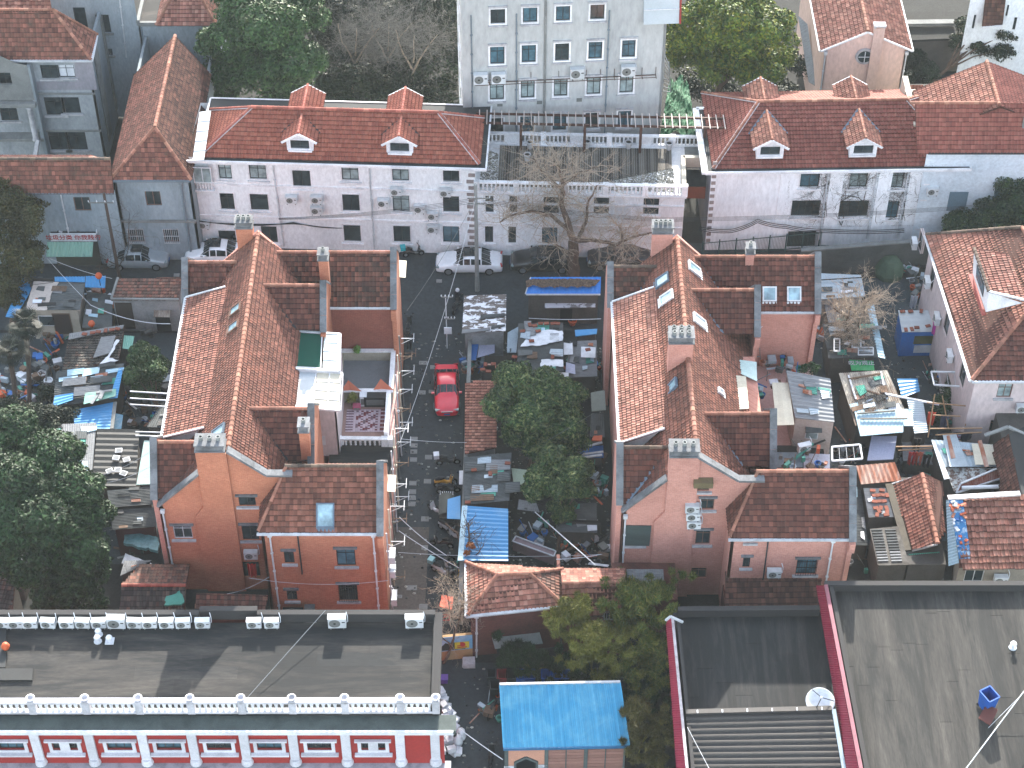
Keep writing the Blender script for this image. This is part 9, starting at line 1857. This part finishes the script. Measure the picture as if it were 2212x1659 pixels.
M_bb=mat('bin_blue','1a56a8',.5);M_bd=mat('bin_dark','23292b',.6);M_br=mat('bin_red','7a2428',.6)
for x,m,lb in((55,M_br,'red bin with a white bag at the left of the row'),(130,M_bd,'dark bin between the red and blue ones'),(205,M_bb,'first blue bin from the left'),(280,M_bb,'second blue bin, lid closed'),(408,M_bb,'third blue bin, after the gap'),(492,M_bb,'fourth blue bin, rim showing'),(575,M_bb,'last blue bin at the right of the row')):bin_(lb+' behind the blue roof','D3',x,985,m)
bin_('dark bin left of the red one beyond the blue roof','D2',1960,975,M_bd);bin_('black bin with a white paper beside the blue roof corner','D2',1985,1070,M_blk)
b_=bin_('blue bin without lid standing on the wide bitumen roof','D4',1905,1175,M_bb,7.45,.5,1.25,False,'things on the bitumen roof');patch('dark brown board leaning by the blue rooftop bin',[('D4',1845,1260),('D4',1940,1320),('D4',2003,1190),('D4',1905,1150)],8.0,M_brown,'board','board',0,.06)
o=thing('grey_bin','tall grey locker bin against the left brick house front','bin',(WF and P(676,1312))[:2]+(0,) if False else(P(676,1315).x,78.9,0));mb=MB();mb.box((0,0,.85),(.62,.6,1.7));mb.build('body',M_asbl,o,off=z0);mb=MB();mb.box((0,0,1.75),(.66,.64,.1));mb.box((0,-.1,1.81),(.3,.3,.05));mb.build('lid',M_asb,o,off=z0)
o=thing('cabinet','big black cabinet beside the grey locker bin','cabinet',(P(640,1315).x,78.8,0));mb=MB();mb.box((0,0,.75),(1.3,.8,1.5));mb.build('body',M_black,o,off=z0);mb=MB();mb.box((0,-.41,.75),(1.2,.03,1.35));mb.build('door',M_blk,o,off=z0)
p=Q('B1',822,520,0);o=thing('electric_cabinet','grey steel electric cabinet right of the kiosk','cabinet',p[:]);mb=MB();mb.box((0,0,.9),(1.0,.6,1.8));mb.build('body',mat('steel_grey','7d8b93',.5),o,off=z0);mb=MB();mb.box((0,-.31,.9),(.9,.02,1.6));mb.build('door',M_pipeg,o,off=z0)
p=Q('B2',610,440,0);o=thing('transformer_box','green steel transformer cabinet against the left white facade','cabinet',(p.x,p.y+.3,1.2));mb=MB();mb.box((0,0,.8),(2.0,.8,1.5));mb.build('body',M_green2,o,off=z0)
for sx in(-.5,.5):mb=MB();mb.box((sx,-.41,.8),(.94,.02,1.35));mb.build('door',M_green2,o,off=z0)
mb=MB();mb.box((0,0,.02),(2.1,.9,.08));mb.tube([(-.8,0,0),(-.8,0,-1.2)],.05,6);mb.tube([(.8,0,0),(.8,0,-1.2)],.05,6);mb.build('stand',M_grille,o,off=z0)
p=Q('D4',565,1160,6.6);o=thing('satellite_dish','white satellite dish lying face up at the edge of the charcoal ribbed roof','satellite dish',p[:]);Mx=Matrix.Translation((0,0,.35))@Matrix.Rotation(.25,4,'X');mb=MB();mb.lathe((0,0,0),[(.05,0),(.5,.06),(.82,.2),(.84,.2),(.5,.04),(.05,-.03)],20,M=Mx);mb.build('dish',M_tarp,o,off=z0,smooth=True)
for k in range(3):a=k*2.094;mb=MB();mb.tube([Mx@V3((.8*math.cos(a),.8*math.sin(a),.2)),Mx@V3((0,0,.75))],.025,5);mb.build('strut',M_blk,o,off=z0)
mb=MB();mb.lathe((0,0,.7),[(.05,0),(.09,.05),(.05,.15)],8,M=Mx);mb.build('receiver',M_tarp,o,off=z0)
for k,(t,x,y,z,lb) in enumerate((('D1',787,640,7.52,'white mushroom vent nearer the parapet on the left flat roof'),('D1',795,585,7.52,'smaller white vent ring behind the mushroom vent'),('D1',883,640,7.52,'square based white vent right of the mushroom vent'),('D4',2120,690,7.42,'round white vent stub on the wide bitumen roof'))):
 p=Q(t,x,y,z);o=thing('roof_vent',lb,'vent',p[:],'roof vents');mb=MB()
 if k==2:mb.box((0,0,.04),(.5,.5,.06))
 mb.lathe((0,0,0),[(.24,.0),(.22,.06),(.1,.08),(.1,.32)],12);mb.build('base',M_tarp,o,off=z0);mb=MB();mb.lathe((0,0,.32),[(.12,0),(.2,.04),(.15,.14),(.05,.15)],12);mb.build('cap',M_tarp,o,off=z0)
p=Q('B1',797,665,3.6);
for t,x,y,z,lb in(('B1',797,690,3.9,'orange ball finial above the blue canopy'),('B1',740,1075,3.0,'orange ball hanging above the grey tiled shack'),('D1',50,700,7.6,'orange plastic canister on the left flat roof')):o=thing('orange_ball',lb,'ball',Q(t,x,y,z)[:]);mb=MB();mb.lathe((0,0,0),[(.02,0),(.18,.06),(.26,.25),(.18,.44),(.02,.5)],12);mb.build('ball',M_orange,o,off=z0,smooth=True);mb=MB();mb.tube([(0,0,0),(0,0,-1.5 if z<7 else 0)],.03,5);mb.build('stem',M_blk,o,off=z0)
# heap of foam boxes and sacks by the red building
rd=random.Random(5)
for k in range(62):
 f=rd.random();x=1545+150*f*rd.random()+50*(1-abs(2*f-1));y=1050+500*f;p=Q('D2',x,y,rd.uniform(0,.5) if x<1640 else 0)
 o=thing('foam_box','white foam box in the rubbish heap beside the crimson building','foam box',p[:],'foam boxes in the rubbish heap',rz=rd.uniform(0,3));mb=MB();w,d,h=rd.uniform(.35,.6),rd.uniform(.3,.42),rd.uniform(.2,.34);mb.box((0,0,h/2),(w,d,h));mb.box((0,0,h+.02),(w+.03,d+.03,.04));mb.build('box',M_tarp,o,off=z0);o.rotation_euler[0]=rd.uniform(-.4,.4)
for k,(x,y) in enumerate(((1715,1420),(1650,1445),(1690,1465))):p=Q('D2',x,y,0);o=thing('sack',('open topped','middle','lowest')[k]+' white woven sack at the foot of the rubbish heap','sack',p[:],'sacks by the rubbish heap');mb=MB();mb.lathe((0,0,0),[(.25,0),(.32,.2),(.3,.5),(.24,.7),(.26,.78)],10);mb.build('sack',M_tarp,o,off=z0,smooth=True)
p=Q('D2',1570,960,0);o=thing('crate','purple plastic crate above the foam box heap','crate',p[:]);mb=MB();mb.box((0,0,.2),(.6,.4,.4));mb.box((0,0,.41),(.66,.46,.04));mb.build('crate',mat('purple','6a50a0',.6),o,off=z0)
# courtyard things at the lane end
o=thing('mural_wall','painted wall with sky blue mural and yellow warning sign at the lane end','wall',Q('D2',1660,800,0)[:]);Wm=Wall(Q('D2',1500,800,0)[:2],Q('D2',1810,770,0)[:2]);q0=Wm.q('D2',1660,600)[1]
mb=MB();mb.prism([Wm.pt(0,0),Wm.pt(Wm.len,0),Wm.pt(Wm.len,q0),Wm.pt(0,q0)],Wm.n*-.2);mb.build('wall',mat('sand_paint','a88a62',.8),o);mb=MB();mb.prism([Wm.pt(0,.9,.003),Wm.pt(Wm.len,.95,.003),Wm.pt(Wm.len,q0,.003),Wm.pt(0,q0,.003)],Wm.n*.01);mb.build('mural_sky',mat('mural_blue','6fa9cf',.7,'d5dcdf',.5,1),o)
mb=MB();pts=[Wm.pt(.1+1.9*k/12,1.0+.75*math.sin(math.pi*k/12)*(1+.15*math.sin(k*2)),.015) for k in range(13)];mb.prism(pts,Wm.n*.008);mb.build('mural_hill',mat('mural_dark','27302b',.8),o)
sgn=thing('warning_sign','yellow warning sign with a red prohibition circle on the mural wall','sign',Wm.pt(3.3,1.6,.1)[:]);a,b=Wm.q('D2',1665,695),Wm.q('D2',1780,635);mb=MB();mb.prism([Wm.pt(a[0],a[1],.03),Wm.pt(b[0],a[1],.03),Wm.pt(b[0],b[1],.03),Wm.pt(a[0],b[1],.03)],Wm.n*.03);mb.build('board',M_yel,sgn)
cx_,cz_=(a[0]+b[0])/2,b[1]-(b[1]-a[1])*.32;Mx=Matrix.Translation(Wm.pt(cx_,cz_,.063))@Matrix.Rotation(math.pi/2,4,'X');mb=MB();mb.lathe((0,0,0),[(.17,0),(.22,0),(.22,.01),(.17,.01)],16,M=Mx);mb.build('prohibition_ring',M_redp,sgn);mb=MB();mb.box(Wm.pt(cx_,cz_,.065),(.16,.01,.16));mb.build('pictogram',M_blk,sgn)
for r_ in range(2):
 for k in range(7-r_):mb=MB();mb.box(Wm.pt(a[0]+.2+k*(b[0]-a[0]-.4)/6,a[1]+.12+.17*r_,.065),(.1,.01,.09));mb.build('character',M_redp,sgn)
patch('faded red umbrella cloth under the leaning bare tree',[('D2',1545,365),('D2',1640,390),('D2',1655,285),('D2',1560,270)],1.8,mat('salmon_cloth','d26a52',.8),'cloth','canopy',.03,.08)
o=thing('tricycle','rusty red cart frame beneath the leaning bare tree','cart',Q('D2',1580,450,0)[:]);mb=MB();a,b,c,d=[Q('D2',x,y,.5) for x,y in((1530,470),(1620,470),(1625,425),(1535,425))]
for q in((a,b),(b,c),(c,d),(d,a),(a,c)):mb.tube(q,.04,5)
mb.build('frame',M_redp,o)
o=thing('slab_stack','stack of pale square slabs at the foot of the brick house downpipe','slabs',Q('D2',1778,830,0)[:])
for k in range(5):mb=MB();mb.box((random.uniform(-.03,.03),random.uniform(-.03,.03),.06+k*.09),(.75,.6,.07),random.uniform(-.06,.06));mb.build('slab',S_sill,o,off=z0)
# yard walls, railing below the ivy facade
rl_=thing('railing','green steel railing panels below the ivy clad facade','fence',Q('B4',200,440,0)[:]);A_,B_=P(1515,560),P(1910,525)
for k in range(11):
 a,b=A_.lerp(B_,k/11),A_.lerp(B_,(k+.96)/11);mb=MB()
 for z in(.25,1.6):mb.beam(a+V3((0,0,z)),b+V3((0,0,z)),.05,.05)
 for q in range(12):c=a.lerp(b,q/11);mb.beam(c+V3((0,0,.25)),c+V3((0,0,1.6)),.02,.02)
 mb.build('panel',mat('rail_green','33504e',.7),rl_);mb=MB();mb.beam(a,a+V3((0,0,1.8)),.09,.09,up=V3((0,1,0)));mb.build('post',mat('rail_green','33504e',.7),rl_)
fence_wall('retaining_wall','stained grey retaining wall at the back of the right yard',(21.5,112.2,0),(36,114,0),2.6,mat('stained_wall','4f5250',.9,'24292a',.7,.6),.3)
o=thing('tarp_mound','green tarpaulin covered mound against the back wall of the right yard','mound',Q('B4',1125,650,0)[:]);mb=MB();mb.lathe((0,0,0),[(1.1,0),(1.15,.4),(.9,1.0),(.6,1.45),(.2,1.6)],9);mb.build('tarpaulin',mat('green_tarp','3f5442',.7,'28382b',.6,3),o,off=z0)
# washing and poles of the right cluster
cl=[('B4',1335,830,2.2,'white and blue shirt drying beside the stairs of the pink house',M_tarp),('B4',1515,1040,3.5,'bright magenta cloth drying on the side of the pink house',mat('magenta','c03aa0',.7)),('C4',1475,220,3.6,'long orange red garment hanging from a pole',mat('orange_red','c8442a',.7)),('C4',1320,540,2.4,'red trousers drying between the huts',M_red),('C4',1360,430,3.0,'black trousers drying by the white sheets',M_blk),('C4',1580,250,3.4,'slate coloured shirt drying on the bamboo rack',mat('slate','4a4f63',.8)),('C4',1665,380,3.2,'dark blue flag cloth drying on the rack',M_nav),('C1',2020,1440,3.2,'bright red garment drying on the shaded gable',M_red),('C4',1440,560,2.4,'dark jacket drying right of the red trousers',M_dk),('C4',1375,540,2.3,'salmon towel drying right of the red trousers',mat('salmon_cloth','d26a52',.8))]
for t,x,y,z,lb,m in cl:
 p=Q(t,x,y,z);o=thing('garment',lb,'laundry',p[:],'washing on the lines');w=2.4 if 'flag' in lb else.55;h=.8 if 'flag' in lb else 1.2;mb=MB();n=8
 for k in range(n):
  x0,x1=-w/2+w*k/n,-w/2+w*(k+1)/n;y0,y1=.06*math.sin(k*1.7),.06*math.sin((k+1)*1.7)
  if 'trousers' in lb and k in(3,4):mb.prism([(x0,y0,0),(x1,y1,0),(x1,y1,-.35),(x0,y0,-.35)],(0,.02,0));continue
  mb.prism([(x0,y0,0),(x1,y1,0),(x1*.92,y1*2,-h),(x0*.92,y0*2,-h)],(0,.02,0))
 mb.build('cloth',m,o,off=z0)
 if 'flag' in lb:mb=MB();mb.box((.1,-.1,-.35),(.5,.02,.08));mb.box((.1,-.1,-.35),(.08,.021,.4));mb.build('cross',M_redp,o,off=z0);mb=MB();mb.box((.1,-.085,-.35),(.52,.01,.42));mb.build('canton',M_lilac,o,off=z0)
for k,(x0,y0,x1,y1,z) in enumerate(((1430,140,1840,175,4),(1455,350,1875,345,3.8),(1480,240,1700,250,3.8),(1200,525,1480,508,3.0),(1180,495,1480,492,3.1),(1500,400,1870,378,3.6),(1495,70,1440,420,4.4),(1555,85,1605,350,4.4),(1775,80,1740,330,4.6))):o=thing('bamboo_pole',ordn[k]+' bamboo pole of the tangled drying rack beside the pale pink house','drying pole',Q('C4',x0,y0,z)[:]);mb=MB();mb.tube([Q('C4',x0,y0,z),Q('C4',x1,y1,z-(.0 if k<6 else 1.8))],.045,6);mb.build('pole',mat('bamboo','9a7a5a',.7),o)
for k,(c4,z,lb) in enumerate(((((670,610),(912,592),(893,478),(668,497)),4.5,'white rectangular drying frame jutting over the dark gap beside the rose brick house'),(((1490,1545),(1720,1560),(1715,1445),(1465,1440)),4,'white drying frame jutting from the pale pink house'))):
 t='C4' if k==0 else 'B4';o=thing('drying_frame',lb,'drying frame',Q(t,*c4[0],z)[:]);mb=MB()
 for i in range(4):mb.beam(Q(t,*c4[i],z),Q(t,*c4[(i+1)%4],z),.1,.1)
 mb.build('frame',M_tarp,o);mb=MB()
 for i in range(1,4):mb.tube([Q(t,*c4[0],z).lerp(Q(t,*c4[1],z),i/4),Q(t,*c4[3],z).lerp(Q(t,*c4[2],z),i/4)],.015,4)
 mb.build('line',M_gut,o)
# brackets and pipes on the lane side of the left brick house
for k in range(16):
 y=80.3+k*1.35;z=3.2+(k*37%5)*.9;o=thing('bracket',ordinal(k+1)+' iron clothes bracket from the near end of the lane side wall','bracket',(-7.6,y,z),'brackets on the lane wall');mb=MB();mb.beam((0,0,0),(.9,0,0),.04,.04);mb.beam((0,0,-.5),(.8,0,0),.03,.03);mb.beam((.85,-.35,0),(.85,.5,0),.04,.04);mb.build('frame',M_gut if k%3 else M_wood,o,off=z0)
for k in range(9):y=79.9+k*2.3;downpipe(H1,(-7.68,y,7.8-.4*(k%3)),(-7.6,y,0),(M_gut,M_cream,M_grille)[k%3],.05,hopper=False)
for k,(t,x0,y0,x1,y1,z) in enumerate((('B2',1210,680,1278,545,7.5),('C2',1115,855,1195,720,7.0))):patch(('upper','lower')[k]+' cream canopy sheet on the lane side of the left brick house',[(t,x0,y0),(t,x1-8,y0+5),(t,x1,y1+5),(t,x0,y1)],z,M_cream,'canopy','canopy')
# pots, tubs and basins in yards
pt=[('B1',x,y) for x,y in((395,1205),(440,1195),(325,1355),(350,1380),(470,1390),(375,1445),(395,1540),(395,1590),(345,1480),(450,1240),(300,1500),(250,1560),(180,1500))]+[('C1',x,y) for x,y in((20,100),(60,185),(180,175),(255,130),(350,100),(410,120))]+[('C3',x,y) for x,y in((545,1310),(590,1260),(640,1300),(700,1290),(760,1280),(350,1300),(300,1260))]+[('B3',x,y) for x,y in((700,1560),(730,1600),(620,1060))]+[('B4',x,y) for x,y in((1440,880),(1290,640),(1510,1520),(1560,1300),(1600,1340))]
PM=[M_tarp,M_blk,M_wood,M_blued,S_sill,M_orange,M_asb,M_rust]
for k,(t,x,y) in enumerate(sorted(pt)):
 p=Q(t,x,y,0);o=thing('plant_tub',ordinal(k+1)+' '+{'B1':'tub or box standing in the palm courtyard','C1':'tub below the palms in the left courtyard','C3':'pot in the shaded middle yard','B3':'tub in the narrow gap beside the rose brick house','B4':'tub in the right yard'}[t],'tub',p[:],'tubs in the yard, '+t[0]+t[1],rz=random.uniform(0,3));mb=MB();m=PM[k%8]
 o['group']={'B1':'palm courtyard tubs','C1':'left courtyard tubs','C3':'middle yard pots','B3':'gap tubs','B4':'right yard tubs'}[t]
 if k%3:mb.lathe((0,0,0),[(.2,0),(.3,.35),(.34,.36),(.34,.42),(.27,.42),(.24,.3)],10)
 else:mb.box((0,0,.25),(.6,.45,.5));mb.box((0,0,.52),(.64,.49,.04))
 mb.build('tub',m,o,off=z0)
# terrace kitchen of the left house
for k,(t,x,y,z,s,m,lb,nm) in enumerate((('C2',1030,150,3.8,(1.5,.6,.85),M_blk,'dark stove counter on the patterned terrace','counter'),('C2',935,150,3.8,(.45,.5,.9),M_tarp,'small white fridge beside the terrace counter','fridge'),('C2',880,185,3.8,(.5,.4,.25),mat('pink_basin','b0506a',.6),'pink basin left of the terrace fridge','basin'))):
 p=Q(t,x,y,z);o=thing(nm,lb,nm,p[:]);mb=MB();mb.box((0,0,s[2]/2),s);mb.box((0,0,s[2]+.015),(s[0]+.04,s[1]+.04,.03));mb.build('body',m,o,off=z0);mb=MB();mb.box((0,-s[1]/2-.01,s[2]*.5),(s[0]*.8,.015,s[2]*.6));mb.build('door',M_grille,o,off=z0)
for x,y,lb in((825,60,'left salmon and white folded parasol on the terrace brick wall'),(1085,50,'right salmon and white folded parasol on the terrace brick wall')):o=thing('parasol',lb,'parasol',Q('C2',x,y,4.6)[:]);mb=MB();mb.poly([(-.7,0,0),(0,.1,.05),(-.1,.3,.9)]);mb.poly([(0,.1,.05),(.8,0,.1),(-.1,.3,.9)]);mb.build('canopy',mat('salmon_parasol','c9765c',.7),o,off=z0)
tree('potted_plant','bright green spiky plant on the terrace parapet',Q('B2',880,1265,4.7)[:2],[(*Q('B2',880,1262,4.9),.3,.3,.25)],260,.16,mat('bright_leaf','6f9a4a',.6),0,aspect=.15,cat='plant',seed=81);tree('potted_plant','yellowish potted shrub beside the terrace counter',Q('C2',835,130,3.8)[:2],[(*Q('C2',835,110,4.4),.35,.35,.6)],500,.09,L_bamy,0,cat='plant',seed=82);tree('potted_plant','dark potted shrub on the rear terrace of the rose brick house',Q('C4',490,0,5)[:2],[(*Q('B4',490,1420,5.2),.7,.5,.5)],900,.09,L_dark,0,cat='plant',seed=83)
tree('shrub','weeds and creepers behind the washing rack of the right cluster',Q('C4',1650,200,0)[:2],vb([(2040,870,1.2,.9),(2060,850,1.6,1),(2080,890,1.4,.8),(2030,900,1,.8)]),6000,.08,L_dark,0,cat='shrub',seed=84)
# ground litter
for nm,poly,n in(('lane_litter',[(-7.5,79),(-3.4,79),(-3.4,106),(-7.5,106)],260),('yard_litter',[(22,88),(34,88),(34,110),(22,110)],700),('courtyard_litter',[(-38,86),(-24,86),(-24,104),(-38,104)],1300),('middle_litter',[(-3,79),(6.5,79),(6.5,105),(-3,105)],1800),('front_litter',[(-3,64),(6,64),(6,76),(-3,76)],300)):
 q=pebbles(None,poly,.012,n,tilemat('litter_mix',['8d8f8c','3a3c3b','5f6a6e','b9bcbb','4a3d33','2f4a66'],'222222',.3,1),(.03,.13),nm)
# heaps of household junk
def junk(label,t,x,y,r,n,z=0,sd=1):
 rd=random.Random(sd);p=Q(t,x,y,z);o=thing('junk_pile',label,'junk',p[:],'heaps of household junk');ms=[M_tarp,M_blk,M_wood,M_blued,M_asb,M_rust,M_asbl,M_teal,M_grille,M_orange,M_zinc,M_wood]
 for k in range(n):
  a,q=rd.uniform(0,6.3),r*math.sqrt(rd.random());c=V3((q*math.cos(a),q*math.sin(a),0));m=ms[rd.randrange(12)];mb=MB();w=rd.uniform(.2,.7);kd=k%5
  if kd<2:mb.box(c+V3((0,0,.2+rd.random()*.4)),(w,w*rd.uniform(.4,1),rd.uniform(.1,.5)),rd.uniform(0,3));nm='box'
  elif kd==2:d=V3((rd.uniform(-1.3,1.3),rd.uniform(-1.3,1.3),rd.uniform(.1,.9)));mb.beam(c+V3((0,0,.1)),c+d,rd.uniform(.05,.2),.04);nm='board'
  elif kd==3:mb.lathe(c,[(.15,0),(.22,.3),(.24,.3),(.24,.35),(.18,.35),(.16,.1)],8);nm='bucket'
  else:d=V3((rd.uniform(-.8,.8),rd.uniform(-.8,.8),rd.uniform(.5,1.6)));mb.tube([c,c+d],.03,5);nm='pole'
  mb.build(nm,m,o,off=z0)
for k,a in enumerate((('beside the door of the half white shack','B1',400,1170,1.3,22),('in the palm courtyard path','B1',330,1420,1.5,24),('at the foot of the palms','B1',150,1560,2.0,30),('between the shack and brown tiled hut','B1',760,900,1.5,26),('in front of the brown tiled hut','B1',1150,1090,1.3,18),('behind the white drying poles','C1',1180,270,1.3,26),('beneath the white drying poles','B1',1200,1560,1.4,14),('left of the palms by the path','C1',60,120,1.6,24),
 ('between the planter and the breeze block wall','C3',600,1310,1.5,26),('at the gable foot of the rose brick house','C3',790,1350,1.1,18),('behind the pale planter','C3',350,1230,1.2,18),('in the gap right of the scrap roofs','B3',730,1420,1.4,24),('between grey shed and scrap roof','B2',1830,1400,1.0,20),('beside the loquat near the brick wall','C3',800,850,1.2,24),('beside the round tree near the brick wall','C3',740,640,1.1,18),('under the drying frame in the dark gap','C4',780,560,1.2,16),('among the washing of the right cluster','C4',1330,640,1.6,30),('behind the washing rack','C4',1600,260,1.5,26),('under the stairs of the pink house','B4',1440,820,1.4,26),('at the wall of the pink house by the frame','B4',1560,1480,1.6,26),('in front of the flecked roof','C4',1350,1500,1.6,34),('in the gap right of the front wing','C4',860,1400,1.5,24),('at the back wall of the right yard','B4',1280,650,1.2,14),('beside the dark bins in the front courtyard','D2',2000,1190,1.0,14),('under the huge dark tree by the teal tarpaulin','C1',1120,1340,1.3,18),('on the dark gap floor behind the hut','B4',620,1180,.9,12),('between the layered shed and the orange tree','C1',1000,60,1.0,14))):junk('heap of household junk '+a[0],*a[1:],sd=k)
for k,(x,y,z,r,n,t) in enumerate(((270,1380,4.0,1.5,20,'B4'),(430,620,4.7,1.6,24,'C4'),(150,1290,4.2,1.3,16,'B4'),(80,40,4.6,1.2,16,'C4'))):junk(('pots and boxes on the rear terrace left of the bare tree','furniture and pots on the terrace under the beige room','white furniture on the rear terrace','flower pots on the brick terrace by the cream canopy')[k],t,x,y,r,n,z,50+k)
for k,(x0,y0,x1,y1) in enumerate(((-40,962,262,868),(-40,860,48,545))):
 o=thing('roof_hatch',('raised black felted slab at the left edge of the flat roof','narrow black raised strip beside the orange canister')[k],'roof slab',Q('D1',x0,y1,7.5)[:]);mb=MB();mb.prism([Q('D1',x0,y0,7.52),Q('D1',x1,y0,7.52),Q('D1',x1+6,y1,7.52),Q('D1',x0,y1,7.52)],(0,0,.14));mb.build('slab',M_black,o)
# ---------------------------------------------------------------- thin winter haze
mb=MB();mb.box((0,110,50.5),(240,240,105));hz=mb.mesh('haze',[])
m=bpy.data.materials.new('haze_air');m.use_nodes=True;t=m.node_tree;t.nodes.remove(t.nodes['Principled BSDF'])
v=t.nodes.new('ShaderNodeVolumePrincipled');v.inputs['Density'].default_value=.00011;v.inputs['Color'].default_value=(.82,.92,.97,1);v.inputs['Anisotropy'].default_value=.1
t.links.new(v.outputs[0],t.nodes['Material Output'].inputs['Volume']);hz.materials.append(m)
o=link('haze',hz);o['kind']='stuff'
